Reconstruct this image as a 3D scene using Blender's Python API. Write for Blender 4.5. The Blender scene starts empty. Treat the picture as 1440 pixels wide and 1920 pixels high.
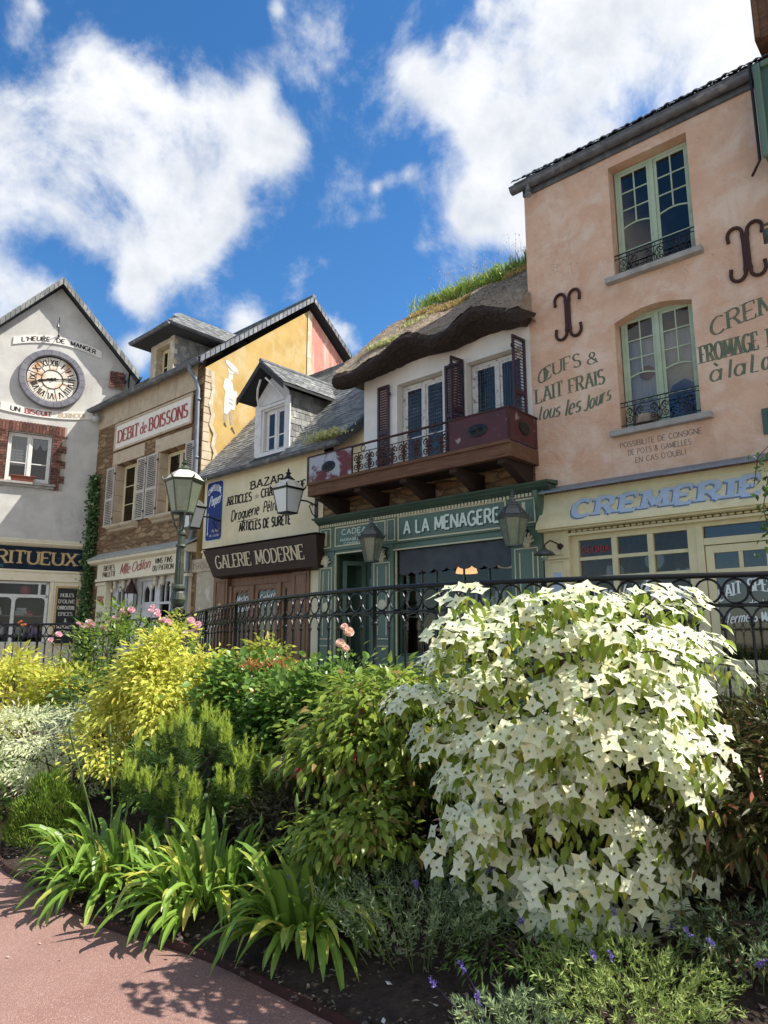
import bpy, math, random
import numpy as np
from mathutils import Matrix, Vector
from mathutils.geometry import tessellate_polygon
random.seed(7); RNG = np.random.default_rng(7)
R = math.radians; PI = math.pi
sc = bpy.context.scene; COL = sc.collection

# ------------------------------------------------------------------ camera
FPX, PITCH, EYE = 1300.0, R(10.5), 1.6
cd = bpy.data.cameras.new("camera"); cam = bpy.data.objects.new("camera", cd); COL.objects.link(cam)
cd.sensor_fit = 'VERTICAL'; cd.sensor_height = 24.0; cd.lens = FPX/1920*24.0
cd.clip_start = 0.05; cd.clip_end = 2000
cam.location = (0, 0, EYE); cam.rotation_euler = (PI/2+PITCH, 0, 0); sc.camera = cam
def ray(u, v):
    a = (u-720)/FPX; b = (960-v)/FPX; c, s = math.cos(PITCH), math.sin(PITCH)
    return Vector((a, c-b*s, s+b*c))

# ------------------------------------------------------------------ sky, sun, exposure
SUN_AZ, SUN_EL = (0.995, -0.05), R(51)
sv = Vector((SUN_AZ[0], SUN_AZ[1], 0)).normalized()*math.cos(SUN_EL); sv.z = math.sin(SUN_EL)
sl = bpy.data.lights.new("sun", 'SUN'); sl.energy = 3.1; sl.angle = R(0.5); sl.color = (1.0, 0.95, 0.87)
so = bpy.data.objects.new("sun", sl); COL.objects.link(so); so.rotation_euler = sv.to_track_quat('Z', 'Y').to_euler(); so.location = (20, 0, 40)
sc.view_settings.view_transform = 'Standard'; sc.view_settings.look = 'None'
sc.view_settings.exposure = 1.52; sc.view_settings.gamma = 1.0; sc.view_settings.use_curve_mapping = False
sc.render.engine = 'CYCLES'
sc.cycles.max_bounces = 8; sc.cycles.transparent_max_bounces = 12; sc.cycles.sample_clamp_indirect = 6.0

w = bpy.data.worlds.new("World"); sc.world = w; w.use_nodes = True
T = w.node_tree; T.nodes.clear()
def nd(t, typ, **kw):
    n = t.nodes.new(typ)
    for k, v in kw.items():
        if k.startswith('i_'):
            key = k[2:]; key = int(key) if key.isdigit() else key.replace('_', ' ')
            if isinstance(v, bpy.types.NodeSocket): t.links.new(v, n.inputs[key])
            else: n.inputs[key].default_value = v
        else: setattr(n, k, v)
    return n
def mth(t, op, a, b=0.0, c=0.0, clamp=False):
    n = nd(t, 'ShaderNodeMath', operation=op, use_clamp=clamp)
    for i, x in enumerate((a, b, c)):
        if isinstance(x, bpy.types.NodeSocket): t.links.new(x, n.inputs[i])
        else: n.inputs[i].default_value = x
    return n.outputs[0]
def mixc(t, f, a, b, blend='MIX'):
    n = nd(t, 'ShaderNodeMix', data_type='RGBA', blend_type=blend)
    for i, x in ((0, f), (6, a), (7, b)):
        if isinstance(x, bpy.types.NodeSocket): t.links.new(x, n.inputs[i])
        else: n.inputs[i].default_value = x if i == 0 or len(x) == 4 else (*x, 1)
    return n.outputs[2]
def mrange(t, v, a, b, c=0.0, d=1.0, smooth=False):
    n = nd(t, 'ShaderNodeMapRange', i_1=a, i_2=b, i_3=c, i_4=d)
    if smooth: n.interpolation_type = 'SMOOTHSTEP'
    t.links.new(v, n.inputs[0]); return n.outputs[0]

out = nd(T, 'ShaderNodeOutputWorld'); bg = nd(T, 'ShaderNodeBackground'); bg.inputs[1].default_value = 0.13
sky = nd(T, 'ShaderNodeTexSky', sky_type='NISHITA', sun_disc=False, sun_elevation=SUN_EL, sun_rotation=math.atan2(sv.x, sv.y),
         air_density=1.0, dust_density=0.25, ozone_density=3.2, altitude=300)
hs = nd(T, 'ShaderNodeHueSaturation', i_Saturation=1.26, i_Value=0.52, i_Color=sky.outputs[0])
tc = nd(T, 'ShaderNodeTexCoord')
dirv = tc.outputs['Generated']
BLOBS = [(180,140,55),(225,210,105),(320,300,125),(420,250,80),(490,180,42),(520,270,62),(385,400,90),(140,300,95),(60,250,80),(310,450,105),(190,430,90),
 (0,330,75),(0,560,75),(90,590,80),(250,560,50),(-100,300,140),(-150,520,130),
 (770,130,42),(850,180,85),(960,130,110),(1070,80,140),(960,290,95),(890,400,60),(1010,420,80),(1200,60,180),(1330,60,180),(1480,150,240),(1230,300,220),
 (765,322,24),(735,338,22),(705,352,16),(855,75,24),(620,625,50),(665,650,34),(455,600,50),(255,655,46),(40,65,34),(520,18,18),(905,12,18),(60,10,24)]
acc = None
for (u, v, r) in BLOBS:
    d = ray(u, v).normalized(); rr = r/FPX*0.75
    vm = nd(T, 'ShaderNodeVectorMath', operation='DOT_PRODUCT'); T.links.new(dirv, vm.inputs[0]); vm.inputs[1].default_value = d
    k = 2.0/rr**2
    e = mth(T, 'EXPONENT', mth(T, 'MULTIPLY_ADD', vm.outputs['Value'], k, -k))
    if r < 45: e = mth(T, 'MULTIPLY', e, .62)
    acc = e if acc is None else mth(T, 'ADD', acc, e)
for (dx, dy, dz, rr) in ((-.05,-.95,.5,.42),(.5,-.8,.5,.45),(.95,-.4,.35,.4),(.2,-.6,1.0,.45),(.1,-.9,.15,.45),(-.2,-.3,1.0,.35),(-.86,-.40,.50,.10),(-.92,-.36,.30,.09),(-.80,-.52,.40,.07)):   # unseen clouds added behind the camera for neutral facade fill and window reflections
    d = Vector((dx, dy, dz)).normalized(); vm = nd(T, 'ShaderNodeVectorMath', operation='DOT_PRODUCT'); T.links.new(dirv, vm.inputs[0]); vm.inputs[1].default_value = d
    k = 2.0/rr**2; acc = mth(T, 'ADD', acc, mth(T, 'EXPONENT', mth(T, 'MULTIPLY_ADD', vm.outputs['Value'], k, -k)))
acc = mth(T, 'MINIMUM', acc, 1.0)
nz = nd(T, 'ShaderNodeTexNoise', i_Scale=6.0, i_Detail=14.0, i_Roughness=0.62, i_Distortion=0.2); T.links.new(dirv, nz.inputs['Vector'])
nz2 = nd(T, 'ShaderNodeTexNoise', i_Scale=2.6, i_Detail=4.0, i_Roughness=0.55, i_Distortion=0.2); T.links.new(dirv, nz2.inputs['Vector'])
nz3 = nd(T, 'ShaderNodeTexNoise', i_Scale=17.0, i_Detail=8.0, i_Roughness=0.6, i_Distortion=0.2); T.links.new(dirv, nz3.inputs['Vector'])
nsum = mth(T, 'ADD', mth(T, 'MULTIPLY_ADD', nz.outputs[0], 3.0, -1.50), mth(T, 'MULTIPLY_ADD', nz3.outputs[0], 0.9, -0.45))
dens = mth(T, 'ADD', acc, nsum)
mask = mrange(T, dens, 0.18, 1.08, smooth=True)
shade = mrange(T, mth(T, 'ADD', mth(T, 'MULTIPLY', nz2.outputs[0], 0.7), mth(T, 'MULTIPLY', nz3.outputs[0], 0.5)), 0.48, 0.76)
ccol = mixc(T, shade, (3.05, 3.06, 3.08), (1.9, 2.02, 2.22))
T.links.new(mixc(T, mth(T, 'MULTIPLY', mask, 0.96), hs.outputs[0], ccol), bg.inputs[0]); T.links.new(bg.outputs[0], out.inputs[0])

# ------------------------------------------------------------------ materials
def newmat(name):
    m = bpy.data.materials.new(name); m.use_nodes = True; t = m.node_tree
    return m, t, t.nodes['Principled BSDF'], t.nodes['Material Output']
def objco(t, stretch=(1, 1, 1)):
    c = nd(t, 'ShaderNodeTexCoord'); mp = nd(t, 'ShaderNodeMapping'); t.links.new(c.outputs['Object'], mp.inputs[0])
    mp.inputs['Scale'].default_value = stretch; return mp.outputs[0]
def noise(t, vec, scale, detail=6, rough=0.6, dist=0.0):
    n = nd(t, 'ShaderNodeTexNoise', i_Scale=scale, i_Detail=detail, i_Roughness=rough, i_Distortion=dist); t.links.new(vec, n.inputs['Vector']); return n.outputs[0]
def setbump(t, b, h, strength, dist=0.02):
    bp = nd(t, 'ShaderNodeBump', i_Strength=strength, i_Distance=dist); t.links.new(h, bp.inputs['Height']); t.links.new(bp.outputs[0], b.inputs['Normal'])
def var(name, c1, c2, scale=3, rough=.85, bump=.25, bscale=45, stretch=(1, 1, 1), c3=None, s3=1.2, t3=(.56, .7), metal=0, c4=None, island=0, bdist=.015, st3=None, det=7, sp=.3, streak=None, crack=0):
    m, t, b, o = newmat(name); co = objco(t, stretch)
    col = mixc(t, mrange(t, noise(t, co, scale, det, .62, .3), .36, .64), c1, c2)
    if c3:
        co3 = objco(t, st3) if st3 else co
        col = mixc(t, mrange(t, noise(t, co3, s3, 8, .65, .4), *t3), col, c3)
    if c4: col = mixc(t, mrange(t, noise(t, co, scale*9, 3, .7), .62, .75), col, c4)
    if streak: col = mixc(t, mth(t, 'MULTIPLY', mrange(t, noise(t, objco(t, (3.2, 3.2, .22)), 2.2, 8, .7), .58, .78), .55), col, streak)
    if crack:
        vc = nd(t, 'ShaderNodeTexVoronoi', feature='DISTANCE_TO_EDGE', i_Scale=1.7); nn = nd(t, 'ShaderNodeTexNoise', i_Scale=5.0, i_Detail=5.0); t.links.new(co, nn.inputs['Vector']); va = nd(t, 'ShaderNodeVectorMath', operation='MULTIPLY_ADD'); t.links.new(nn.outputs['Color'], va.inputs[0]); va.inputs[1].default_value = (.4, .4, .4); t.links.new(co, va.inputs[2]); t.links.new(va.outputs[0], vc.inputs['Vector'])
        ck = mth(t, 'MULTIPLY', mrange(t, vc.outputs['Distance'], .012, .0), mrange(t, noise(t, co, 1.3, 3), .52, .62)); col = mixc(t, mth(t, 'MULTIPLY', ck, .6), col, (.25, .16, .11))
    if island:
        g = nd(t, 'ShaderNodeNewGeometry')
        h = nd(t, 'ShaderNodeHueSaturation', i_Color=col); t.links.new(mrange(t, g.outputs['Random Per Island'], 0, 1, 1-island, 1+island), h.inputs['Value']); col = h.outputs[0]
    t.links.new(col, b.inputs['Base Color']); b.inputs['Roughness'].default_value = rough; b.inputs['Metallic'].default_value = metal
    b.inputs['Specular IOR Level'].default_value = sp
    if bump: setbump(t, b, noise(t, co, bscale, 8, .7), bump, bdist)
    return m
def leafm(name, c1, c2, c3=None, trans=.35, rough=.45, tcol=None):
    m, t, b, o = newmat(name)
    g = nd(t, 'ShaderNodeNewGeometry'); rnd = g.outputs['Random Per Island']
    col = mixc(t, rnd, c1, c2)
    if c3: col = mixc(t, mrange(t, rnd, .86, .95), col, c3)
    t.links.new(col, b.inputs['Base Color']); b.inputs['Roughness'].default_value = rough; b.inputs['Specular IOR Level'].default_value = .35
    tr = nd(t, 'ShaderNodeBsdfTranslucent')
    if tcol: t.links.new(mixc(t, .5, col, tcol), tr.inputs[0])
    else: t.links.new(col, tr.inputs[0])
    mx = nd(t, 'ShaderNodeMixShader', i_Fac=trans); t.links.new(b.outputs[0], mx.inputs[1]); t.links.new(tr.outputs[0], mx.inputs[2]); t.links.new(mx.outputs[0], o.inputs[0])
    return m
def glassm(name, tint, base, fac, rough=.03, dif=(0.02, .025, .03), difa=0.0):
    # thin sheet: part see-through, part mirror
    m, t, b, o = newmat(name); t.nodes.remove(b)
    tr = nd(t, 'ShaderNodeBsdfTransparent'); tr.inputs[0].default_value = (*tint, 1)
    df = nd(t, 'ShaderNodeBsdfDiffuse'); df.inputs[0].default_value = (*dif, 1)
    m1 = nd(t, 'ShaderNodeMixShader', i_Fac=difa); t.links.new(tr.outputs[0], m1.inputs[1]); t.links.new(df.outputs[0], m1.inputs[2])
    gl = nd(t, 'ShaderNodeBsdfGlossy', i_Roughness=rough); gl.inputs[0].default_value = (*base, 1)
    lw = nd(t, 'ShaderNodeLayerWeight', i_Blend=.35)
    f = mth(t, 'MULTIPLY_ADD', lw.outputs['Fresnel'], .55, fac, clamp=True)
    m2 = nd(t, 'ShaderNodeMixShader'); t.links.new(f, m2.inputs[0]); t.links.new(m1.outputs[0], m2.inputs[1]); t.links.new(gl.outputs[0], m2.inputs[2])
    t.links.new(m2.outputs[0], o.inputs[0]); return m
def rubble(name, c1, c2, c3, mortar, sx=2.3, sz=6.5, bump=.9):
    m, t, b, o = newmat(name)
    c = nd(t, 'ShaderNodeTexCoord'); s = nd(t, 'ShaderNodeSeparateXYZ'); t.links.new(c.outputs['Object'], s.inputs[0])
    cb = nd(t, 'ShaderNodeCombineXYZ'); t.links.new(mth(t, 'MULTIPLY', mth(t, 'ADD', s.outputs[0], s.outputs[1]), sx), cb.inputs[0]); t.links.new(mth(t, 'MULTIPLY', s.outputs[2], sz), cb.inputs[1])
    n = nd(t, 'ShaderNodeTexNoise', i_Scale=1.6, i_Detail=3); t.links.new(cb.outputs[0], n.inputs['Vector'])
    va = nd(t, 'ShaderNodeVectorMath', operation='MULTIPLY_ADD'); t.links.new(n.outputs['Color'], va.inputs[0]); va.inputs[1].default_value = (.45, .45, 0); t.links.new(cb.outputs[0], va.inputs[2])
    v1 = nd(t, 'ShaderNodeTexVoronoi', voronoi_dimensions='2D', i_Scale=1.0, i_Randomness=.85); t.links.new(va.outputs[0], v1.inputs['Vector'])
    v2 = nd(t, 'ShaderNodeTexVoronoi', voronoi_dimensions='2D', feature='DISTANCE_TO_EDGE', i_Scale=1.0, i_Randomness=.85); t.links.new(va.outputs[0], v2.inputs['Vector'])
    sp = nd(t, 'ShaderNodeSeparateColor'); t.links.new(v1.outputs['Color'], sp.inputs[0])
    col = mixc(t, sp.outputs[0], c1, c2); col = mixc(t, mrange(t, sp.outputs[1], .7, .8), col, c3)
    fine = noise(t, objco(t), 22, 6, .7); col = mixc(t, mth(t, 'MULTIPLY', mrange(t, fine, .4, .7), .45), col, tuple(x*.45 for x in c1))
    e = mrange(t, v2.outputs['Distance'], .02, .09)
    t.links.new(mixc(t, e, mortar, col), b.inputs['Base Color']); b.inputs['Roughness'].default_value = .9; b.inputs['Specular IOR Level'].default_value = .2
    setbump(t, b, mth(t, 'ADD', mrange(t, v2.outputs['Distance'], 0, .22), mth(t, 'MULTIPLY', fine, .5)), bump, .05); return m
def flat(name, c, rough=.6, metal=0, spec=.4, emit=0):
    m, t, b, o = newmat(name); b.inputs['Base Color'].default_value = (*c, 1); b.inputs['Roughness'].default_value = rough; b.inputs['Metallic'].default_value = metal
    b.inputs['Specular IOR Level'].default_value = spec
    if emit: b.inputs['Emission Color'].default_value = (*c, 1); b.inputs['Emission Strength'].default_value = emit
    return m

def worn(name, c1, c2, lo=.52, hi=.62, scale=14):
    # brushed paint, worn through so that the wall shows
    m, t, b, o = newmat(name); co = objco(t); t.links.new(mixc(t, mrange(t, noise(t, co, 7, 5), .4, .6), c1, c2), b.inputs['Base Color']); b.inputs['Roughness'].default_value = .9; b.inputs['Specular IOR Level'].default_value = .1
    tr = nd(t, 'ShaderNodeBsdfTransparent'); mx = nd(t, 'ShaderNodeMixShader'); t.links.new(mrange(t, noise(t, co, scale, 10, .75), lo, hi), mx.inputs[0]); t.links.new(b.outputs[0], mx.inputs[1]); t.links.new(tr.outputs[0], mx.inputs[2]); t.links.new(mx.outputs[0], o.inputs[0]); return m
M = {}
M['pink'] = var('pink limewash', (.68, .455, .315), (.60, .375, .25), 2.2, .9, 1.0, 6, c3=(.71, .545, .42), s3=1.7, t3=(.46, .64), c4=(.55, .39, .28), bdist=.04, det=12, streak=(.46, .31, .21), crack=1)
M['grey'] = var('grey render', (.56, .55, .51), (.44, .43, .405), 1.3, .9, .3, 18, c3=(.31, .30, .28), s3=1.6, t3=(.6, .78), st3=(1.4, 1.4, .35), c4=(.60, .59, .54), streak=(.32, .31, .28), crack=1)
M['cream'] = var('cream render', (.80, .71, .48), (.72, .62, .39), 1.4, .9, .25, 25, c3=(.56, .47, .30), s3=1.1, t3=(.62, .8), st3=(1.6, 1.6, .4), streak=(.52, .44, .29))
M['yellow'] = var('yellow render', (.52, .36, .13), (.43, .28, .09), 1.6, .9, .35, 20, c3=(.52, .41, .22), s3=1.6, t3=(.48, .66), st3=(1, 1, .6), streak=(.33, .25, .12))
M['rosewall'] = var('rose limewash', (.58, .26, .20), (.50, .20, .16), 2, .9, .3, 20, c3=(.62, .42, .34), s3=1.6, t3=(.52, .66), st3=(3, 3, .25))
M['white'] = var('white limewash', (.76, .74, .69), (.65, .63, .58), 1.5, .9, .3, 14, c3=(.52, .48, .42), s3=1.3, t3=(.62, .8), streak=(.50, .47, .42))
M['oldplaster'] = var('old plaster', (.55, .47, .34), (.40, .33, .22), 2.2, .9, .5, 14, c3=(.62, .57, .46), s3=2.2, t3=(.52, .6))
M['rubble'] = rubble('brown rubble stone', (.20, .115, .06), (.31, .19, .10), (.40, .27, .15), (.17, .125, .085))
M['ashlar'] = var('dressed limestone', (.56, .46, .33), (.45, .36, .25), 3, .85, .35, 30, c3=(.33, .27, .19), s3=2.4, t3=(.56, .74))
M['brick'] = var('red brick', (.17, .065, .045), (.10, .045, .036), 8, .9, .5, 40, c3=(.25, .15, .11), s3=5, t3=(.56, .68), island=.5)
M['mortar'] = var('pale mortar', (.42, .38, .32), (.32, .29, .25), 12, .95, .5, 60)
M['slate'] = var('slate', (.23, .235, .225), (.15, .155, .155), 5, .5, .3, 40, c3=(.34, .34, .29), s3=4, t3=(.52, .68), island=.32, sp=.5)
M['slatebase'] = flat('slate underlay', (.04, .042, .045), .9)
M['zinc'] = var('weathered zinc', (.15, .16, .17), (.085, .09, .10), 5, .5, .15, 30, c3=(.26, .26, .25), s3=3.5, t3=(.55, .68), metal=.25, sp=.5)
M['paleledge'] = var('pale zinc ledge', (.40, .41, .38), (.30, .31, .29), 5, .6, .15, 40)
M['lead'] = var('grey lead sheet', (.21, .235, .27), (.15, .17, .20), 5, .5, .15, 40, metal=.2)
M['iron'] = flat('black iron', (.012, .012, .014), .38, .3, .5)
M['fenceiron'] = var('black enamelled iron', (.007, .008, .010), (.013, .013, .016), 9, .38, .1, 60, sp=.3)
M['rust'] = var('rusty brown iron', (.055, .02, .016), (.035, .014, .012), 9, .6, .2, 50)
M['darkwood'] = var('dark oak', (.085, .042, .022), (.05, .025, .014), 3, .6, .25, 30, stretch=(1, 8, 8), c3=(.12, .062, .033), s3=3)
M['shopwood'] = var('varnished brown wood', (.27, .135, .068), (.17, .085, .042), 3, .45, .2, 30, stretch=(8, 8, 1), sp=.4)
M['signwood'] = var('dark brown sign wood', (.045, .024, .016), (.03, .017, .012), 3, .55, .15, 30, stretch=(1, 8, 8))
M['beamwood'] = var('oak beam', (.17, .085, .045), (.10, .05, .027), 2.2, .75, .45, 20, stretch=(1, 7, 9), c3=(.06, .03, .018), s3=2.5, t3=(.6, .68))
M['underwood'] = var('dark timber', (.05, .028, .02), (.03, .018, .014), 3, .85, .3, 20)  # darker brown for the balcony deck and brackets
M['thatch'] = var('old thatch', (.48, .39, .29), (.32, .25, .185), 7, .95, .8, 55, c3=(.34, .26, .18), s3=3, t3=(.5, .68), bdist=.08)
M['straw'] = leafm('straw', (.34, .27, .19), (.60, .50, .37), (.16, .12, .09), .2, .8)
M['dkthatch'] = var('shade darkened thatch butts', (.085, .06, .044), (.03, .02, .016), 22, .95, 1.0, 70, bdist=.05)  # eave shade put into the colour: darker than the sunlit slope
M['greenpaint'] = var('shop green paint', (.095, .155, .105), (.08, .13, .09), 3, .45, .08, 50, sp=.5)
M['dgreen'] = var('deep green paint', (.05, .09, .06), (.04, .072, .05), 3, .45, .08, 50, sp=.5)
M['palegreen'] = var('pale green paint', (.40, .48, .345), (.33, .40, .28), 4, .5, .1, 50, c3=(.27, .33, .23), s3=5, t3=(.6, .72))
M['ivorytrim'] = var('ivory trim paint', (.62, .57, .38), (.53, .48, .31), 5, .5, .1, 50)
M['creampaint'] = var('cream shop paint', (.70, .62, .38), (.61, .53, .31), 3, .5, .15, 40, c3=(.46, .38, .22), s3=2, t3=(.60, .76))
M['wherevercream'] = var('pale cream paint', (.80, .72, .54), (.72, .63, .45), 3, .5, .12, 40, c3=(.56, .47, .33), s3=2.2, t3=(.62, .78))
M['whitepaint'] = var('white paint', (.72, .71, .68), (.60, .59, .56), 5, .5, .12, 40, c3=(.36, .33, .29), s3=6, t3=(.64, .72))
M['flaky'] = var('flaking white paint', (.66, .65, .62), (.55, .54, .5), 8, .65, .35, 40, c3=(.23, .18, .14), s3=14, t3=(.56, .62))
M['greyshut'] = var('grey white shutter paint', (.56, .52, .45), (.46, .43, .37), 4, .65, .2, 40, c3=(.26, .23, .2), s3=8, t3=(.6, .7))
M['plum'] = var('plum paint', (.05, .018, .028), (.035, .014, .022), 3, .5, .1, 40, sp=.5)
M['maroon'] = var('worn maroon paint', (.085, .026, .027), (.064, .022, .023), 3, .5, .2, 40, c3=(.27, .22, .21), s3=3.5, t3=(.61, .68))
M['fadedmaroon'] = var('maroon worn to grey', (.14, .03, .034), (.10, .024, .026), 3, .55, .25, 40, c3=(.34, .36, .39), s3=1.7, t3=(.47, .54))
M['blueprint'] = var('blue letters', (.43, .51, .60), (.36, .44, .54), 6, .6, .1, 50)
M['dkblue'] = flat('dark blue letter shade', (.15, .20, .29), .6)
M['greenletter'] = worn('faded green paint letters', (.10, .135, .095), (.17, .18, .12), .54, .66)
M['blackletter'] = worn('black lettering', (.03, .026, .024), (.055, .048, .042), .62, .74, 20)
M['greyletter'] = worn('worn grey lettering', (.16, .13, .11), (.22, .18, .15), .56, .66, 20)
M['redletter'] = flat('red lettering', (.32, .035, .04), .6)
M['goldletter'] = var('gold lettering', (.55, .38, .16), (.42, .28, .10), 10, .45, .1, 50, sp=.6)
M['whiteletter'] = flat('white lettering', (.78, .78, .74), .6)
M['mintletter'] = flat('pale mint lettering', (.66, .76, .64), .6)
M['ivoryletter'] = flat('ivory lettering', (.66, .54, .36), .6)
M['enamelblue'] = flat('blue enamel', (.010, .035, .19), .45, 0, .2)
M['signwhite'] = var('off white sign paint', (.80, .75, .66), (.73, .68, .58), 4, .6, .1, 40, c3=(.60, .52, .42), s3=3, t3=(.62, .78))
M['banner'] = var('white banner paint', (.72, .70, .65), (.66, .63, .58), 5, .6, .1, 40)
M['marble'] = var('dark blue marbled glass', (.004, .008, .022), (.008, .018, .035), 5, .3, 0, 10, c3=(.04, .10, .13), s3=6, t3=(.60, .66), sp=.12)
M['blackboard'] = flat('black board', (.01, .012, .012), .45)
M['dialwhite'] = var('aged enamel dial', (.80, .76, .68), (.72, .66, .55), 3, .35, .05, 40, c3=(.50, .22, .05), s3=1.6, t3=(.50, .66))
M['clockring'] = var('slate clock ring', (.20, .195, .22), (.13, .13, .15), 4, .6, .3, 30)
M['glass'] = glassm('window glass', (.60, .63, .66), (.66, .60, .54), .09)
M['clearglass'] = glassm('shop glass', (.84, .87, .86), (.68, .64, .60), .03)
M['darkglass'] = glassm('dark glass', (.28, .30, .32), (.62, .60, .58), .09)
M['lampglass'] = glassm('greenish lamp glass', (.62, .68, .52), (.9, .95, .9), .08, .12, (.32, .36, .25), .45)
M['milkglass'] = glassm('white lamp glass', (.8, .8, .78), (.95, .95, .95), .05, .2, (.78, .79, .78), .78)
M['lampgreen'] = var('green grey lamp paint', (.055, .072, .045), (.035, .048, .03), 6, .45, .15, 40, c3=(.13, .15, .11), s3=5, sp=.5)
M['lampcap'] = var('pale metal lamp cap', (.72, .69, .58), (.56, .53, .44), 6, .5, .15, 40, c3=(.36, .33, .26), s3=6, t3=(.58, .7), sp=.4)
M['darkcap'] = var('dark metal lamp cap', (.11, .12, .115), (.07, .075, .075), 6, .4, .15, 40, metal=.3, sp=.5)
M['curtain'] = var('white curtain', (.62, .62, .60), (.50, .50, .49), 6, .9, .2, 12, stretch=(6, 1, .4))
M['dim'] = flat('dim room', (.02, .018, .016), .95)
M['blind'] = var('blue grey blind', (.085, .092, .10), (.06, .066, .074), 3, .9, .2, 30)
M['lampshade'] = flat('lit lamp shade', (1.0, .50, .22), .6, 0, .2, .5)
M['paleshade'] = flat('cream lamp shade', (.62, .52, .38), .7, 0, .2, .08)
M['boxwhite'] = flat('white carton', (.45, .47, .46), .7)
M['purple'] = flat('purple packets', (.20, .13, .36), .5); M['crimson'] = flat('red tin', (.42, .03, .05), .4); M['jarglass'] = flat('pale jar', (.35, .37, .38), .2, 0, .6)
M['path'] = None
M['stonewall'] = var('grey coping stone', (.38, .36, .33), (.28, .265, .24), 5, .9, .5, 30)
M['street'] = var('grey paving', (.30, .285, .26), (.23, .22, .2), 4, .9, .4, 30)
M['soil'] = var('dark mulch soil', (.105, .070, .052), (.052, .035, .027), 18, .95, 1.0, 70, c3=(.11, .085, .065), s3=34, t3=(.62, .68), bdist=.05)
M['terracotta'] = var('terracotta', (.26, .085, .055), (.19, .06, .04), 6, .8, .2, 30)
M['bark'] = var('grey brown bark', (.10, .08, .065), (.055, .042, .034), 9, .9, .8, 40, stretch=(3, 3, 1))
M['twig'] = var('twig', (.075, .055, .035), (.04, .03, .02), 9, .9, .3, 40)
M['greenstem'] = flat('green stem', (.10, .16, .04), .6)
def pathmat():
    m, t, b, o = newmat('pink resin gravel'); co = objco(t)
    col = mixc(t, mrange(t, noise(t, co, 1.3, 6, .6), .35, .65), (.225, .122, .098), (.28, .165, .136))
    v = nd(t, 'ShaderNodeTexVoronoi', i_Scale=210.0); t.links.new(co, v.inputs['Vector'])
    s = nd(t, 'ShaderNodeSeparateColor'); t.links.new(v.outputs['Color'], s.inputs[0])
    col = mixc(t, mth(t, 'MULTIPLY', mrange(t, s.outputs[0], .72, .95), .45), col, (.50, .36, .31)); col = mixc(t, mth(t, 'MULTIPLY', mrange(t, s.outputs[1], .75, .95), .5), col, (.19, .10, .085)); col = mixc(t, mth(t, 'MULTIPLY', mrange(t, noise(t, co, .9, 9, .7, .6), .5, .72), .4), col, (.24, .15, .125))
    t.links.new(col, b.inputs['Base Color']); b.inputs['Roughness'].default_value = .85; b.inputs['Specular IOR Level'].default_value = .3
    setbump(t, b, v.outputs['Distance'], .5, .006); return m
M['path'] = pathmat()

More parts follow.
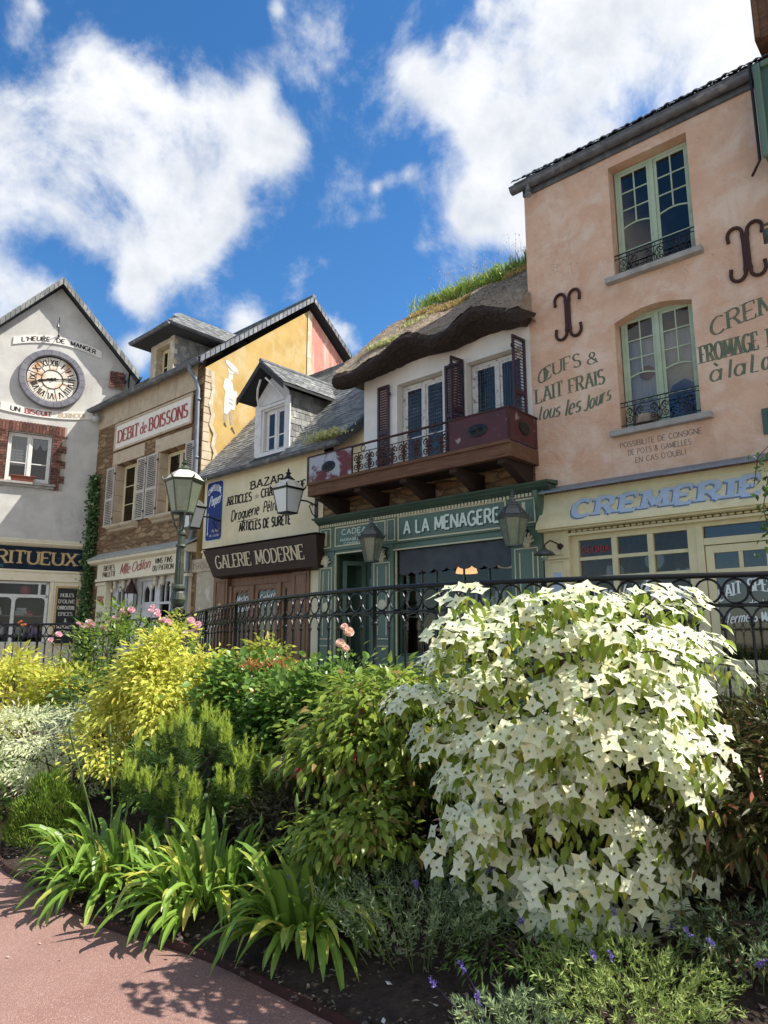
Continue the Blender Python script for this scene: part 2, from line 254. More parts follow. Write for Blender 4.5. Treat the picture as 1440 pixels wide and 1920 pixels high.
# ------------------------------------------------------------------ mesh builder
I4 = Matrix.Identity(4); ROOT = {}
class MB:
    def __init__(s): s.v = []; s.f = []; s.mi = []; s.cur = 0; s.cut = []
    def new(s):   # what follows is a piece of its own
        if len(s.v) and (not s.cut or s.cut[-1][0] != len(s.v)): s.cut.append((len(s.v), len(s.f)))
        return s
    def add(s, vs, fs):
        b = len(s.v); s.v.extend(tuple(v) for v in vs); s.f.extend(tuple(b+i for i in f) for f in fs); s.mi.extend([s.cur]*len(fs)); return s
    def box(s, x0, x1, y0, y1, z0, z1):
        return s.add([(x0,y0,z0),(x1,y0,z0),(x1,y1,z0),(x0,y1,z0),(x0,y0,z1),(x1,y0,z1),(x1,y1,z1),(x0,y1,z1)],
                     [(0,3,2,1),(4,5,6,7),(0,1,5,4),(1,2,6,5),(2,3,7,6),(3,0,4,7)])
    def hexa(s, a, b):   # a, b: two quads (lists of 4 points)
        return s.add(list(a)+list(b), [(3,2,1,0),(4,5,6,7),(0,1,5,4),(1,2,6,5),(2,3,7,6),(3,0,4,7)])
    def prism(s, poly, a, b, axis='y'):
        n = len(poly)
        def P(p, k): return {'y': (p[0], k, p[1]), 'x': (k, p[0], p[1]), 'z': (p[0], p[1], k)}[axis]
        vs = [P(p, a) for p in poly]+[P(p, b) for p in poly]
        tri = tessellate_polygon([[Vector((p[0], p[1], 0)) for p in poly]])
        fs = [tuple(t) for t in tri]+[tuple(n+i for i in reversed(t)) for t in tri]+[(i, (i+1) % n, n+(i+1) % n, n+i) for i in range(n)]
        return s.add(vs, fs)
    def quad(s, *p): return s.add(p, [tuple(range(len(p)))])
    def tube(s, pts, r, n=6, closed=False, flat=1.0, up=None):
        P = [Vector(p) for p in pts]; k = len(P); rs = r if hasattr(r, '__len__') else [r]*k; b = len(s.v); nrm = None
        for i in range(k):
            t = (P[(i+1) % k]-P[i-1]) if closed else (P[min(i+1, k-1)]-P[max(i-1, 0)])
            if t.length < 1e-9: t = Vector((0, 0, 1))
            t.normalize()
            if nrm is None:
                a = Vector(up) if up else (Vector((0, 1, 0)) if abs(t.y) < .9 else Vector((1, 0, 0)))
                nrm = (a-t*a.dot(t)).normalized()
            else:
                nrm = (nrm-t*nrm.dot(t)); nrm = nrm.normalized() if nrm.length > 1e-6 else t.orthogonal().normalized()
            bi = t.cross(nrm)
            for j in range(n):
                an = 2*PI*j/n+PI/n; s.v.append(tuple(P[i]+(nrm*math.cos(an)*flat+bi*math.sin(an))*rs[i]))
        fs = []
        for i in range(k if closed else k-1):
            i2 = (i+1) % k
            for j in range(n): fs.append((b+i*n+j, b+i*n+(j+1) % n, b+i2*n+(j+1) % n, b+i2*n+j))
        if not closed: fs += [tuple(b+j for j in range(n)), tuple(b+(k-1)*n+j for j in reversed(range(n)))]
        s.f.extend(fs); s.mi.extend([s.cur]*len(fs)); return s
    def lathe(s, prof, c=(0, 0, 0), n=16, rot=0.0, axis='z', closeends=True):
        b = len(s.v); k = len(prof)
        for (r, h) in prof:
            for j in range(n):
                a = 2*PI*j/n+rot; x, y = r*math.cos(a), r*math.sin(a)
                p = (c[0]+x, c[1]+y, c[2]+h) if axis == 'z' else ((c[0]+x, c[1]+h, c[2]+y) if axis == 'y' else (c[0]+h, c[1]+x, c[2]+y))
                s.v.append(p)
        fs = [(b+i*n+j, b+i*n+(j+1) % n, b+(i+1)*n+(j+1) % n, b+(i+1)*n+j) for i in range(k-1) for j in range(n)]
        if closeends: fs += [tuple(b+j for j in reversed(range(n))), tuple(b+(k-1)*n+j for j in range(n))]
        s.f.extend(fs); s.mi.extend([s.cur]*len(fs)); return s
    def loft(s, rows, closed=False):
        b = len(s.v); n = len(rows[0])
        for r in rows: s.v.extend(tuple(p) for p in r)
        fs = [(b+i*n+j, b+i*n+j+1, b+(i+1)*n+j+1, b+(i+1)*n+j) for i in range(len(rows)-1) for j in range(n-1)]
        s.f.extend(fs); s.mi.extend([s.cur]*len(fs)); return s
    def frame4(s, x0, x1, z0, z1, y0, y1, w):   # rectangular frame of four butted bars
        s.box(x0, x0+w, y0, y1, z0, z1); s.box(x1-w, x1, y0, y1, z0, z1); s.box(x0+w, x1-w, y0, y1, z0, z0+w); s.box(x0+w, x1-w, y0, y1, z1-w, z1); return s
    def build(s, name, mats, parent=None, fr=I4, smooth=False, bevel=0, base=None, kind=None):
        if s.cut:
            cs = [(0, 0)]+[c for c in s.cut if c[0] < len(s.v)]+[(len(s.v), len(s.f))]; first = None
            for (v0, f0), (v1, f1) in zip(cs, cs[1:]):
                q = MB(); q.v = s.v[v0:v1]; q.f = [tuple(i-v0 for i in f) for f in s.f[f0:f1]]; q.mi = s.mi[f0:f1]; o = q.build(name, mats, parent, fr, smooth, bevel, base, kind); first = first or o
            return first
        me = bpy.data.meshes.new(name)
        if parent is not None: rm = ROOT[parent.name]
        else: rm = fr @ Matrix.Translation(base or (0, 0, 0))
        X = rm.inverted() @ fr
        me.from_pydata([tuple(X @ Vector(v)) for v in s.v], [], s.f)
        for m in (mats if isinstance(mats, (list, tuple)) else [mats]): me.materials.append(m)
        if len(me.materials) > 1: me.polygons.foreach_set('material_index', s.mi)
        if smooth: me.polygons.foreach_set('use_smooth', [True]*len(me.polygons))
        me.update()
        o = bpy.data.objects.new(name, me); COL.objects.link(o)
        if parent is not None: o.parent = parent
        else: o.matrix_world = rm
        ROOT[o.name] = rm
        if bevel:
            md = o.modifiers.new('bevel', 'BEVEL'); md.width = bevel; md.segments = 2; md.limit_method = 'ANGLE'; md.angle_limit = R(40)
        if kind: o['kind'] = kind
        return o
def thing(name, label, cat, loc=(0, 0, 0), fr=I4, group=None):
    o = bpy.data.objects.new(name, None); COL.objects.link(o); m = fr @ Matrix.Translation(loc); o.matrix_world = m; o.empty_display_size = .2
    ROOT[o.name] = m; o['label'] = label; o['category'] = cat
    if group: o['group'] = group
    return o
def tag(o, label, cat, group=None, kind=None):
    o['label'] = label; o['category'] = cat
    if group: o['group'] = group
    if kind: o['kind'] = kind
    return o
def copy_tree(o, mat, label=None):
    c = o.copy(); COL.objects.link(c); c.matrix_world = mat; ROOT[c.name] = mat
    if label: c['label'] = label
    for ch in list(o.children):
        d = ch.copy(); COL.objects.link(d); d.parent = c; ROOT[d.name] = mat
        for g in list(ch.children):
            e = g.copy(); COL.objects.link(e); e.parent = d; ROOT[e.name] = mat
    return c
def wall(mb, outline, holes, y=0.0, depth=.25, P=None):
    """flat wall with openings and their reveals; outline and holes are (x, z) loops"""
    P = P or (lambda a, k, b: (a, k, b))
    loops = [[Vector((p[0], p[1], 0)) for p in l] for l in [outline]+list(holes)]
    pts = [p for l in [outline]+list(holes) for p in l]
    mb.add([P(p[0], y, p[1]) for p in pts], [tuple(t) for t in tessellate_polygon(loops)])
    for h in holes:
        n = len(h); mb.add([P(p[0], y, p[1]) for p in h]+[P(p[0], y+depth, p[1]) for p in h], [(i, (i+1) % n, n+(i+1) % n, n+i) for i in range(n)])
    return mb
def rect(x0, x1, z0, z1): return [(x0, z0), (x1, z0), (x1, z1), (x0, z1)]
def archrect(x0, x1, z0, z1, rise, n=8):
    return [(x0, z0), (x1, z0)]+[(x1+(x0-x1)*i/n, z1+rise*math.sin(PI*i/n)) for i in range(n+1)]
def slates(mb, A, U, V, W, H, tw=.22, th=.14, mask=None, lift=.014, jit=.012):
    A, U, V = Vector(A), Vector(U).normalized(), Vector(V).normalized(); Nn = U.cross(V).normalized()
    if Nn.z < 0: Nn = -Nn
    nr = int(H/th)+1; nc = int(W/tw)+2
    for r in range(nr):
        for c in range(-1, nc):
            u0 = c*tw+(tw/2 if r % 2 else 0)+random.uniform(-.006, .006); v0 = r*th+random.uniform(-jit, jit)*.6
            u1 = min(u0+tw-.006, W); u0 = max(u0, 0); v1 = min(v0+th*1.7, H)
            if u1-u0 < .02 or v1-v0 < .03: continue
            if mask and not mask((u0+u1)/2, v0+th*.5): continue
            l0 = lift*random.uniform(.8, 1.5); k = random.uniform(-.004, .004)
            a, b, c_, d = A+U*u0+V*v0+Nn*(l0+k), A+U*u1+V*(v0+random.uniform(-.004, .004))+Nn*(l0-k), A+U*u1+V*v1+Nn*.002, A+U*u0+V*v1+Nn*.002
            mb.add([a, b, c_, d, a-Nn*.009, b-Nn*.009], [(0, 1, 2, 3), (4, 5, 1, 0)])
    return mb
def gutter(mb, p0, p1, r=.075, n=8, out=(0, -1, 0), seg=.9):
    """half round gutter with joint collars"""
    p0, p1 = Vector(p0), Vector(p1); out = Vector(out); t = (p1-p0); L = t.length; t.normalize()
    def ringp(p, rr): return [p+out*(math.cos(PI*j/n)*rr)-Vector((0, 0, 1))*(math.sin(PI*j/n)*rr) for j in range(n+1)]
    mb.loft([ringp(p0, r), ringp(p1, r)]); mb.loft([ringp(p0, r-.012), ringp(p1, r-.012)])
    mb.tube([p0+out*r, p1+out*r], .014, 6)
    for e in (p0, p1): mb.add(ringp(e, r), [tuple(range(n+1))])
    k = int(L/seg)
    for i in range(k+1):
        q = p0+t*(L*(i+.5)/(k+1)); mb.loft([ringp(q-t*.025, r+.008), ringp(q+t*.025, r+.008)])
    return mb

# ------------------------------------------------------------------ lettering
def arc(cx, cy, rx, ry, a0, a1, n=None):
    n = n or max(4, int(abs(a1-a0)/18)); return [(cx+rx*math.cos(R(a0+(a1-a0)*i/n)), cy+ry*math.sin(R(a0+(a1-a0)*i/n))) for i in range(n+1)]
xh = .66
G = {
'A': (.76, [[(0,0),(.38,1)],[(.38,1),(.76,0)],[(.14,.34),(.62,.34)]]),
'B': (.62, [[(0,0),(0,1)],[(0,1),(.3,1)]+arc(.3,.765,.25,.235,90,-90)+[(0,.53)],[(0,.53),(.34,.53)]+arc(.34,.265,.28,.265,90,-90)+[(0,0)]]),
'C': (.72, [arc(.42,.5,.42,.5,48,312)]),
'D': (.70, [[(0,0),(0,1)],[(0,1),(.25,1)]+arc(.25,.5,.45,.5,90,-90)+[(0,0)]]),
'E': (.56, [[(0,0),(0,1)],[(0,1),(.56,1)],[(0,.52),(.44,.52)],[(0,0),(.58,0)]]),
'F': (.54, [[(0,0),(0,1)],[(0,1),(.54,1)],[(0,.5),(.42,.5)]]),
'G': (.78, [arc(.42,.5,.42,.5,48,335),[(.46,.46),(.8,.46)],[(.78,.46),(.78,.12)]]),
'H': (.70, [[(0,0),(0,1)],[(.7,0),(.7,1)],[(0,.52),(.7,.52)]]),
'I': (.04, [[(.02,0),(.02,1)]]),
'J': (.42, [[(.4,1),(.4,.25)]+arc(.2,.25,.2,.25,0,-150)]),
'K': (.68, [[(0,0),(0,1)],[(.02,.42),(.64,1)],[(.2,.6),(.68,0)]]),
'L': (.54, [[(0,0),(0,1)],[(0,0),(.54,0)]]),
'M': (.86, [[(0,0),(.04,1)],[(.04,1),(.43,.15)],[(.43,.15),(.82,1)],[(.82,1),(.86,0)]]),
'N': (.72, [[(0,0),(0,1)],[(0,1),(.72,0)],[(.72,0),(.72,1)]]),
'O': (.84, [arc(.42,.5,.42,.5,0,360,22)]),
'P': (.60, [[(0,0),(0,1)],[(0,1),(.32,1)]+arc(.32,.74,.28,.26,90,-90)+[(0,.48)]]),
'Q': (.84, [arc(.42,.5,.42,.5,0,360,22),[(.5,.25),(.85,-.12)]]),
'R': (.66, [[(0,0),(0,1)],[(0,1),(.32,1)]+arc(.32,.75,.27,.25,90,-90)+[(0,.5)],[(.3,.5),(.66,0)]]),
'S': (.60, [arc(.3,.75,.27,.25,35,270)+arc(.3,.25,.3,.25,90,-145)]),
'T': (.68, [[(.34,0),(.34,1)],[(0,1),(.68,1)]]),
'U': (.70, [[(0,1),(0,.32)]+arc(.35,.32,.35,.32,180,360)+[(.7,1)]]),
'V': (.74, [[(0,1),(.37,0)],[(.37,0),(.74,1)]]),
'W': (1.05, [[(0,1),(.26,0)],[(.26,0),(.52,1)],[(.52,1),(.79,0)],[(.79,0),(1.05,1)]]),
'X': (.70, [[(0,0),(.7,1)],[(0,1),(.7,0)]]),
'Y': (.70, [[(0,1),(.35,.48)],[(.7,1),(.35,.48)],[(.35,.48),(.35,0)]]),
'Z': (.64, [[(0,1),(.64,1)],[(.64,1),(0,0)],[(0,0),(.64,0)]]),
'0': (.56, [arc(.28,.5,.28,.5,0,360,18)]), '1': (.2, [[(.16,0),(.16,1)],[(.16,1),(0,.82)]]),
'9': (.56, [arc(.28,.7,.27,.3,0,360,16),[(.55,.7),(.5,.25),(.2,0)]]),
'&': (.78, [arc(.34,.78,.18,.22,-60,240)+[(.72,.02)],[(.43,.59)]+arc(.30,.26,.30,.26,110,400)]),
"'": (.06, [[(.05,1),(.0,.78)]]), '.': (.06, [[(.0,.03),(.07,.03)]]), ' ': (.34, []), '-': (.3, [[(0,.45),(.3,.45)]]),
'a': (.50, [arc(.24,.31,.24,.31,20,340,14),[(.5,xh-.02),(.5,0)]]), 'à': (.50, [arc(.24,.31,.24,.31,20,340,14),[(.5,xh-.02),(.5,0)],[(.12,1.02),(.32,.82)]]),
'b': (.50, [[(0,1),(0,0)],arc(.25,.31,.25,.31,160,-160,14)]), 'c': (.44, [arc(.25,.32,.25,.32,50,310)]),
'd': (.50, [[(.5,1),(.5,0)],arc(.25,.31,.25,.31,20,340,14)]), 'e': (.48, [[(.02,.36),(.47,.36)]+arc(.25,.33,.24,.33,5,310)]),
'f': (.36, [arc(.3,.8,.14,.2,60,180)+[(.16,0)],[(0,xh),(.34,xh)]]), 'g': (.50, [arc(.25,.34,.25,.3,20,340,14),[(.5,xh),(.5,-.1)]+arc(.26,-.1,.24,.2,0,-150)]),
'h': (.48, [[(0,0),(0,1)],[(0,.38)]+arc(.24,.4,.24,.25,170,0)+[(.48,0)]]), 'i': (.06, [[(.03,0),(.03,xh)],[(.0,.9),(.07,.9)]]),
'j': (.2, [[(.16,xh),(.16,-.15),(.0,-.3)],[(.13,.9),(.2,.9)]]), 'l': (.06, [[(.03,0),(.03,1)]]),
'm': (.80, [[(0,0),(0,xh)],[(0,.4)]+arc(.2,.42,.2,.23,170,0)+[(.4,0)],[(.4,.4)]+arc(.6,.42,.2,.23,170,0)+[(.8,0)]]),
'n': (.46, [[(0,0),(0,xh)],[(0,.38)]+arc(.23,.4,.23,.25,170,0)+[(.46,0)]]), 'o': (.50, [arc(.25,.32,.25,.33,0,360,16)]),
'p': (.50, [[(0,xh),(0,-.3)],arc(.25,.32,.25,.32,160,-160,14)]), 'q': (.50, [[(.5,xh),(.5,-.3)],arc(.25,.32,.25,.32,20,340,14)]),
'r': (.34, [[(0,0),(0,xh)],[(0,.4)]+arc(.22,.42,.2,.24,170,60)]), 's': (.42, [arc(.21,.49,.18,.165,40,270)+arc(.21,.17,.21,.165,90,-145)]),
't': (.34, [[(.14,.92),(.14,.14)]+arc(.28,.14,.14,.14,180,290),[(0,xh),(.32,xh)]]), 'u': (.46, [[(0,xh),(0,.25)]+arc(.23,.25,.23,.25,180,360)+[(.46,xh)],[(.46,.3),(.46,0)]]),
'v': (.48, [[(0,xh),(.24,0)],[(.24,0),(.48,xh)]]), 'y': (.48, [[(0,xh),(.24,0)],[(.48,xh),(.12,-.3)]]), 'z': (.42, [[(0,xh),(.42,xh)],[(.42,xh),(0,0)],[(0,0),(.42,0)]]),
'·': (.1, [[(.0,.45),(.1,.45)]]),
}
G['é'] = (G['e'][0], G['e'][1]+[[(.18,.8),(.36,1.0)]]); G['É'] = (G['E'][0], G['E'][1]+[[(.18,1.1),(.36,1.28)]]); G['È'] = (G['E'][0], G['E'][1]+[[(.18,1.28),(.36,1.1)]])
G['ê'] = (G['e'][0], G['e'][1]+[[(.12,.8),(.25,.96)],[(.25,.96),(.38,.8)]]); G['Œ'] = (1.12, [arc(.40,.5,.40,.5,0,360,22)]+[[(x+.56, y) for x, y in s] for s in G['E'][1]])
def text(mb, s, x0, x1, z0, h, y=0.0, w=.15, c=.55, serif=False, slant=0.0, z1=None, sag=0.0, P=None, dx=0, dz=0, gap=.24, k0=0, cutp=False):
    nat = 0
    mb.new()
    for i, ch in enumerate(s): nat += G[ch][0]+gap
    nat -= gap; sx = (x1-x0)/max(nat, .01); z1 = z0 if z1 is None else z1; px = 0.0; k = k0
    P = P or (lambda a, b, kk: (a, y-.0015-.0003*kk, b))
    hw0 = w*h*.5
    def emit(pts):
        mb.add([P(a+dx, b+dz, k) for a, b in pts], [tuple(range(len(pts)))])
    for ch in s:
        gw, strokes = G[ch]
        for st in strokes:
            k += 1; k %= 7
            q = []
            for (a, b) in st:
                X = x0+(px+a)*sx+slant*b*h; f = (X-x0)/(x1-x0)
                q.append((X, z0+(z1-z0)*f+sag*4*f*(1-f)+b*h))
            L = []; Rr = []
            n = len(q); closed = n > 4 and math.hypot(q[0][0]-q[-1][0], q[0][1]-q[-1][1]) < 1e-6
            for i in range(n):
                a = q[i-1] if i else (q[-2] if closed else q[0]); b = q[i+1] if i < n-1 else (q[1] if closed else q[-1])
                tx, ty = b[0]-a[0], b[1]-a[1]; l = math.hypot(tx, ty) or 1; tx /= l; ty /= l
                hw = hw0*(c+(1-c)*abs(ty)); L.append((q[i][0]-ty*hw, q[i][1]+tx*hw)); Rr.append((q[i][0]+ty*hw, q[i][1]-tx*hw))
            b0 = len(mb.v)
            for i in range(n): mb.v.append(P(L[i][0]+dx, L[i][1]+dz, k)); mb.v.append(P(Rr[i][0]+dx, Rr[i][1]+dz, k))
            fs = [(b0+2*i, b0+2*i+1, b0+2*i+3, b0+2*i+2) for i in range(n-1)]
            mb.f.extend(fs); mb.mi.extend([mb.cur]*len(fs))
            if serif and not closed and n >= 2:
                for (e, o_, ri) in ((0, 1, st[0]), (n-1, n-2, st[-1])):
                    tx, ty = q[e][0]-q[o_][0], q[e][1]-q[o_][1]; l = math.hypot(tx, ty) or 1
                    if abs(ty)/l > .72 and min(abs(ri[1]), abs(ri[1]-1), abs(ri[1]-xh)) < .03:
                        k += 1; sg = 1 if ri[1] > .3 else -1; sw = hw0*2.0; t_ = hw0*2*max(c, .35)*.8; X, Z = q[e]
                        emit([(X-sw, Z-sg*t_), (X+sw, Z-sg*t_), (X+sw, Z), (X-sw, Z)])
                    elif abs(tx)/l > .95 and ri[0] > .25 and ch in 'EFLTZCGŒ':
                        k += 1; X, Z = q[e]; sg = -1 if ri[1] > .8 else (1 if ri[1] < .2 else 0); t_ = hw0*.9
                        if sg: emit([(X-t_, Z-hw0*c), (X+t_*.3, Z-hw0*c+0), (X+t_*.3, Z+sg*h*.24), (X-t_*.4, Z+sg*h*.24)] if sg > 0 else [(X-t_, Z+hw0*c), (X+t_*.3, Z+hw0*c), (X+t_*.3, Z-h*.24), (X-t_*.4, Z-h*.24)])
        px += gw+gap
        if ch == ' ': mb.new()
    return mb
def spiral(cx, cz, r, a0, turns, n=22, rend=.12, sgn=1):
    return [(cx+(r+(rend*r-r)*i/n)*math.cos(a0+sgn*2*PI*turns*i/n), cz+(r+(rend*r-r)*i/n)*math.sin(a0+sgn*2*PI*turns*i/n)) for i in range(n+1)]
def scrolls(mb, x0, x1, z0, z1, y, r=.007, unit=None):
    """a band of mirrored wrought iron scrolls"""
    h = z1-z0; unit = unit or h*1.05; n = max(1, round((x1-x0)/unit)); u = (x1-x0)/n
    for i in range(n):
        cx = x0+u*(i+.5)
        for sg in (1, -1):
            a = [(cx+sg*(p[0]), p[1]) for p in spiral(u*.24, z0+h*.27, h*.22, PI/2, 1.6)]
            b = [(cx+sg*(p[0]), p[1]) for p in spiral(u*.26, z0+h*.70, h*.20, -PI/2, 1.5, sgn=-1)]
            mb.tube([(p[0], y, p[1]) for p in a], r, 5); mb.tube([(p[0], y, p[1]) for p in b], r, 5)
            c = [(cx+sg*u*.02, z0), (cx+sg*u*.10, z0+h*.3), (cx+sg*u*.03, z0+h*.55), (cx+sg*u*.14, z0+h*.86), (cx+sg*u*.26, z0+h*.9)]
            mb.tube([(p[0], y, p[1]) for p in c], r*1.1, 5)
        mb.tube([(cx, y, z0), (cx, y, z1)], r*1.1, 5)
        mb.lathe([(.001, -r*3), (r*3, 0), (.001, r*3)], (cx, y, z0+h*.5), 6)
    return mb
def pane(x0, x1, z0, z1, y, mat, parent, fr, name='pane'):
    mb = MB(); mb.quad((x0, y, z0), (x1, y, z0), (x1, y, z1), (x0, y, z1)); return mb.build(name, mat, parent, fr)
def casement(root, fr, x0, x1, z0, z1, y, paint, glass, layout='french', st=.055, name='window', th=.05):
    mb = MB(); mb.frame4(x0, x1, z0, z1, y, y+th, st); cx = (x0+x1)/2
    mb.box(cx-.035, cx+.035, y-.014, y+th-.002, z0+st, z1-st)
    for (a, b) in ((x0+st, cx-.035), (cx+.035, x1-st)):
        mb.frame4(a, b, z0+st, z1-st, y+.008, y+th-.008, .05)
        ia, ib, iz0, iz1 = a+.05, b-.05, z0+st+.05, z1-st-.05; hh = iz1-iz0; m = (ia+ib)/2; q0, q1 = y+.014, y+th-.014
        if layout == 'french':      # small panes above a bowed bar, two broad panes below
            zb = iz0+hh*.47; n = 6
            for i in range(n):
                xa, xb = ia+(ib-ia)*i/n, ia+(ib-ia)*(i+1)/n; f = lambda t: zb+.045*math.sin(PI*(t-ia)/(ib-ia))
                mb.hexa([(xa, q0, f(xa)-.014), (xb, q0, f(xb)-.014), (xb, q1, f(xb)-.014), (xa, q1, f(xa)-.014)], [(xa, q0, f(xa)+.014), (xb, q0, f(xb)+.014), (xb, q1, f(xb)+.014), (xa, q1, f(xa)+.014)])
            for k in (1, 2): zz = zb+(iz1-zb)*k/3; mb.box(ia, ib, q0, q1, zz-.012, zz+.012)
            mb.box(m-.012, m+.012, q0-.003, q1+.003, zb+.06, iz1)
            zz = iz0+hh*.235; mb.box(ia, ib, q0, q1, zz-.014, zz+.014)
        elif layout == 'one': zz = iz0+hh*.36; mb.box(ia, ib, q0, q1, zz-.018, zz+.018)
        elif layout == 'two':
            for k in (1, 2): zz = iz0+hh*k/3; mb.box(ia, ib, q0, q1, zz-.014, zz+.014)
    o = mb.build(name, paint, root, fr, bevel=.005)
    for (a, b) in ((x0+st, cx-.03), (cx+.03, x1-st)): pane(a, b, z0+st, z1-st, y+th*.5, glass, o, fr)
    return o
def shell(root, fr, x0, x1, z0, z1, y0, y1, mat, sides='lrb'):
    mb = MB()
    if 'l' in sides: mb.quad((x0, y0, z0), (x0, y1, z0), (x0, y1, z1), (x0, y0, z1))
    if 'r' in sides: mb.quad((x1, y0, z0), (x1, y1, z0), (x1, y1, z1), (x1, y0, z1))
    if 'b' in sides: mb.quad((x0, y1, z0), (x1, y1, z0), (x1, y1, z1), (x0, y1, z1))
    mb.quad((x0, y0+.3, z0+.02), (x1, y0+.3, z0+.02), (x1, y1, z0+.02), (x0, y1, z0+.02))
    return mb
def shutter(root, fr, x0, x1, z0, z1, y, mat, P=None, label=None, slant=.02):
    mb = MB(); th = .035; mb.frame4(x0, x1, z0, z1, y, y+th, .05); zm = z0+(z1-z0)*.45; mb.box(x0+.05, x1-.05, y, y+th, zm-.04, zm+.04)
    for (a, b) in ((z0+.05, zm-.04), (zm+.04, z1-.05)):
        n = max(2, int((b-a)/.055))
        for i in range(n):
            z = a+(b-a)*(i+.5)/n; mb.hexa([(x0+.05, y+.002, z-.02), (x1-.05, y+.002, z-.02), (x1-.05, y+th-.004, z+.012), (x0+.05, y+th-.004, z+.012)],
                                          [(x0+.05, y+.002, z-.012), (x1-.05, y+.002, z-.012), (x1-.05, y+th-.004, z+.02), (x0+.05, y+th-.004, z+.02)])
    if P: mb.v = [P(v) for v in mb.v]
    o = mb.build('shutter', mat, root, fr)
    h = MB()
    for z in (z0+(z1-z0)*.12, z1-(z1-z0)*.12): h.new(); h.box(x1-.02, x1+.05, y-.012, y-.002, z-.018, z+.018); h.lathe([(.02, -.03), (.02, .03)], (x1+.05, y-.01, z), 6)
    if P: h.v = [P(v) for v in h.v]
    h.build('hinge', M['iron'], o, fr); return o

# ================================================================== BUILDINGS
F = Matrix.Translation((5.32, 9.3, 0)) @ Matrix.Rotation(R(-42), 4, 'Z')
ZS = 0.65     # street level
def moulding(mb, x0, x1, z0, z1, y, w=.022, d=.014): mb.frame4(x0, x1, z0, z1, y-d, y, w); return mb
def sidemap(xs, s=1):   # paint / wall on a plane x = xs facing +x, coordinate a runs along y
    return lambda a, b, k: (xs+.0015+.0003*k, a, b)

# ---------------------------------------------------------------- creamery (pink)
H = thing('creamery_house', 'tall pink limewashed house with pale green windows above a yellow shopfront', 'house', (-1, 0, ZS), F)
up = rect(-1.99, -.69, 7.5, 9.57); lo = archrect(-2.05, -.82, 4.88, 6.74, .13)
mb = shell(H, F, -3.62, 2.2, ZS, 9.9, 0, 6.5, M['pink'])
wall(mb, rect(-3.62, 2.2, 3.9, 10.02), [up, lo], 0, .26); mb.quad((-3.62, 0, ZS), (-3.45, 0, ZS), (-3.45, 0, 3.9), (-3.62, 0, 3.9)); mb.quad((1.2, 0, ZS), (2.2, 0, ZS), (2.2, 0, 3.9), (1.2, 0, 3.9))
mb.build('wall', M['pink'], H, F)
mb = MB(); mb.hexa([(-3.72, -.2, 9.93), (2.2, -.2, 9.93), (2.2, 3.3, 12.4), (-3.72, 3.3, 12.4)], [(-3.72, -.2, 10.0), (2.2, -.2, 10.0), (2.2, 3.3, 12.5), (-3.72, 3.3, 12.5)])
mb.hexa([(-3.72, 3.3, 12.4), (2.2, 3.3, 12.4), (2.2, 6.7, 9.93), (-3.72, 6.7, 9.93)], [(-3.72, 3.3, 12.5), (2.2, 3.3, 12.5), (2.2, 6.7, 10.0), (-3.72, 6.7, 10.0)])
for xx in (-3.62, 2.2): mb.prism([(.02, 9.9), (6.48, 9.9), (3.25, 12.38)], xx-.01, xx+.01, 'x')
rf = mb.build('roof', M['slatebase'], H, F)
mb = MB(); sl_v = Vector((0, 3.5, 2.5)).normalized()
for r in range(4):      # interlocking tiles, each with a raised roll
    for c in range(27):
        a = Vector((-3.74+c*.217+(.1 if r % 2 else 0), -.26, 9.985))+sl_v*(r*.33)+Vector((0, 0, .02+random.uniform(-.006, .006)))
        n = 8; row0 = [a+Vector((.225*i/n, 0, .03*math.sin(PI*min(1, i/4)) if i <= 4 else .012*abs(math.sin(PI*(i-4)/4)))) for i in range(n+1)]
        row1 = [p+sl_v*.36 for p in row0]; mb.loft([[p-Vector((0, 0, .022)) for p in row0], row0, row1])
mb.build('tiles', M['zinc'], rf, F)
mb = MB(); gutter(mb, (-3.8, -.14, 9.93), (.52, -.14, 9.93), .1, 9); mb.tube([(-3.45, -.14, 9.86), (-3.45, -.15, 9.74), (-3.42, -.20, 9.66), (-3.39, -.22, 9.6)], .05, 10); mb.box(-3.62, 1.1, -.05, -.002, 9.76, 9.9)
mb.build('gutter', M['zinc'], H, F, smooth=False)
casement(H, F, -1.97, -.71, 7.52, 9.56, .2, M['palegreen'], M['glass'])
casement(H, F, -2.03, -.84, 4.9, 6.86, .2, M['palegreen'], M['glass'])
for (a, b, z) in ((-2.12, -.58, 7.42), (-2.2, -.65, 4.8)):
    mb = MB(); n = 14; rows = []
    mb.box(a, b, -.13, .2, z, z+.095); mb.build('sill', M['stonewall'], H, F, bevel=.012)
for (a, b, z0, z1) in ((-1.99, -.69, 7.56, 7.93), (-2.05, -.82, 4.98, 5.36)):
    mb = MB(); mb.box(a, b, .03, .045, z1-.008, z1+.008); mb.box(a, b, .03, .045, z0-.008, z0+.008); mb.box(a, b, .03, .045, z1-.075, z1-.065); scrolls(mb, a+.03, b-.03, z0+.01, z1-.07, .037, .0075, .42)
    for i in range(9): cx = a+.09+(b-a-.18)*i/8; mb.tube([(cx+.028*math.cos(t*PI/4), .037, z1-.036+.028*math.sin(t*PI/4)) for t in range(8)], .005, 4, closed=True)
    mb.build('window_rail', M['iron'], H, F)
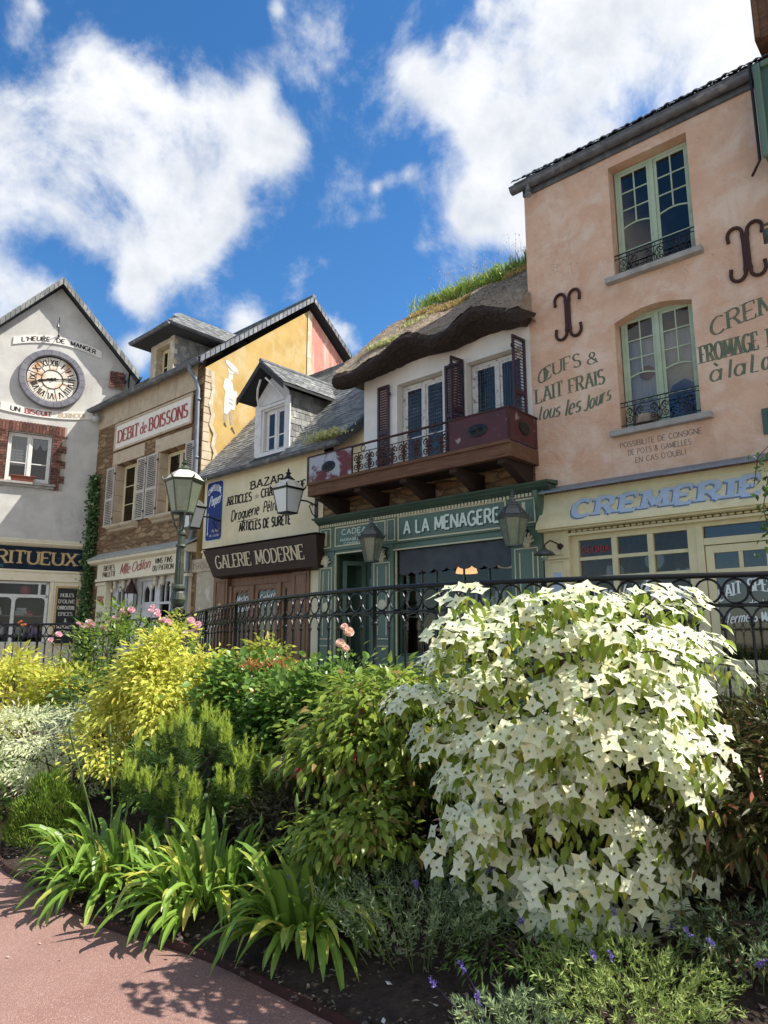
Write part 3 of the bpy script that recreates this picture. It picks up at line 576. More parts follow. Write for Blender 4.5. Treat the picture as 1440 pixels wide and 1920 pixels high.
for (cx, cz) in ((-2.85, 7.15), (.0, 7.2)):      # curled wall anchors
    mb = MB()
    for sg in (1, -1):
        pts = [(cx+sg*x, cz+z) for x, z in [(.225, .22)]+arc(.135, .31, .10, .115, -10, 200, 12)+[(.03, .2), (.03, 0), (.03, -.2)]+arc(.135, -.31, .10, .115, 160, 370, 12)+[(.225, -.22)]]
        mb.tube([(x, -.03, z) for x, z in pts], .027, 8)
    mb.box(cx-.05, cx+.05, -.05, -.012, cz-.29, cz+.29); mb.build('wall_anchor', M['rust'], H, F, bevel=.004)
mb = MB()
kw = dict(y=0, w=.17, c=.35, serif=True)
text(mb, 'ŒUFS', -3.48, -2.68, 6.03, .235, z1=6.16, sag=.06, **kw); text(mb, '&', -2.55, -2.36, 6.15, .2, z1=6.15, **kw)
text(mb, 'LAIT', -3.54, -3.03, 5.70, .26, z1=5.74, **kw); text(mb, 'FRAIS', -2.9, -2.28, 5.74, .25, z1=5.76, **kw)
text(mb, 'tous', -3.52, -3.12, 5.40, .25, z1=5.38, slant=.25, w=.15, c=.35); text(mb, 'les', -3.0, -2.74, 5.36, .27, z1=5.38, slant=.25, w=.15, c=.35); text(mb, 'Jours', -2.66, -2.2, 5.36, .24, z1=5.46, slant=.2, w=.15, c=.35)
text(mb, 'CREMERIE', -.58, 1.0, 6.04, .27, z1=6.04, sag=.13, **kw); text(mb, 'FROMAGE', -.76, .02, 5.68, .27, **kw); text(mb, 'BLANC', .16, .75, 5.68, .27, **kw)
text(mb, 'à', -.66, -.52, 5.36, .27, slant=.15, w=.15, c=.35); text(mb, 'la', -.40, -.2, 5.36, .27, slant=.15, w=.15, c=.35); text(mb, 'Louche', -.1, .62, 5.36, .27, slant=.15, w=.15, c=.35)
mb.build('lettering', M['greenletter'], H, F)
mb = MB()
for (s, a, b, z, h) in (('POSSIBILITE DE CONSIGNE', -2.08, -.84, 4.615, .085), ('DE POTS & GAMELLES', -1.96, -1.0, 4.475, .085), ("EN CAS D'OUBLI", -1.85, -1.09, 4.335, .085)): text(mb, s, a, b, z, h, w=.13, c=.8)
mb.build('lettering', M['greyletter'], H, F)
# shopfront of the creamery
mb = MB(); mb.hexa([(-3.4, -.32, 4.0), (1.2, -.32, 4.0), (1.2, 0, 4.12), (-3.4, 0, 4.12)], [(-3.4, -.32, 4.03), (1.2, -.32, 4.03), (1.2, 0, 4.16), (-3.4, 0, 4.16)]); mb.build('ledge', M['lead'], H, F)
prof = [(.10, 4.02), (.11, 3.9), (.13, 3.8), (.17, 3.69), (.235, 3.59), (.30, 3.52), (.335, 3.45), (.34, 3.40), (.28, 3.395), (.28, 3.37), (.0, 3.37)]
def prof_o(z):
    for (o0, z0), (o1, z1) in zip(prof[:7], prof[1:8]):
        if z1 <= z <= z0: return o0+(o1-o0)*(z0-z)/(z0-z1)
    return .1 if z > 4 else .34
mb = MB(); mb.loft([[(x, -o, z) for (o, z) in prof] for x in (-3.47, 1.2)])
mb.add([(-3.47, -o, z) for (o, z) in prof]+[(-3.47, 0, 4.02)], [tuple(range(len(prof)+1))])
for zz in (3.93, 3.62): mb.box(-3.47, 1.2, -prof_o(zz)-.003, -prof_o(zz)+.02, zz-.004, zz+.004)
fa = mb.build('fascia', M['creampaint'], H, F)
Pf = lambda off: (lambda a, b, k: (a, -prof_o(b)-off-.0004*k, b))
def text_curved(mb, s, x0, x1, z0, h, off, dx=0, dz=0):
    t = MB(); text(t, s, x0, x1, z0, h, w=.33, c=.55, serif=True, P=lambda a, b, k: (a, k, b), dx=dx, dz=dz, gap=.36)
    # cut each face into vertical slices so that the paint follows the bowed board
    for f in t.f:
        q = [t.v[i] for i in f]
        if len(q) != 4: continue
        n = 6; ks = [v[1] for v in q]; k = ks[0]
        L = [(q[0][0]+(q[3][0]-q[0][0])*i/n, q[0][2]+(q[3][2]-q[0][2])*i/n) for i in range(n+1)]; Q = [(q[1][0]+(q[2][0]-q[1][0])*i/n, q[1][2]+(q[2][2]-q[1][2])*i/n) for i in range(n+1)]
        mb.loft([[(a, -prof_o(b)-off-.0004*k, b), (c, -prof_o(d)-off-.0004*k, d)] for (a, b), (c, d) in zip(L, Q)])
mb = MB(); text_curved(mb, 'CREMERIE', -2.84, -.1, 3.55, .29, .006, -.022, -.022); mb.build('lettering', M['dkblue'], fa, F)
mb = MB(); text_curved(mb, 'CREMERIE', -2.84, -.1, 3.55, .29, .010); mb.build('lettering', M['blueprint'], fa, F)
mb = MB()
for i in range(40): mb.lathe([(.012, -.04), (.02, 0), (.012, .04)], (-2.9+i*.1, -.12, 3.345), 6, axis='x')
mb.box(-3.0, 1.2, -.14, -.02, 3.28, 3.32); mb.build('cornice_rope', M['creampaint'], fa, F)
mb = MB(); mb.box(-3.45, -3.0, -.12, .06, ZS, 3.37); moulding(mb, -3.36, -3.09, 2.98, 3.28, -.12, .035, .02); moulding(mb, -3.38, -3.07, 1.2, 2.9, -.12, .03, .02); mb.box(-3.48, -2.97, -.15, -.12, 2.915, 2.96); mb.box(-3.48, -2.97, -.16, -.12, ZS, 1.0)
mb.build('pilaster', M['creampaint'], H, F, bevel=.006)
mb = MB(); mb.box(-3.3, -3.15, -.124, -.121, 2.0, 2.7); n_ = mb.build('notice', M['blueprint'], H, F)
WX = (-2.86, -1.08)
mb = MB(); mb.frame4(-3.0, -1.04, 1.28, 3.32, -.02, .1, .12); mb.box(-3.0, -1.04, -.02, .1, ZS, 1.28)
xs = [-2.88, -2.28, -1.71, -1.16]
for x in (-2.28, -1.71): mb.box(x-.045, x+.045, -.01, .09, 1.4, 3.2)
for z in (2.90, 2.585): mb.box(-2.88, -1.16, 0, .08, z-.028, z+.028)
for k in range(4): mb.box(-2.9, -1.1, -.028, -.021, .72+k*.135, .84+k*.135)
sw = mb.build('shop_window', M['creampaint'], H, F, bevel=.006)
pane(-2.88, -1.16, 1.4, 3.2, .045, M['clearglass'], sw, F)
mb = MB()
text(mb, 'OEUFS', -2.78, -2.36, 2.22, .15, y=.03, w=.2, c=.8); text(mb, 'FROMAGES', -1.67, -1.18, 2.22, .15, y=.03, w=.2, c=.8); text(mb, 'faisselle', -2.24, -1.76, 2.2, .22, z1=2.34, y=.03, w=.13, c=.7, slant=.3)
mb.build('lettering', M['whiteletter'], sw, F)
mb = MB(); text(mb, 'GLORIA', -2.83, -2.38, 3.0, .1, z1=2.99, y=.035, w=.2, c=.6); mb.build('lettering', M['redletter'], sw, F)
mb = MB()   # entrance door beside it
mb.box(-1.04, -.94, -.03, .1, ZS, 3.32); mb.box(1.0, 1.2, -.03, .1, ZS, 3.37); mb.box(-.94, 1.0, -.02, .09, 2.95, 3.05); mb.box(-.94, 1.0, -.02, .09, 3.22, 3.32)
mb.frame4(-.93, .35, ZS+.02, 2.94, .0, .07, .11); mb.box(-.82, .24, .005, .065, 2.52, 2.60)
for x in (-.47, -.12): mb.box(x-.028, x+.028, .008, .062, 2.6, 2.83)
mb.box(-.82, .24, .005, .065, 1.2, 1.34); mb.box(-.82, .24, .025, .055, ZS+.13, 1.2); moulding(mb, -.8, .22, ZS+.15, 1.18, .025, .03, .015)
for k in range(3): mb.box(-.77, .19, .016, .0245, .84+k*.11, .93+k*.11)
mb.frame4(.36, 1.0, ZS+.02, 2.94, .0, .07, .1)
dr = mb.build('door', M['creampaint'], H, F, bevel=.006)
pane(-.94, 1.0, 3.05, 3.22, .035, M['darkglass'], dr, F); pane(-.82, .24, 2.60, 2.83, .036, M['darkglass'], dr, F); pane(-.82, .24, 1.34, 2.52, .036, M['darkglass'], dr, F); pane(.46, .9, ZS+.12, 2.84, .036, M['darkglass'], dr, F)
mb = MB(); text(mb, 'LAIT SPECIAL', -.80, .15, 2.14, .17, z1=2.14, sag=.13, y=.025, w=.17, c=.4, serif=True); text(mb, 'de la', -.42, -.18, 2.06, .09, y=.025, w=.15, c=.8)
text(mb, 'ferme', -.74, -.45, 1.83, .13, z1=1.86, y=.025, w=.13, c=.5, slant=.3); text(mb, 'S. MARGUERITE', -.38, .22, 1.86, .12, y=.025, w=.18, c=.8); mb.build('lettering', M['whiteletter'], dr, F)
mb = MB(); mb.tube([(.27, -.02, 1.75), (.27, -.05, 1.73), (.27, -.05, 1.62), (.27, -.02, 1.6)], .012, 8); mb.build('handle', M['iron'], dr, F)
# picture standing in the lower window, plain patches of colour
mb = MB(); mb.quad((-1.97, .3, 4.95), (-.9, .3, 4.95), (-.9, .3, 6.45), (-1.97, .3, 6.45)); pic = mb.build('window_screen', M['curtain'], H, F)
mb = MB(); mb.prism([(-1.42+.0, 4.98), (-.94, 4.98), (-.94, 5.5), (-1.1, 5.62), (-1.3, 5.55), (-1.42, 5.3)], .285, .295); mb.build('colour_patch', M['enamelblue'], pic, F)
mb = MB(); mb.prism([(-1.4, 5.42), (-1.0, 5.42), (-.98, 5.8), (-1.14, 6.02), (-1.36, 5.92)], .286, .296); mb.build('colour_patch', M['ivorytrim'], pic, F)
mb = MB(); mb.lathe([(.001, -.02), (.12, -.02), (.12, .0), (.001, .0)], (-1.68, .285, 5.86), 16, axis='y'); mb.build('colour_patch', M['terracotta'], pic, F)
mb = MB(); mb.lathe([(.001, -.02), (.2, -.02), (.18, .12), (.001, .12)], (-1.72, .2, 5.0), 14); mb.build('basket', M['thatch'], pic, F)

# goods and lamps inside the creamery window
mb = MB(); mb.lathe([(.001, 0), (.15, 0), (.16, .02), (.16, .05), (.001, .05)], (-1.9, .6, 2.86), 24, axis='y'); mb.tube([(-1.9, .59, 2.86), (-1.9, .59, 2.97)], .008, 5); mb.box(-1.91, -1.89, .62, .66, 3.0, 3.3)
tag(mb.build('shop_scale', M['boxwhite'], None, F, base=(-1.9, .6, 2.7)), 'round white hanging scale dial inside the yellow shopfront window', 'scale')
for i, (x, z) in enumerate([(-2.6, 2.62), (-2.42, 2.62), (-2.0, 2.45), (-1.5, 2.5), (-1.35, 2.5)]):
    mb = MB(); mb.lathe([(.001, 0), (.05, 0), (.06, .03), (.06, .13), (.04, .16), (.04, .19), (.001, .19)], (x, .5, z), 12)
    tag(mb.build('jar', M['boxwhite'], None, F, base=(x, .5, z)), 'small white pot standing inside the yellow shopfront window', 'pot', 'pots inside the creamery window')
mb = MB()
for z in (2.60, 2.43): mb.new().box(-2.85, -1.15, .42, .62, z-.02, z)
mb.build('shelf', M['dim'], H, F)

# ---------------------------------------------------------------- hardware shop (thatch above, green below)
H = thing('thatched_house', 'thatched white house with plum shutters and balcony above a green shopfront', 'house', (-6, 0, ZS), F)
w1, w2 = rect(-6.79, -5.6, 5.0, 6.88), rect(-5.03, -3.8, 5.0, 6.87)
mb = MB(); wall(mb, rect(-7.74, -3.62, 4.86, 7.5), [w1, w2], 0, .24); mb.quad((-7.74, 0, 4.86), (-7.74, 5, 4.86), (-7.74, 5, 7.4), (-7.74, 0, 7.4)); mb.build('wall', M['white'], H, F)
mb = MB(); mb.quad((-8.98, .02, 4.1), (-3.62, .02, 4.1), (-3.62, .02, 4.87), (-8.98, .02, 4.87)); mb.quad((-9.0, 0, ZS), (-9.0, 5, ZS), (-9.0, 5, 5.6), (-9.0, 0, 5.6)); mb.quad((-9, 5, ZS), (-3.62, 5, ZS), (-3.62, 5, 8.2), (-9, 5, 8.2)); mb.build('stone_wall', M['rubble'], H, F)
mb = MB(); mb.prism([(-8.95, 4.88), (-7.73, 4.88), (-7.73, 6.48), (-8.95, 6.0)], .25, .3); mb.build('side_wall', M['cream'], H, F)
mb = MB()
def XL(y): return -3.66+.28*max(0, -y)      # the neighbour's corner stops the roof
def wave(x): return .30*math.exp(-((x+6.16)/.55)**2)+.34*math.exp(-((x+4.45)/.6)**2)-.02-.02*(x+5.5)-.10*math.exp(-((x+7.6)/.4)**2)
xs = [-8.15+.09*i for i in range(53)]; shf = lambda x: .12*max(0, min(1, (-4.6-x)/2)); rows = []
for x in xs:
    w_ = wave(x); end = max(0, 1-(x+8.15)/.35); e = .18*end
    pr = [(.02, 7.22+.25*w_), (-.25, 7.10+.6*w_), (-.46, 7.04+w_), (-.56, 7.08+w_), (-.60, 7.16+w_), (-.59, 7.25+w_), (-.52, 7.36+w_)]
    rows.append([(min(x, XL(y)), y, z-e*.4+random.uniform(-.012, .012)) for y, z in pr])
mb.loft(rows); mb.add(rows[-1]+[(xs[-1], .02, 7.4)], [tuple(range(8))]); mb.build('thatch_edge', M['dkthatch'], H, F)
mb = MB(); rows = []; TH = []
for x in xs:
    w_ = wave(x); r = []
    for j in range(25):
        t = j/24; y = -.52+3.1*t; z = 7.36+w_*max(0, 1-t*1.9)**1.3+2.62*t+.16*math.sin(PI*t)+.035*math.sin(5*x+7*t)+random.uniform(-.012, .012)
        hip = max(0, .25-.5*t)*0
        r.append((min(x-shf(x)*t, XL(y)), y, z))
    TH.append(r); rows.append(r+[(min(x-shf(x), -3.63), 3.0, 9.9), (min(x-shf(x), -3.63), 5.4, 7.4)])
mb.loft(rows); mb.add(rows[0]+[(-8.15, .1, 7.2)], [tuple(range(len(rows[0])+1))]); mb.add(rows[-1]+[(xs[-1], .1, 7.2)], [tuple(range(len(rows[0])+1))]); rf = mb.build('roof', M['thatch'], H, F)
mb = MB()   # loose reed ends
for k in range(15000):
    i = random.randrange(52); j = random.randrange(24); a, b = random.random(), random.random()
    p = Vector(TH[i][j]).lerp(Vector(TH[i+1][j]), a).lerp(Vector(TH[i][j+1]), b*.98); t = (Vector(TH[i][j+1])-Vector(TH[i][j])).normalized()
    t = (t+Vector((random.uniform(-.5, .5), 0, random.uniform(-.02, .25)))).normalized(); l = random.uniform(.05, .15); s_ = Vector((random.uniform(.6, 1), random.uniform(-.5, .5), random.uniform(-.4, .4)))*random.uniform(.003, .007)
    nn = Vector((0, -.62, .78))*random.uniform(.004, .03); q = p-t*l; mb.add([p-s_, p+s_, q+s_*.6+nn, q-s_*.6+nn], [(0, 1, 2, 3)])
for k in range(1500):   # ragged butt edge
    x = random.uniform(-8.1, -3.48); w_ = wave(x); f = random.random(); y0, z0 = -.50-.1*math.sin(PI*f), 7.03+w_+.33*f; l = random.uniform(.02, .07); s_ = .006
    mb.add([(x-s_, y0, z0), (x+s_, y0, z0), (x+s_+random.uniform(-.02, .02), y0-l*.6, z0-l*.8), (x-s_, y0-l*.6, z0-l*.8)], [(0, 1, 2, 3)]); mb.mi[-1] = 1
mb.build('loose_straw', [M['straw'], M['dkthatch']], rf, F)
for (a, b, z1) in ((-6.77, -5.62, 6.86), (-5.01, -3.82, 6.85)):
    o = casement(H, F, a, b, 5.0, z1, .17, M['flaky'], M['glass'], 'one', .07); m2 = MB(); cx = (a+b)/2
    for (p, q) in ((a+.13, cx-.09), (cx+.09, b-.13)):
        n = 7
        for i in range(1, n): x = p+(q-p)*i/n; m2.box(x-.003, x+.003, .183, .188, 5.78, z1-.13)
        for i in range(1, 12): z = 5.78+(z1-.13-5.78)*i/12; m2.box(p, q, .181, .186, z-.003, z+.003)
    m2.build('lead_lattice', M['zinc'], o, F)
for (a, b, ang) in ((-7.29, -6.97, 0), (-5.50, -5.10, 0)): shutter(H, F, a, b, 5.05, 6.92, -.07, M['plum'])
for (hx, ang, wd) in ((-5.06, 100, .34), (-3.70, 97, .36)):      # half open leaves standing out from the wall
    c_, s_ = math.cos(R(ang)), -math.sin(R(ang)); shutter(H, F, 0, wd, 5.05, 6.95, 0, M['plum'], P=lambda v, hx=hx, c_=c_, s_=s_: (hx+v[0]*c_+v[1]*s_, -.03+v[0]*s_-v[1]*c_, v[2]))
# balcony
mb = MB(); mb.box(-8.5, -3.54, -.92, -.80, 4.58, 4.84); mb.box(-8.5, -8.38, -.80, .0, 4.58, 4.84); mb.box(-3.66, -3.54, -.80, -.0, 4.58, 4.84); mb.box(-8.5, -3.54, -.96, -.921, 4.80, 4.86); bal = mb.build('balcony', M['beamwood'], H, F, bevel=.008)
mb = MB(); mb.box(-8.38, -3.66, -.80, .0, 4.66, 4.78)
for x in (-8.25, -7.1, -5.9, -4.75, -3.75):
    mb.new().prism([(-.86, 4.58), (.0, 4.58), (.0, 4.22), (-.2, 4.26), (-.42, 4.36), (-.66, 4.46), (-.86, 4.50)], x-.08, x+.08, 'x')
mb.build('bracket', M['underwood'], bal, F, bevel=.008)
for (a, b, m) in ((-8.5, -7.2, 'fadedmaroon'), (-4.78, -3.54, 'maroon')):
    mb = MB(); mb.box(a, b, -.92, -.895, 4.86, 5.41); mb.build('panel', M[m], bal, F)
    mb = MB(); cx = (a+b)/2-.02
    mb.v = []; mb.lathe([(.001, -.025), (.12, -.022), (.15, -.01), (.15, .0)], (0, 0, 0), 24, axis='y'); mb.v = [(cx+v[0]*1.35, -.921+v[1], 5.13+v[2]*.75) for v in mb.v]
    for k in range(10): mb.tube([(cx+.14*math.cos(k*PI/5)*t, -.945, 5.13+.075*math.sin(k*PI/5)*t) for t in (.2, .6, 1)], .012, 5)
    mb.build('medallion', M['iron'], bal, F)
mb = MB(); mb.box(-3.567, -3.542, -.895, -.02, 4.86, 5.41); mb.build('panel', M['maroon'], bal, F)
mb = MB(); mb.lathe([(.001, .0), (.15, .0), (.15, .012), (.12, .022), (.001, .025)], (0, 0, 0), 24, axis='x'); mb.v = [(-3.541+v[0], -.45+v[1]*1.2, 5.15+v[2]*.8) for v in mb.v]; mb.build('medallion', M['iron'], bal, F)
mb = MB(); mb.box(-8.52, -3.53, -.935, -.885, 5.41, 5.44); mb.box(-3.575, -3.53, -.885, 0, 5.41, 5.44); mb.box(-8.52, -8.475, -.885, 0, 5.41, 5.44)
for x in (-8.49, -7.2, -4.78, -3.56): mb.box(x-.015, x+.015, -.92, -.893, 4.85, 5.41) if x in (-7.2, -4.78) else mb.box(x-.022, x+.022, -.94, -.93, 4.85, 5.41)
mb.box(-7.185, -4.795, -.913, -.9, 5.26, 5.275); mb.box(-7.185, -4.795, -.913, -.9, 4.87, 4.885)
scrolls(mb, -7.17, -4.81, 4.885, 5.26, -.906, .0115, .30)
for i in range(4): cx = -6.9+i*.6; mb.tube([(cx+.06*math.cos(t*PI/5), -.906, 5.34+.06*math.sin(t*PI/5)) for t in range(10)], .008, 4, closed=True)
mb.build('railing', M['rust'], bal, F)
# green shopfront
mb = MB(); mb.hexa([(-8.97, -.36, 4.19), (-3.2, -.36, 4.19), (-3.2, .0, 4.19), (-8.97, .0, 4.19)], [(-8.97, -.38, 4.225), (-3.2, -.38, 4.225), (-3.2, .0, 4.27), (-8.97, .0, 4.27)])
mb.prism([(-.34, 4.189), (-.30, 4.14), (-.24, 4.11), (-.2, 4.08), (0, 4.08), (0, 4.189)], -8.93, -3.24, 'x'); mb.build('cornice', M['dgreen'], H, F)
mb = MB()
for i in range(74): x = -8.85+i*.0745; mb.box(x, x+.042, -.215, -.17, 4.02, 4.079)
mb.build('dentils', M['ivorytrim'], H, F)
mb = MB(); mb.box(-8.95, -3.42, -.17, .015, 3.5, 4.08); mb.box(-8.5, -7.35, -.13, .015, 3.42, 3.5); mb.box(-6.8, -4.05, -.13, .015, 3.36, 3.5)
for (a, b) in ((-8.95, -8.47), (-7.37, -6.78), (-4.07, -3.46)): mb.box(a, b, -.15, .015, ZS, 3.498)
mb.prism([(-.34, 4.08), (-.30, 3.95), (-.2, 3.75), (-.171, 3.6), (-.171, 4.08)], -3.5, -3.43, 'x')
mb.box(-6.75, -4.05, -.1, .1, ZS, 1.3)
gs = mb.build('shopfront', M['greenpaint'], H, F, bevel=.006)
mb = MB()
for (a, b) in ((-8.42, -6.95), (-6.63, -4.12)): mb.new(); moulding(mb, a, b, 3.57, 4.0, -.17, .03, .02) if a < -8 else moulding(mb, a, b, 3.53, 4.03, -.17, .03, .02)
for (a, b) in ((-8.88, -8.54), (-4.0, -3.55)): mb.new(); moulding(mb, a, b, 3.56, 4.0, -.17, .025, .018); mb.new().box((a+b)/2-.035, (a+b)/2+.035, -.18, -.1705, 3.62, 3.94)
mb.new(); moulding(mb, -6.92, -6.7, 3.56, 4.0, -.17, .02, .015)
for (a, b) in ((-8.9, -8.52), (-7.3, -6.86), (-4.0, -3.54)):
    mb.new(); moulding(mb, a, b, 1.62, 3.15, -.15, .022, .016); mb.new(); moulding(mb, a, b, .75, 1.5, -.15, .022, .016)
    mb.new().box(a+.09, a+.115, -.16, -.1505, 1.7, 3.07); mb.new().box(b-.115, b-.09, -.16, -.1505, 1.7, 3.07)
    mb.new().lathe([(.001, -.03), (.09, -.02), (.11, 0)], ((a+b)/2, -.151, 2.3), 20, axis='y')
mb.new().box(-8.44, -7.42, -.145, -.13, 3.42, 3.45); mb.new().box(-6.78, -4.1, -.145, -.131, 3.36, 3.39); mb.new().box(-8.46, -8.43, -.145, -.1, 1, 3.42); mb.new().box(-6.76, -6.73, -.11, -.08, 1.3, 3.36)
mb.build('moulding', M['ivorytrim'], gs, F, bevel=.004)
mb = MB()
for cx in (-8.71, -7.08, -3.75):
    mb.new()
    for k in range(7):
        a = R(20+140*k/6); mb.tube([(cx+.02*math.cos(a), -.165, 3.20+.03*math.sin(a)), (cx+.10*math.cos(a), -.20, 3.20+.12*math.sin(a)), (cx+.16*math.cos(a), -.175, 3.20+.21*math.sin(a))], [.015, .03, .02], 6)
    mb.lathe([(.001, -.05), (.05, -.03), (.07, 0)], (cx, -.151, 3.2), 10, axis='y')
mb.build('shell_ornament', M['ivorytrim'], gs, F, smooth=True)
mb = MB()
for k, (dx, dz) in enumerate(((-.022, -.018),)): text(mb, 'A LA MENAGERE', -6.47, -4.28, 3.66, .25, y=-.172, w=.21, c=.85, dx=dx+.04, dz=dz)
mb.build('lettering', M['blackletter'], gs, F)
mb = MB(); text(mb, 'A LA MENAGERE', -6.47, -4.28, 3.66, .25, y=-.176, w=.2, c=.85)
text(mb, 'CADEAUX', -8.22, -7.2, 3.82, .11, y=-.172, w=.16, c=.9); text(mb, 'POUR', -7.8, -7.55, 3.755, .04, y=-.172, w=.2, c=.9); text(mb, 'MARIAGES BAPTEMES', -8.25, -7.1, 3.68, .055, y=-.172, w=.2, c=.9); text(mb, 'COMMUNIONS', -8.15, -7.3, 3.60, .05, y=-.172, w=.2, c=.9)
mb.build('lettering', M['mintletter'], gs, F)
mb = MB(); mb.frame4(-6.75, -4.07, 1.3, 3.36, .0, .08, .06)
for x in (-6.2, -5.85, -5.2, -4.65): mb.box(x-.014, x+.014, .02, .06, 1.36, 3.3)
mb.box(-6.69, -4.13, .015, .065, 2.58, 2.62); gw = mb.build('shop_window', M['dgreen'], H, F, bevel=.004)
pane(-6.69, -4.13, 1.36, 3.3, .045, M['clearglass'], gw, F)
mb = MB(); rows = []; n = 90
for i in range(n+1):
    x = -6.7+2.58*i/n; ph = (i/n*9) % 1; zz = 2.93-.055*abs(math.sin(PI*ph))**.6+.02*math.sin(2*x)
    rows.append([(x, -.06+.012*math.sin(x*9), 3.35), (x, -.045+.012*math.sin(x*9+1), 3.1), (x, -.04+.015*math.sin(x*9+2), zz)])
mb.loft(rows); mb.build('blind', M['blind'], H, F)
mb = MB(); mb.quad((-8.47, .5, ZS), (-8.47, -.0, ZS), (-8.47, -.0, 3.42), (-8.47, .5, 3.42)); mb.quad((-7.37, -.0, ZS), (-7.37, .5, ZS), (-7.37, .5, 3.42), (-7.37, 0, 3.42)); mb.box(-8.47, -7.37, .5, .55, ZS, 3.42); mb.quad((-8.47, 0, 3.42), (-7.37, 0, 3.42), (-7.37, .5, 3.42), (-8.47, .5, 3.42))
mb.build('door_recess', M['dgreen'], H, F)
mb = MB(); mb.frame4(-8.40, -7.85, ZS+.02, 3.3, .02, .06, .1); mb.v = [(-8.42+(v[0]+8.40)*.55+.0, .06+(v[0]+8.40)*.75+v[1]*.3, v[2]) for v in mb.v]; d = mb.build('door', M['greenpaint'], H, F, bevel=.004)
mb = MB(); mb.frame4(-7.95, -7.42, ZS+.02, 2.9, .4, .45, .1); mb.box(-7.85, -7.52, .41, .44, ZS+.1, 1.4); d = mb.build('door', M['greenpaint'], H, F, bevel=.004); pane(-7.86, -7.5, 1.4, 2.8, .425, M['darkglass'], d, F)
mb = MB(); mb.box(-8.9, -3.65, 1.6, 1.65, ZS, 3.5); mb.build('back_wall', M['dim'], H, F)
for i, (x, y, z, mt, lab) in enumerate([(-5.75, .9, 2.92, 'lampshade', 'glowing orange lamp shade inside the green shopfront window'), (-4.7, .8, 2.96, 'paleshade', 'cream scalloped lamp shade inside the green shopfront window')]):
    mb = MB(); mb.lathe([(.06, .2), (.14, .17), (.2, .08), (.22, 0), (.19, .01), (.1, .12)], (x, y, z), 18); mb.tube([(x, y, z+.2), (x, y, 3.45)], .006, 5); tag(mb.build('lamp_shade', M[mt], None, F, base=(x, y, z)), lab, 'lamp')
mb = MB(); mb.box(-6.6, -4.15, .55, .95, 1.5, 1.54); mb.new().box(-6.6, -4.15, .55, .95, 2.2, 2.23); mb.build('shelf', M['dim'], H, F)
for i, (x, wx, wz) in enumerate([(-5.35, .2, .22), (-5.12, .18, .16), (-4.9, .22, .26), (-4.62, .2, .2), (-4.4, .16, .3), (-5.7, .15, .28)]):
    mb = MB(); mb.box(x, x+wx, .6, .8, 2.235, 2.235+wz); mb.box(x-.004, x+wx+.004, .596, .804, 2.235+wz, 2.25+wz); tag(mb.build('gift_box', M['boxwhite'], None, F, base=(x, .6, 2.23), bevel=.004), 'pale carton stacked on the shelf behind the green shop window', 'box', 'cartons in the green shop window')

# ---------------------------------------------------------------- bazaar (cream, slate roof, dormer)
H = thing('bazaar_house', 'low cream house with slate roof and white dormer above a dark wooden shopfront', 'house', (-11.4, 0, ZS), F)
mb = MB(); wall(mb, rect(-13.73, -9.0, 3.95, 6.11), [], 0); wall(mb, rect(-13.73, -9.0, ZS, 3.95), [rect(-13.1, -9.5, ZS, 3.4)], .02, .3); mb.quad((-13.73, 5.6, ZS), (-9, 5.6, ZS), (-9, 5.6, 5.9), (-13.73, 5.6, 5.9)); mb.box(-13.73, -9.0, -.03, .019, 3.90, 3.949); mb.build('wall', M['cream'], H, F)
mb = MB(); mb.box(-14.3, -13.2, -.03, .25, 3.4, 3.75); ln = mb.build('lintel', M['ashlar'], H, F, bevel=.01)
mb = MB(); text(mb, '1900', -14.1, -13.3, 3.48, .17, y=-.032, w=.13, c=.5, serif=True); mb.build('lettering', M['greyletter'], ln, F)
mb = MB(); mb.quad((-13.95, .015, ZS), (-13.1, .015, ZS), (-13.1, .015, 3.4), (-13.95, .015, 3.4)); mb.build('side_wall', M['oldplaster'], H, F)
ez, ey, ry, rz = 5.93, -.22, 2.8, 9.40
mb = MB(); mb.hexa([(-13.95, ey, ez-.06), (-7.74, ey, ez-.06), (-7.74, ry, rz-.06), (-13.95, ry, rz-.06)], [(-13.95, ey, ez-.01), (-7.74, ey, ez-.01), (-7.74, ry, rz-.01), (-13.95, ry, rz-.01)])
mb.hexa([(-13.95, ry, rz-.06), (-7.74, ry, rz-.06), (-7.74, 5.8, ez-.06), (-13.95, 5.8, ez-.06)], [(-13.95, ry, rz-.01), (-7.74, ry, rz-.01), (-7.74, 5.8, ez-.01), (-13.95, 5.8, ez-.01)])
# cut away the corner that would stand in front of the neighbour
V_ = Vector((0, ry-ey, rz-ez)); HL = V_.length
rf = None
mb2 = MB(); mb2.hexa([(-13.95, ey, ez-.06), (-8.27, ey, ez-.06), (-8.02, .35, ez+.57*1.149-.06), (-13.95, .35, ez+.57*1.149-.06)], [(-13.95, ey, ez-.01), (-8.27, ey, ez-.01), (-8.02, .35, ez+.57*1.149-.01), (-13.95, .35, ez+.57*1.149-.01)])
mb2.hexa([(-13.95, .35, ez+.57*1.149-.06), (-7.9, .35, ez+.57*1.149-.06), (-7.74, ry, rz-.06), (-13.95, ry, rz-.06)], [(-13.95, .35, ez+.57*1.149-.01), (-7.9, .35, ez+.57*1.149-.01), (-7.74, ry, rz-.01), (-13.95, ry, rz-.01)])
mb2.hexa([(-13.95, ry, rz-.06), (-7.74, ry, rz-.06), (-7.74, 5.8, ez-.06), (-13.95, 5.8, ez-.06)], [(-13.95, ry, rz-.01), (-7.74, ry, rz-.01), (-7.74, 5.8, ez-.01), (-13.95, 5.8, ez-.01)])
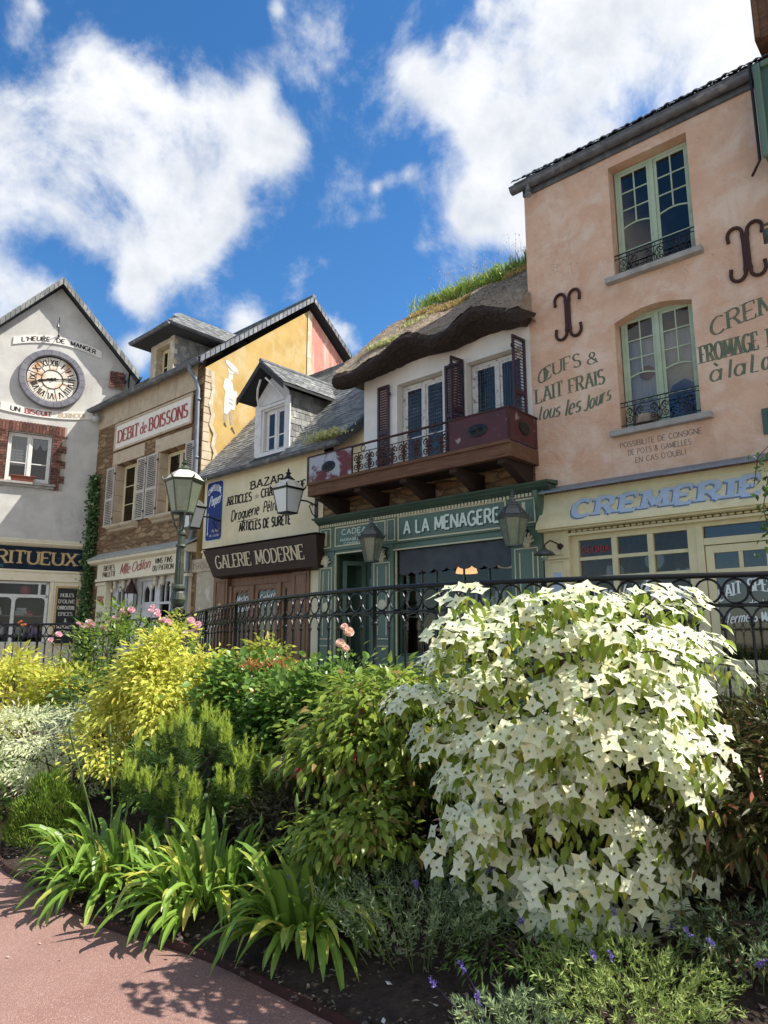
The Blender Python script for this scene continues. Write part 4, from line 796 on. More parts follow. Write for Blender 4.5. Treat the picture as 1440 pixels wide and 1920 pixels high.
mb2.hexa([(-8.42, ey-.02, ez-.14), (-8.25, ey-.02, ez-.14), (-7.62, .38, ez+.62), (-7.80, .38, ez+.62)], [(-8.42, ey-.02, ez+.03), (-8.25, ey-.02, ez+.03), (-7.62, .38, ez+.79), (-7.80, .38, ez+.79)])
rf = mb2.build('roof', M['slatebase'], H, F)
mb = MB()
def keep(u, v):
    x = -13.95+u; y = ey+(ry-ey)*v/HL
    if -11.45 < x < -10.3 and y < 1.35: return False
    return x < (-8.3+1.0*(y-ey)*.9 if y < .42 else -7.74)
slates(mb, (-13.95, ey, ez), (1, 0, 0), V_, 6.21, HL, .20, .125, keep); mb.build('slates', M['slate'], rf, F)
mb = MB()
for i in range(13): x = -13.9+i*.475; mb.lathe([(.07, 0), (.085, .03), (.075, .47), (.07, .48)], (x, ry, rz+.01), 8, axis='x')
mb.build('ridge_tiles', M['zinc'], rf, F)
mb = MB(); gutter(mb, (-14.0, ey-.02, ez-.03), (-8.25, ey-.02, ez-.03), .095, 8); mb.build('gutter', M['zinc'], H, F)
# dormer
mb = MB(); wall(mb, [(-11.5, 6.05), (-10.25, 6.05), (-10.25, 7.62), (-10.87, 8.25), (-11.5, 7.62)], [rect(-11.25, -10.42, 6.2, 7.3)], 0, .16); dm = mb.build('dormer', M['whitepaint'], H, F)
mb = MB(); mb.box(-11.56, -11.32, -.04, -.003, 6.03, 7.5); mb.box(-10.4, -10.2, -.04, -.003, 6.03, 7.5); mb.box(-11.32, -10.4, -.05, -.003, 7.34, 7.42); mb.box(-11.5, -10.3, -.06, .0, 6.08, 6.2)
mb.prism([(-11.5, 7.45), (-10.25, 7.45), (-10.25, 7.62), (-10.87, 8.2), (-11.5, 7.62)], -.03, -.004)
for sg in (1, -1):
    pts = [(-10.87+sg*.5, -.08, 7.45), (-10.87+sg*.42, -.2, 7.62), (-10.87+sg*.28, -.3, 7.8), (-10.87+sg*.1, -.36, 7.98)]; mb.tube(pts, .028, 6)
mb.build('dormer_trim', M['whitepaint'], dm, F, bevel=.004)
o = casement(H, F, -11.23, -10.44, 6.2, 7.3, .08, M['whitepaint'], M['glass'], 'one', .04)
mb = MB(); mb.quad((-10.25, .0, 6.1), (-10.25, 1.6, 7.62), (-10.25, 1.6, 7.62), (-10.25, .0, 7.62)); mb.quad((-11.5, .0, 6.1), (-11.5, 1.6, 7.62), (-11.5, 1.6, 7.63), (-11.5, .0, 7.62))
for r in range(9):
    for c in range(9):
        y0 = .01+c*.19-(.09 if r % 2 else 0); z0 = 7.5-r*.165
        if y0 < 0: continue
        if 6.1+y0*1.15 > z0+.02: continue
        t = random.uniform(.008, .016); mb.add([(-10.25+t, y0, z0-.03), (-10.25+t, y0+.18, z0-.03), (-10.25+.003, y0+.18, z0+.15), (-10.25+.003, y0, z0+.15), (-10.25, y0, z0-.03), (-10.25, y0+.18, z0-.03)], [(0, 1, 2, 3), (4, 5, 1, 0)])
mb.build('dormer_cheek', M['slate'], dm, F)
mb = MB(); ap = (-10.87, 8.42)
for sg, ex in ((-1, -11.85), (1, -10.0)):
    mb.hexa([(ap[0], -.45, ap[1]-.07), (ex, -.40, 7.60), (ex, 1.45, 7.60), (ap[0], 2.1, ap[1]-.07)], [(ap[0], -.45, ap[1]), (ex, -.40, 7.66), (ex, 1.45, 7.66), (ap[0], 2.1, ap[1])])
    mb.hexa([(ap[0], -.47, ap[1]-.16), (ex, -.43, 7.50), (ex, -.41, 7.50), (ap[0], -.44, ap[1]-.16)], [(ap[0], -.47, ap[1]+.0), (ex, -.43, 7.66), (ex, -.41, 7.66), (ap[0], -.44, ap[1]+.0)])
mb.build('dormer_roof', M['slatebase'], dm, F)
mb = MB()
for sg, ex in ((-1, -11.85), (1, -10.0)):
    U = Vector((0, 1, 0)); A = Vector((ex, -.42, 7.675)); Vv = Vector((ap[0]-ex, 0, ap[1]+.012-7.675)); slates(mb, A, U, Vv, 2.5, Vv.length, .19, .115, mask=lambda u, v: u < 1.9+v*.55)
mb.build('dormer_slates', M['slate'], dm, F)
mb = MB(); mb.tube([(ap[0], -.47, ap[1]+.02), (ap[0], 2.1, ap[1]+.02)], .055, 8); mb.build('dormer_ridge', M['zinc'], dm, F)
# painted writing
mb = MB(); text(mb, 'BAZAR', -11.68, -10.42, 5.35, .19, z1=5.35, sag=.02, w=.30, c=.6, serif=True); 
text(mb, 'ARTICLES', -12.68, -11.65, 5.06, .22, w=.25, c=.55, serif=True); text(mb, 'CHASSE PECHE', -11.25, -9.62, 5.08, .21, w=.25, c=.55, serif=True)
text(mb, 'Droguerie', -12.46, -11.34, 4.62, .27, z1=4.68, w=.17, c=.8, slant=.12); mb.box(-12.2, -11.35, -.004, -.002, 4.57, 4.585); text(mb, 'Pétrole', -11.14, -10.45, 4.70, .26, w=.16, c=.8, slant=.12)
text(mb, 'ARTICLES DE SURETE', -12.11, -10.12, 4.32, .22, z1=4.30, w=.25, c=.75); mb.build('lettering', M['blackletter'], H, F)
mb = MB(); text(mb, 'de', -11.52, -11.36, 5.09, .12, w=.14, c=.6, slant=.2); mb.build('lettering', M['greyletter'], H, F)
# wooden doors below
mb = MB(); mb.box(-13.1, -12.5, -.02, .14, ZS, 3.3); mb.box(-9.98, -9.4, -.03, .14, ZS, 3.3); mb.box(-12.5, -9.98, .10, .2, 2.95, 3.35)
for x in (-12.42, -11.52, -10.5): mb.box(x-.06, x+.06, .02, .18, ZS, 2.95)
mb.box(-10.12, -9.98, .02, .18, ZS, 2.95)
for (a, b) in ((-13.0, -12.58), (-9.9, -9.48)): moulding(mb, a, b, 1.0, 3.1, -.02 if a < -12 else -.03, .04, .02)
sh = mb.build('shopfront', M['shopwood'], H, F, bevel=.006)
mb = MB(); text(mb, 'Art', -12.9, -12.68, 2.1, .14, y=-.022, w=.12, c=.6, slant=.1); mb.new().lathe([(.001, -.004), (.11, -.004), (.11, 0)], (-12.79, -.021, 2.42), 14, axis='y', closeends=False); text(mb, 'Art', -9.8, -9.58, 2.1, .14, y=-.032, w=.12, c=.6, slant=.1); mb.build('lettering', M['ivoryletter'], sh, F)
for (a, b, wd) in ((-12.36, -11.58, ('Meches', 'Briquets')), (-11.46, -10.56, ('Carbure',)), (-10.44, -10.12, ())):
    mb = MB(); mb.frame4(a, b, ZS+.02, 2.94, .06, .12, .12); mb.box(a+.12, b-.12, .07, .11, 1.1, 1.22); mb.box(a+.12, b-.12, .085, .1, ZS+.14, 1.1)
    n = 10
    for i in range(n): xa, xb = a+.12+(b-a-.24)*i/n, a+.12+(b-a-.24)*(i+1)/n; f = lambda t: 2.73+.08*abs(math.sin(3*PI*(t-a-.12)/(b-a-.24)))**.7; mb.hexa([(xa, .07, f(xa)), (xb, .07, f(xb)), (xb, .11, f(xb)), (xa, .11, f(xa))], [(xa, .07, 2.82), (xb, .07, 2.82), (xb, .11, 2.82), (xa, .11, 2.82)])
    d = mb.build('door', M['shopwood'], H, F, bevel=.005); pane(a+.1, b-.1, 1.2, 2.8, .09, M['darkglass'], d, F)
    if wd:
        mb = MB()
        for i, s in enumerate(wd): text(mb, s, a+.16, b-.16, 2.54-.26*i-(.06 if len(wd) == 1 else 0), .19 if len(wd) == 1 else .15, z1=2.58-.26*i-(0 if len(wd) == 1 else 0), y=.08, w=.14, c=.55, slant=.25)
        mb.build('lettering', M['whiteletter'], d, F)
    mb = MB(); mb.lathe([(.02, 0), (.03, -.03), (.03, -.05), (.001, -.06)], (b-.06, .06, 1.75), 10, axis='y'); mb.build('handle', M['goldletter'], d, F)
# projecting sign of the bazaar
mb = MB(); mb.hexa([(-12.72, -.30, 3.18), (-8.82, -.30, 3.18), (-8.82, 0, 3.14), (-12.72, 0, 3.14)], [(-13.0, -.46, 3.86), (-8.72, -.46, 3.86), (-8.72, -.04, 3.88), (-13.0, -.04, 3.88)])
mb.box(-13.05, -8.68, -.50, -.032, 3.865, 3.90) if False else mb.box(-13.03, -8.70, -.49, -.04, 3.883, 3.90)
Hs = thing('sign', 'long dark brown wooden sign box with ivory capital letters below the cream wall', 'sign', (-10.8, -.2, 3.2), F)
bd = mb.build('board', M['signwood'], Hs, F, bevel=.008)
Pt = lambda a, b, k: (a, -.305-.16*(b-3.18)/.68-.002-.0004*k, b)
mb = MB(); text(mb, 'GALERIE MODERNE', -12.5, -9.2, 3.37, .31, w=.2, c=.4, serif=True, P=Pt, dx=.014, dz=-.012); mb.build('lettering', M['blackletter'], bd, F)
mb = MB(); text(mb, 'GALERIE MODERNE', -12.5, -9.2, 3.37, .31, w=.17, c=.4, serif=True, P=lambda a, b, k: (a, Pt(a, b, k)[1]-.003, b)); mb.build('lettering', M['ivoryletter'], bd, F)
# enamel plate
Hs = thing('sign', 'tall blue enamel plate with rounded corners and white script on the cream wall', 'sign', (-13.2, -.01, 4.2), F)
def rrect(x0, x1, z0, z1, r, n=5):
    p = []
    for (cx, cz, a) in ((x1-r, z1-r, 0), (x0+r, z1-r, 90), (x0+r, z0+r, 180), (x1-r, z0+r, 270)): p += [(cx+r*math.cos(R(a+90*i/n)), cz+r*math.sin(R(a+90*i/n))) for i in range(n+1)]
    return p
mb = MB(); mb.prism(rrect(-13.6, -12.85, 4.19, 5.80, .1), -.012, -.001); pl = mb.build('plate', M['mintletter'], Hs, F)
mb = MB(); mb.prism(rrect(-13.58, -12.87, 4.21, 5.78, .09), -.018, -.0125); mb.build('enamel', M['enamelblue'], pl, F)
mb = MB(); text(mb, 'CHAPELLERIE', -13.52, -12.93, 5.42, .16, y=-.019, w=.14, c=.8, sag=.13); text(mb, 'Paquer', -13.46, -12.95, 5.12, .26, z1=5.2, y=-.019, w=.11, c=.5, slant=.3); mb.prism([(-13.52, 4.42), (-13.49, 4.33), (-13.46, 4.42)], -.021, -.019); mb.box(-13.5, -13.48, -.021, -.019, 4.4, 4.95)
text(mb, 'Au fond', -13.3, -12.98, 4.42, .08, y=-.019, w=.12, c=.7, slant=.2); text(mb, 'du couloir', -13.4, -12.95, 4.3, .07, y=-.019, w=.12, c=.7, slant=.2); mb.build('lettering', M['whiteletter'], pl, F)

# ---------------------------------------------------------------- wine shop (rubble stone, yellow gable)
H = thing('tavern_house', 'brown rubble stone house with grey shutters, slate roof and yellow painted gable', 'house', (-17, 0, ZS), F)
XR = -14.0
ow = [rect(-18.86, -17.3, 5.2, 7.22), rect(-16.2, -14.7, 5.2, 7.16)]
low = rect(-18.85, -14.4, ZS, 3.46)
mb = MB(); wall(mb, rect(-20.35, XR, ZS, 9.57), ow+[low], 0, .32); mb.quad((-20.35, 0, ZS), (-20.35, 7.7, ZS), (-20.35, 7.7, 9.3), (-20.35, 0, 9.3)); mb.quad((-20.35, 7.7, ZS), (XR, 7.7, ZS), (XR, 7.7, 9.3), (-20.35, 7.7, 9.3)); mb.build('wall', M['rubble'], H, F)
mb = MB(); P_ = lambda a, k, b: (XR, a, b)
mb.add([(XR, .0, ZS), (XR, 3.9, ZS), (XR, 3.9, 12.45), (XR, 0, 9.25)], [(0, 1, 2, 3)]); gb = mb.build('gable', M['yellow'], H, F)
mb = MB(); mb.add([(XR, 3.9, ZS), (XR, 7.7, ZS), (XR, 7.7, 9.25), (XR, 3.9, 12.45)], [(0, 1, 2, 3)]); mb.build('gable', M['rosewall'], H, F)['label'] = 'rose pink rear half of the gable'
mb = MB(); mb.box(XR, XR+.03, 3.80, 3.98, 8, 12.35); mb.build('gable_band', M['oldplaster'], H, F)
mb = MB(); zz = 6.0
while zz < 9.1:      # bare stone and broken plaster at the front corner of the gable
    h_ = random.uniform(.16, .3); wd_ = random.uniform(.14, .34); mb.box(XR, XR+random.uniform(.01, .03), .0, wd_, zz, zz+h_-.02); zz += h_
mb.build('quoin', M['ashlar'], H, F, bevel=.012)
mb = MB(); ed = [(.28, 9.2), (.34, 8.6), (.26, 8.2), (.36, 7.9), (.30, 7.6), (.46, 7.35), (.40, 7.0), (.5, 6.8), (.42, 6.4), (.36, 6.1)]
mb.add([(XR+.034, y-.12, z) for y, z in ed]+[(XR+.034, y, z) for y, z in reversed(ed)], [(i, i+1, 18-i, 19-i) for i in range(9)]); mb.build('plaster_edge', M['oldplaster'], H, F)
# mural of a baker carrying a tray
def mur(name, pts, mat, off=0, org=(.62, 7.52), s=2.15/1650):
    # points are in the units of a 1024 x 1920 sketch of the painting
    mb = MB(); q = [(XR+.006+off, org[0]+(p[0]-270)*s*.80, org[1]+(1790-p[1])*s) for p in pts]; mb.add(q, [tuple(t) for t in tessellate_polygon([[Vector((a[1], a[2], 0)) for a in q]])]); return mb.build(name, mat, mural, F)
mural = thing('mural', 'painted white baker with a loaf tray on his head on the yellow gable', 'mural', (XR, 1.0, 7.5), F)
mwhite = var('faded white paint', (.80, .77, .68), (.72, .67, .54), 7, .9, .1, 40); mgrey = var('faded grey paint', (.27, .25, .27), (.36, .32, .28), 9, .9, .1, 40); mdark = flat('dark mural paint', (.07, .08, .06), .9); mpale = var('pale grey paint', (.52, .52, .50), (.60, .58, .52), 9, .9, .1, 40); mtan = var('crust paint', (.38, .30, .25), (.56, .48, .40), 30, .9, .1, 40)
mur('tray', [(285,135),(360,110),(700,240),(760,330),(740,390),(620,385),(560,370),(330,215)], mtan); mur('loaves', [(320,140),(370,125),(560,180),(700,240),(750,310),(600,330),(440,260),(330,190)], mwhite, .003)
mur('head', [(400,310),(590,380),(575,430),(570,520),(530,560),(470,555),(430,520),(440,420)], mwhite); mur('hatband', [(450,395),(575,410),(570,430),(452,418)], mgrey, .003)
mur('smock', [(320,560),(430,550),(500,570),(570,640),(610,780),(740,800),(750,900),(690,950),(670,1240),(560,1240),(430,1380),(335,1370),(330,1000),(360,880),(270,770)], mwhite)
mur('apron', [(470,760),(560,760),(620,800),(640,930),(620,1130),(500,1120),(440,900)], mpale, .003); mur('fold', [(470,1090),(620,1120),(610,1145),(465,1110)], mgrey, .004); mur('fold', [(480,1000),(620,1025),(620,1040),(480,1020)], mgrey, .004)
mur('trouser', [(330,1385),(425,1385),(400,1560),(325,1540)], mgrey); mur('trouser', [(500,1320),(580,1260),(625,1590),(550,1610)], mgrey)
mur('shoe', [(335,1590),(380,1580),(440,1670),(420,1690),(340,1650)], mdark); mur('shoe', [(590,1650),(630,1640),(730,1780),(700,1790),(570,1690)], mdark)
# roof
ap_y, ap_z = 3.85, 12.72
mb = MB()
for (y0, z0, y1, z1) in ((-.32, 9.30, ap_y, ap_z), (8.0, 9.30, ap_y, ap_z)):
    mb.hexa([(-20.5, y0, z0), (XR+.24, y0, z0), (XR+.24, y1, z1), (-20.5, y1, z1)], [(-20.5, y0, z0+.10), (XR+.24, y0, z0+.10), (XR+.24, y1, z1+.10), (-20.5, y1, z1+.10)])
rf = mb.build('roof', M['slatebase'], H, F)
mb = MB(); A = (-20.5, -.34, 9.41); V_ = Vector((0, ap_y+.34, ap_z-9.30)); slates(mb, A, (1, 0, 0), V_, 6.74, V_.length, .22, .13, lambda u, v: not (-17.3 < -20.5+u < -15.6 and v < 1.9))
mb.build('slates', M['slate'], rf, F)
mb = MB(); n = 26
for i in range(n):      # slate verge hanging over the gable, front and back
    for (y0, z0, y1, z1) in ((-.34, 9.30, ap_y, ap_z), (8.0, 9.30, ap_y, ap_z)):
        a = Vector((XR+.25, y0, z0)); b = Vector((XR+.25, y1, z1)); p = a.lerp(b, i/n); q = a.lerp(b, (i+1)/n-.006); t = random.uniform(0, .008)
        mb.hexa([(p.x+t, p.y, p.z-.06), (q.x+t, q.y, q.z-.06), (q.x+t+.012, q.y, q.z-.06), (p.x+t+.012, p.y, p.z-.06)], [(p.x+t, p.y, p.z+.115), (q.x+t, q.y, q.z+.115), (q.x+t+.012, q.y, q.z+.115), (p.x+t+.012, p.y, p.z+.115)])
        mb.hexa([(p.x-.25, p.y, p.z+.112), (q.x-.25, q.y, q.z+.112), (q.x+.02, q.y, q.z+.112), (p.x+.02, p.y, p.z+.112)], [(p.x-.25, p.y, p.z+.125+t), (q.x-.25, q.y, q.z+.125+t), (q.x+.02, q.y, q.z+.13), (p.x+.02, p.y, p.z+.13)])
mb.build('verge', M['zinc'], rf, F)
mb = MB(); mb.tube([(-20.5, ap_y, ap_z+.12), (XR+.26, ap_y, ap_z+.12)], .08, 8); mb.build('ridge', M['zinc'], rf, F)
mb = MB(); gutter(mb, (-20.55, -.30, 9.36), (XR+.2, -.30, 9.36), .115, 8); mb.build('gutter', M['zinc'], H, F)
mb = MB(); mb.tube([(-14.25, -.36, 9.3), (-14.25, -.36, 9.16), (-14.22, -.12, 8.86), (-14.15, -.10, 8.6), (-14.05, -.10, 4.8), (-14.08, -.12, 4.45), (-14.2, -.12, 4.15), (-14.22, -.12, ZS)], .062, 10)
for z in (8.3, 6.6, 5.0): mb.lathe([(.075, -.03), (.075, .03)], (-14.13+.04*(z < 8), -.10, z), 10)
mb.build('drainpipe', M['lead'], H, F, smooth=True)
mb = MB(); x = -20.3
while x < -14.4: wd_ = random.uniform(.7, 1.1); mb.box(x, min(x+wd_-.015, -14.35), -.025, -.001, 8.68, 9.5); x += wd_
mb.build('cornice', M['ashlar'], H, F, bevel=.008)
mb = MB()
for (a, b, z0, z1) in ((-18.86, -17.3, 5.2, 7.22), (-16.2, -14.7, 5.2, 7.16)):
    mb.new().box(a-.25, b+.2, -.03, .0, z1, z1+.42)
    for i in range(4):
        za = z0+(z1-z0)*i/4; zb = z0+(z1-z0)*(i+1)/4-.01; mb.box(a+.002, a+.03, -.02, .34, za, zb); mb.box(b-.03, b-.002, -.02, .34, za, zb); mb.box(a-.3, a-.001, -.02, -.001, za, zb) if i % 2 else mb.box(a-.16, a-.001, -.02, -.001, za, zb)
mb.build('window_surround', M['ashlar'], H, F, bevel=.006)
for (a, b) in ((-18.9, -17.25), (-16.25, -14.6)):
    mb = MB(); mb.prism([(-.24, 5.18), (-.24, 5.12), (-.2, 5.08), (-.14, 5.06), (-.1, 5.0), (0, 4.98), (.3, 4.98), (.3, 5.19)], a, b, 'x'); mb.build('sill', M['ashlar'], H, F)
casement(H, F, -18.82, -17.34, 5.2, 7.2, .26, M['creampaint'], M['darkglass'], 'two', .05); casement(H, F, -16.16, -14.74, 5.2, 7.14, .26, M['creampaint'], M['darkglass'], 'two', .05)
for (a, b) in ((-19.38, -18.84), (-17.42, -16.9), (-16.82, -16.22), (-14.72, -14.3)): shutter(H, F, a, b, 5.2, 7.15, -.07, M['greyshut'])
mb = MB(); mb.box(-19.05, -14.45, -.09, -.061, 7.7, 8.6) if False else None
Hs = thing('sign', 'long framed cream board with red letters high on the brown stone wall', 'sign', (-16.7, -.05, 7.7), F)
mb = MB(); mb.box(-18.98, -14.5, -.06, -.02, 7.72, 8.56); bd = mb.build('board', M['signwhite'], Hs, F)
mb = MB(); moulding(mb, -19.02, -14.46, 7.68, 8.6, -.04, .07, .05); mb.build('frame', M['ashlar'], bd, F, bevel=.012)
mb = MB(); text(mb, 'DEBIT', -18.78, -17.5, 7.94, .40, y=-.061, w=.2, c=.35, serif=True, dx=.018, dz=-.018); text(mb, 'BOISSONS', -16.82, -14.72, 7.94, .40, y=-.061, w=.2, c=.35, serif=True, dx=.018, dz=-.018); mb.build('lettering', M['ashlar'], bd, F)
mb = MB(); text(mb, 'DEBIT', -18.78, -17.5, 7.94, .40, y=-.064, w=.19, c=.35, serif=True); text(mb, 'de', -17.36, -17.0, 7.94, .36, y=-.064, w=.15, c=.5, serif=True); text(mb, 'BOISSONS', -16.82, -14.72, 7.94, .40, y=-.064, w=.19, c=.35, serif=True); mb.build('lettering', M['redletter'], bd, F)
# dormer with hipped roof
mb = MB(); wall(mb, rect(-17.12, -15.75, 9.55, 10.85), [rect(-16.78, -15.98, 9.62, 10.6)], 0.0, .3); mb.quad((-15.75, 0, 9.55), (-15.75, 1.9, 10.85), (-15.75, 1.9, 10.86), (-15.75, 0, 10.85)); mb.box(-15.95, -15.72, -.03, -.001, 9.55, 10.85); dm = mb.build('dormer', M['oldplaster'], H, F)
mb = MB()
for r in range(8):
    for c in range(9):
        y0 = .01+c*.2-(.1 if r % 2 else 0); z0 = 10.7-r*.165
        if y0 < 0 or 9.55+y0*.8 > z0+.05: continue
        mb.add([(-15.735, y0, z0-.03), (-15.735, y0+.19, z0-.03), (-15.745, y0+.19, z0+.15), (-15.745, y0, z0+.15)], [(0, 1, 2, 3)])
mb.quad((-17.12, 0, 9.55), (-17.12, 1.9, 10.85), (-17.12, 1.9, 10.86), (-17.12, 0, 10.85)); mb.build('dormer_cheek', M['slate'], dm, F)
casement(H, F, -16.76, -16.0, 9.64, 10.58, .2, M['creampaint'], M['darkglass'], 'one', .045)
ex0, ex1, eyy, ez_, rz_, r0, r1 = -17.5, -15.18, -.5, 10.86, 11.86, .45, 3.2
mb = MB(); E0, E1, E2, E3 = (ex0, eyy, ez_), (ex1, eyy, ez_), (ex1, 2.6, ez_), (ex0, 2.6, ez_); Rm = (ex0+ex1)/2
mb.add([E0, E1, E2, E3, (Rm, r0, rz_), (Rm, r1, rz_)]+[(p[0], p[1], p[2]-.09) for p in (E0, E1, E2, E3)], [(0, 1, 4), (1, 2, 5, 4), (3, 0, 4, 5), (2, 3, 5), (6, 7, 1, 0), (7, 8, 2, 1), (9, 6, 0, 3), (9, 8, 7, 6)]); mb.build('dormer_roof', M['slatebase'], dm, F)
mb = MB(); A = Vector((ex1, eyy, ez_+.012)); Vv = Vector((Rm-ex1, 0, rz_-ez_)); slates(mb, A, (0, 1, 0), Vv, 3.2, Vv.length, .2, .12, mask=lambda u, v: u > v*.65)
A = Vector((ex0, eyy, ez_+.012)); Vv = Vector((0, r0-eyy, rz_-ez_)); slates(mb, A, (1, 0, 0), Vv, ex1-ex0, Vv.length, .2, .12, mask=lambda u, v: abs(u-(ex1-ex0)/2) < (ex1-ex0)/2*(1-v/Vv.length)); mb.build('dormer_slates', M['slate'], dm, F)
mb = MB(); gutter(mb, (ex0, eyy-.02, ez_-.02), (ex1, eyy-.02, ez_-.02), .07, 6); gutter(mb, (ex1+.02, eyy, ez_-.02), (ex1+.02, 2.4, ez_-.02), .07, 6, out=(1, 0, 0)); mb.build('dormer_gutter', M['zinc'], dm, F)
# shopfront of the wine shop
mb = MB(); mb.hexa([(-19.65, -.40, 4.10), (-13.95, -.40, 4.10), (-13.95, 0, 4.32), (-19.65, 0, 4.32)], [(-19.65, -.40, 4.13), (-13.95, -.40, 4.13), (-13.95, 0, 4.36), (-19.65, 0, 4.36)]); mb.build('ledge', M['paleledge'], H, F)
mb = MB(); mb.prism([(-.39, 4.09), (-.36, 4.02), (-.28, 3.98), (-.2, 3.96), (0, 3.96), (0, 4.25)], -19.6, -14.0, 'x'); mb.box(-19.25, -14.2, -.2, .0, 3.5, 3.96); mb.box(-19.28, -14.18, -.24, .0, 3.42, 3.5); mb.box(-19.25, -14.2, -.205, -.2005, 3.72, 3.73); fa = mb.build('fascia', M['wherevercream'], H, F, bevel=.006)
mb = MB()
for i, (a, b) in enumerate(((-19.3, -18.72), (-14.62, -14.15))): mb.new().box(a, b, -.14, .05, ZS, 3.40); mb.box(a-.04, b+.04, -.19, .05, 3.30, 3.38) if i else mb.box(a-.04, b+.04, -.19, -.14, 3.30, 3.38)
pl = mb.build('pilaster', M['wherevercream'], H, F, bevel=.006)
mb = MB(); text(mb, 'PRIX', -19.22, -18.82, 2.72, .24, y=-.142, w=.19, c=.6); mb.build('lettering', M['redletter'], pl, F)
mb = MB(); text(mb, 'AVANT', -19.24, -18.82, 2.28, .2, y=-.142, w=.14, c=.6); text(mb, 'ET', -19.12, -18.94, 2.02, .1, y=-.142, w=.16, c=.8); text(mb, 'VINS', -19.25, -18.82, 1.62, .2, y=-.142, w=.14, c=.6); mb.build('lettering', M['greyletter'], pl, F)
mb = MB(); text(mb, 'BIERES', -18.8, -18.12, 3.745, .15, y=-.206, w=.2, c=.5); text(mb, 'PAILLETTE', -18.85, -18.05, 3.545, .15, y=-.206, w=.2, c=.5); text(mb, 'VINS FINS', -15.75, -14.85, 3.745, .15, y=-.206, w=.2, c=.5); text(mb, 'DU PATRON', -15.85, -14.78, 3.545, .15, y=-.206, w=.2, c=.5); mb.build('lettering', M['blackletter'], fa, F)
mb = MB(); text(mb, 'Mlle', -17.75, -17.2, 3.58, .30, y=-.207, w=.13, c=.4, slant=.3); text(mb, 'Odilon', -17.05, -16.05, 3.60, .28, z1=3.66, y=-.207, w=.14, c=.4, slant=.35); mb.build('lettering', M['redletter'], fa, F)
mb = MB(); mb.box(-18.85, -18.5, .12, .2, ZS, 3.44); mb.box(-18.5, -14.4, .12, .2, 3.34, 3.44)
WW = [(-18.48, -17.42), (-16.0, -14.75)]
for (a, b) in WW:
    mb.new().frame4(a, b, 1.35, 3.34, .1, .2, .075); mb.box(a, b, .1, .2, ZS, 1.35)
    c = (a+b)/2; mb.box(c-.035, c+.035, .105, .195, 1.42, 3.27); mb.box(a+.07, b-.07, .11, .19, 2.62, 2.69); mb.box(a+.07, b-.07, .115, .185, 1.9, 1.95)
    for x in ((a+.075+c-.035)/2, (b-.075+c+.035)/2): mb.box(x-.02, x+.02, .115, .185, 2.69, 3.2)
    for k in range(4):      # round heads of the top lights
        xa = a+.075+(b-a-.15)*k/4; xb = a+.075+(b-a-.15)*(k+1)/4; m_ = (xa+xb)/2; hw = (xb-xa)/2
        for i in range(8): f = lambda t: 3.13+.13*math.sqrt(max(0, 1-((t-m_)/hw)**2)); p, q = xa+(xb-xa)*i/8, xa+(xb-xa)*(i+1)/8; mb.hexa([(p, .12, f(p)), (q, .12, f(q)), (q, .18, f(q)), (p, .18, f(p))], [(p, .12, 3.28), (q, .12, 3.28), (q, .18, 3.28), (p, .18, 3.28)])
wf = mb.build('shop_window', M['whitepaint'], H, F, bevel=.004)
for (a, b) in WW: pane(a+.06, b-.06, 1.42, 3.28, .15, M['clearglass'], wf, F)
mb = MB(); text(mb, 'The de', -17.9, -17.5, 1.75, .13, y=.13, w=.15, c=.7, slant=.2); text(mb, 'Ceylan', -17.85, -17.5, 1.58, .12, y=.13, w=.15, c=.7, slant=.2); text(mb, 'RHUM', -15.85, -15.45, 1.62, .16, y=.13, w=.15, c=.7); mb.build('lettering', M['whiteletter'], wf, F)
mb = MB(); mb.box(-17.42, -17.12, .1, .2, ZS, 3.34); mb.box(-16.2, -16.0, .1, .2, ZS, 3.34); mb.box(-17.12, -16.2, .2, .26, 2.55, 2.66)
wall(mb, rect(-17.12, -16.2, ZS+.02, 2.55), [archrect(-16.9, -16.42, 1.2, 2.05, .24)], .22, .05); wall(mb, rect(-17.12, -16.2, 2.66, 3.34), [archrect(-17.02, -16.7, 2.72, 3.05, .14), archrect(-16.62, -16.3, 2.72, 3.05, .14)], .22, .05)
d = mb.build('door', M['whitepaint'], H, F); pane(-17.1, -16.22, 1.2, 3.2, .26, M['darkglass'], d, F)
mb = MB(); text(mb, 'Cafe', -16.82, -16.5, 1.95, .17, y=.25, w=.14, c=.5, slant=.2); text(mb, 'VINS', -16.8, -16.52, 1.72, .1, y=.25, w=.18, c=.7); text(mb, 'LIQUEURS', -16.86, -16.46, 1.55, .08, y=.25, w=.18, c=.7); mb.build('lettering', M['whiteletter'], d, F)
mb = MB()
for x in (-18.5, -17.95, -17.38, -16.1, -15.7, -15.1): mb.new().lathe([(.02, -.28), (.05, -.25), (.07, -.18), (.05, -.1), (.075, -.05), (.06, 0)], (x, .04, 3.42), 10); mb.lathe([(.02, -.12), (.05, -.08), (.03, -.02), (.02, 0)], (x, -.05, 3.18), 8)
mb.build('bracket', M['wherevercream'], H, F, smooth=True)
mb = MB(); mb.box(-18.8, -14.4, 1.3, 1.34, ZS, 3.45); mb.build('back_wall', M['dim'], H, F)
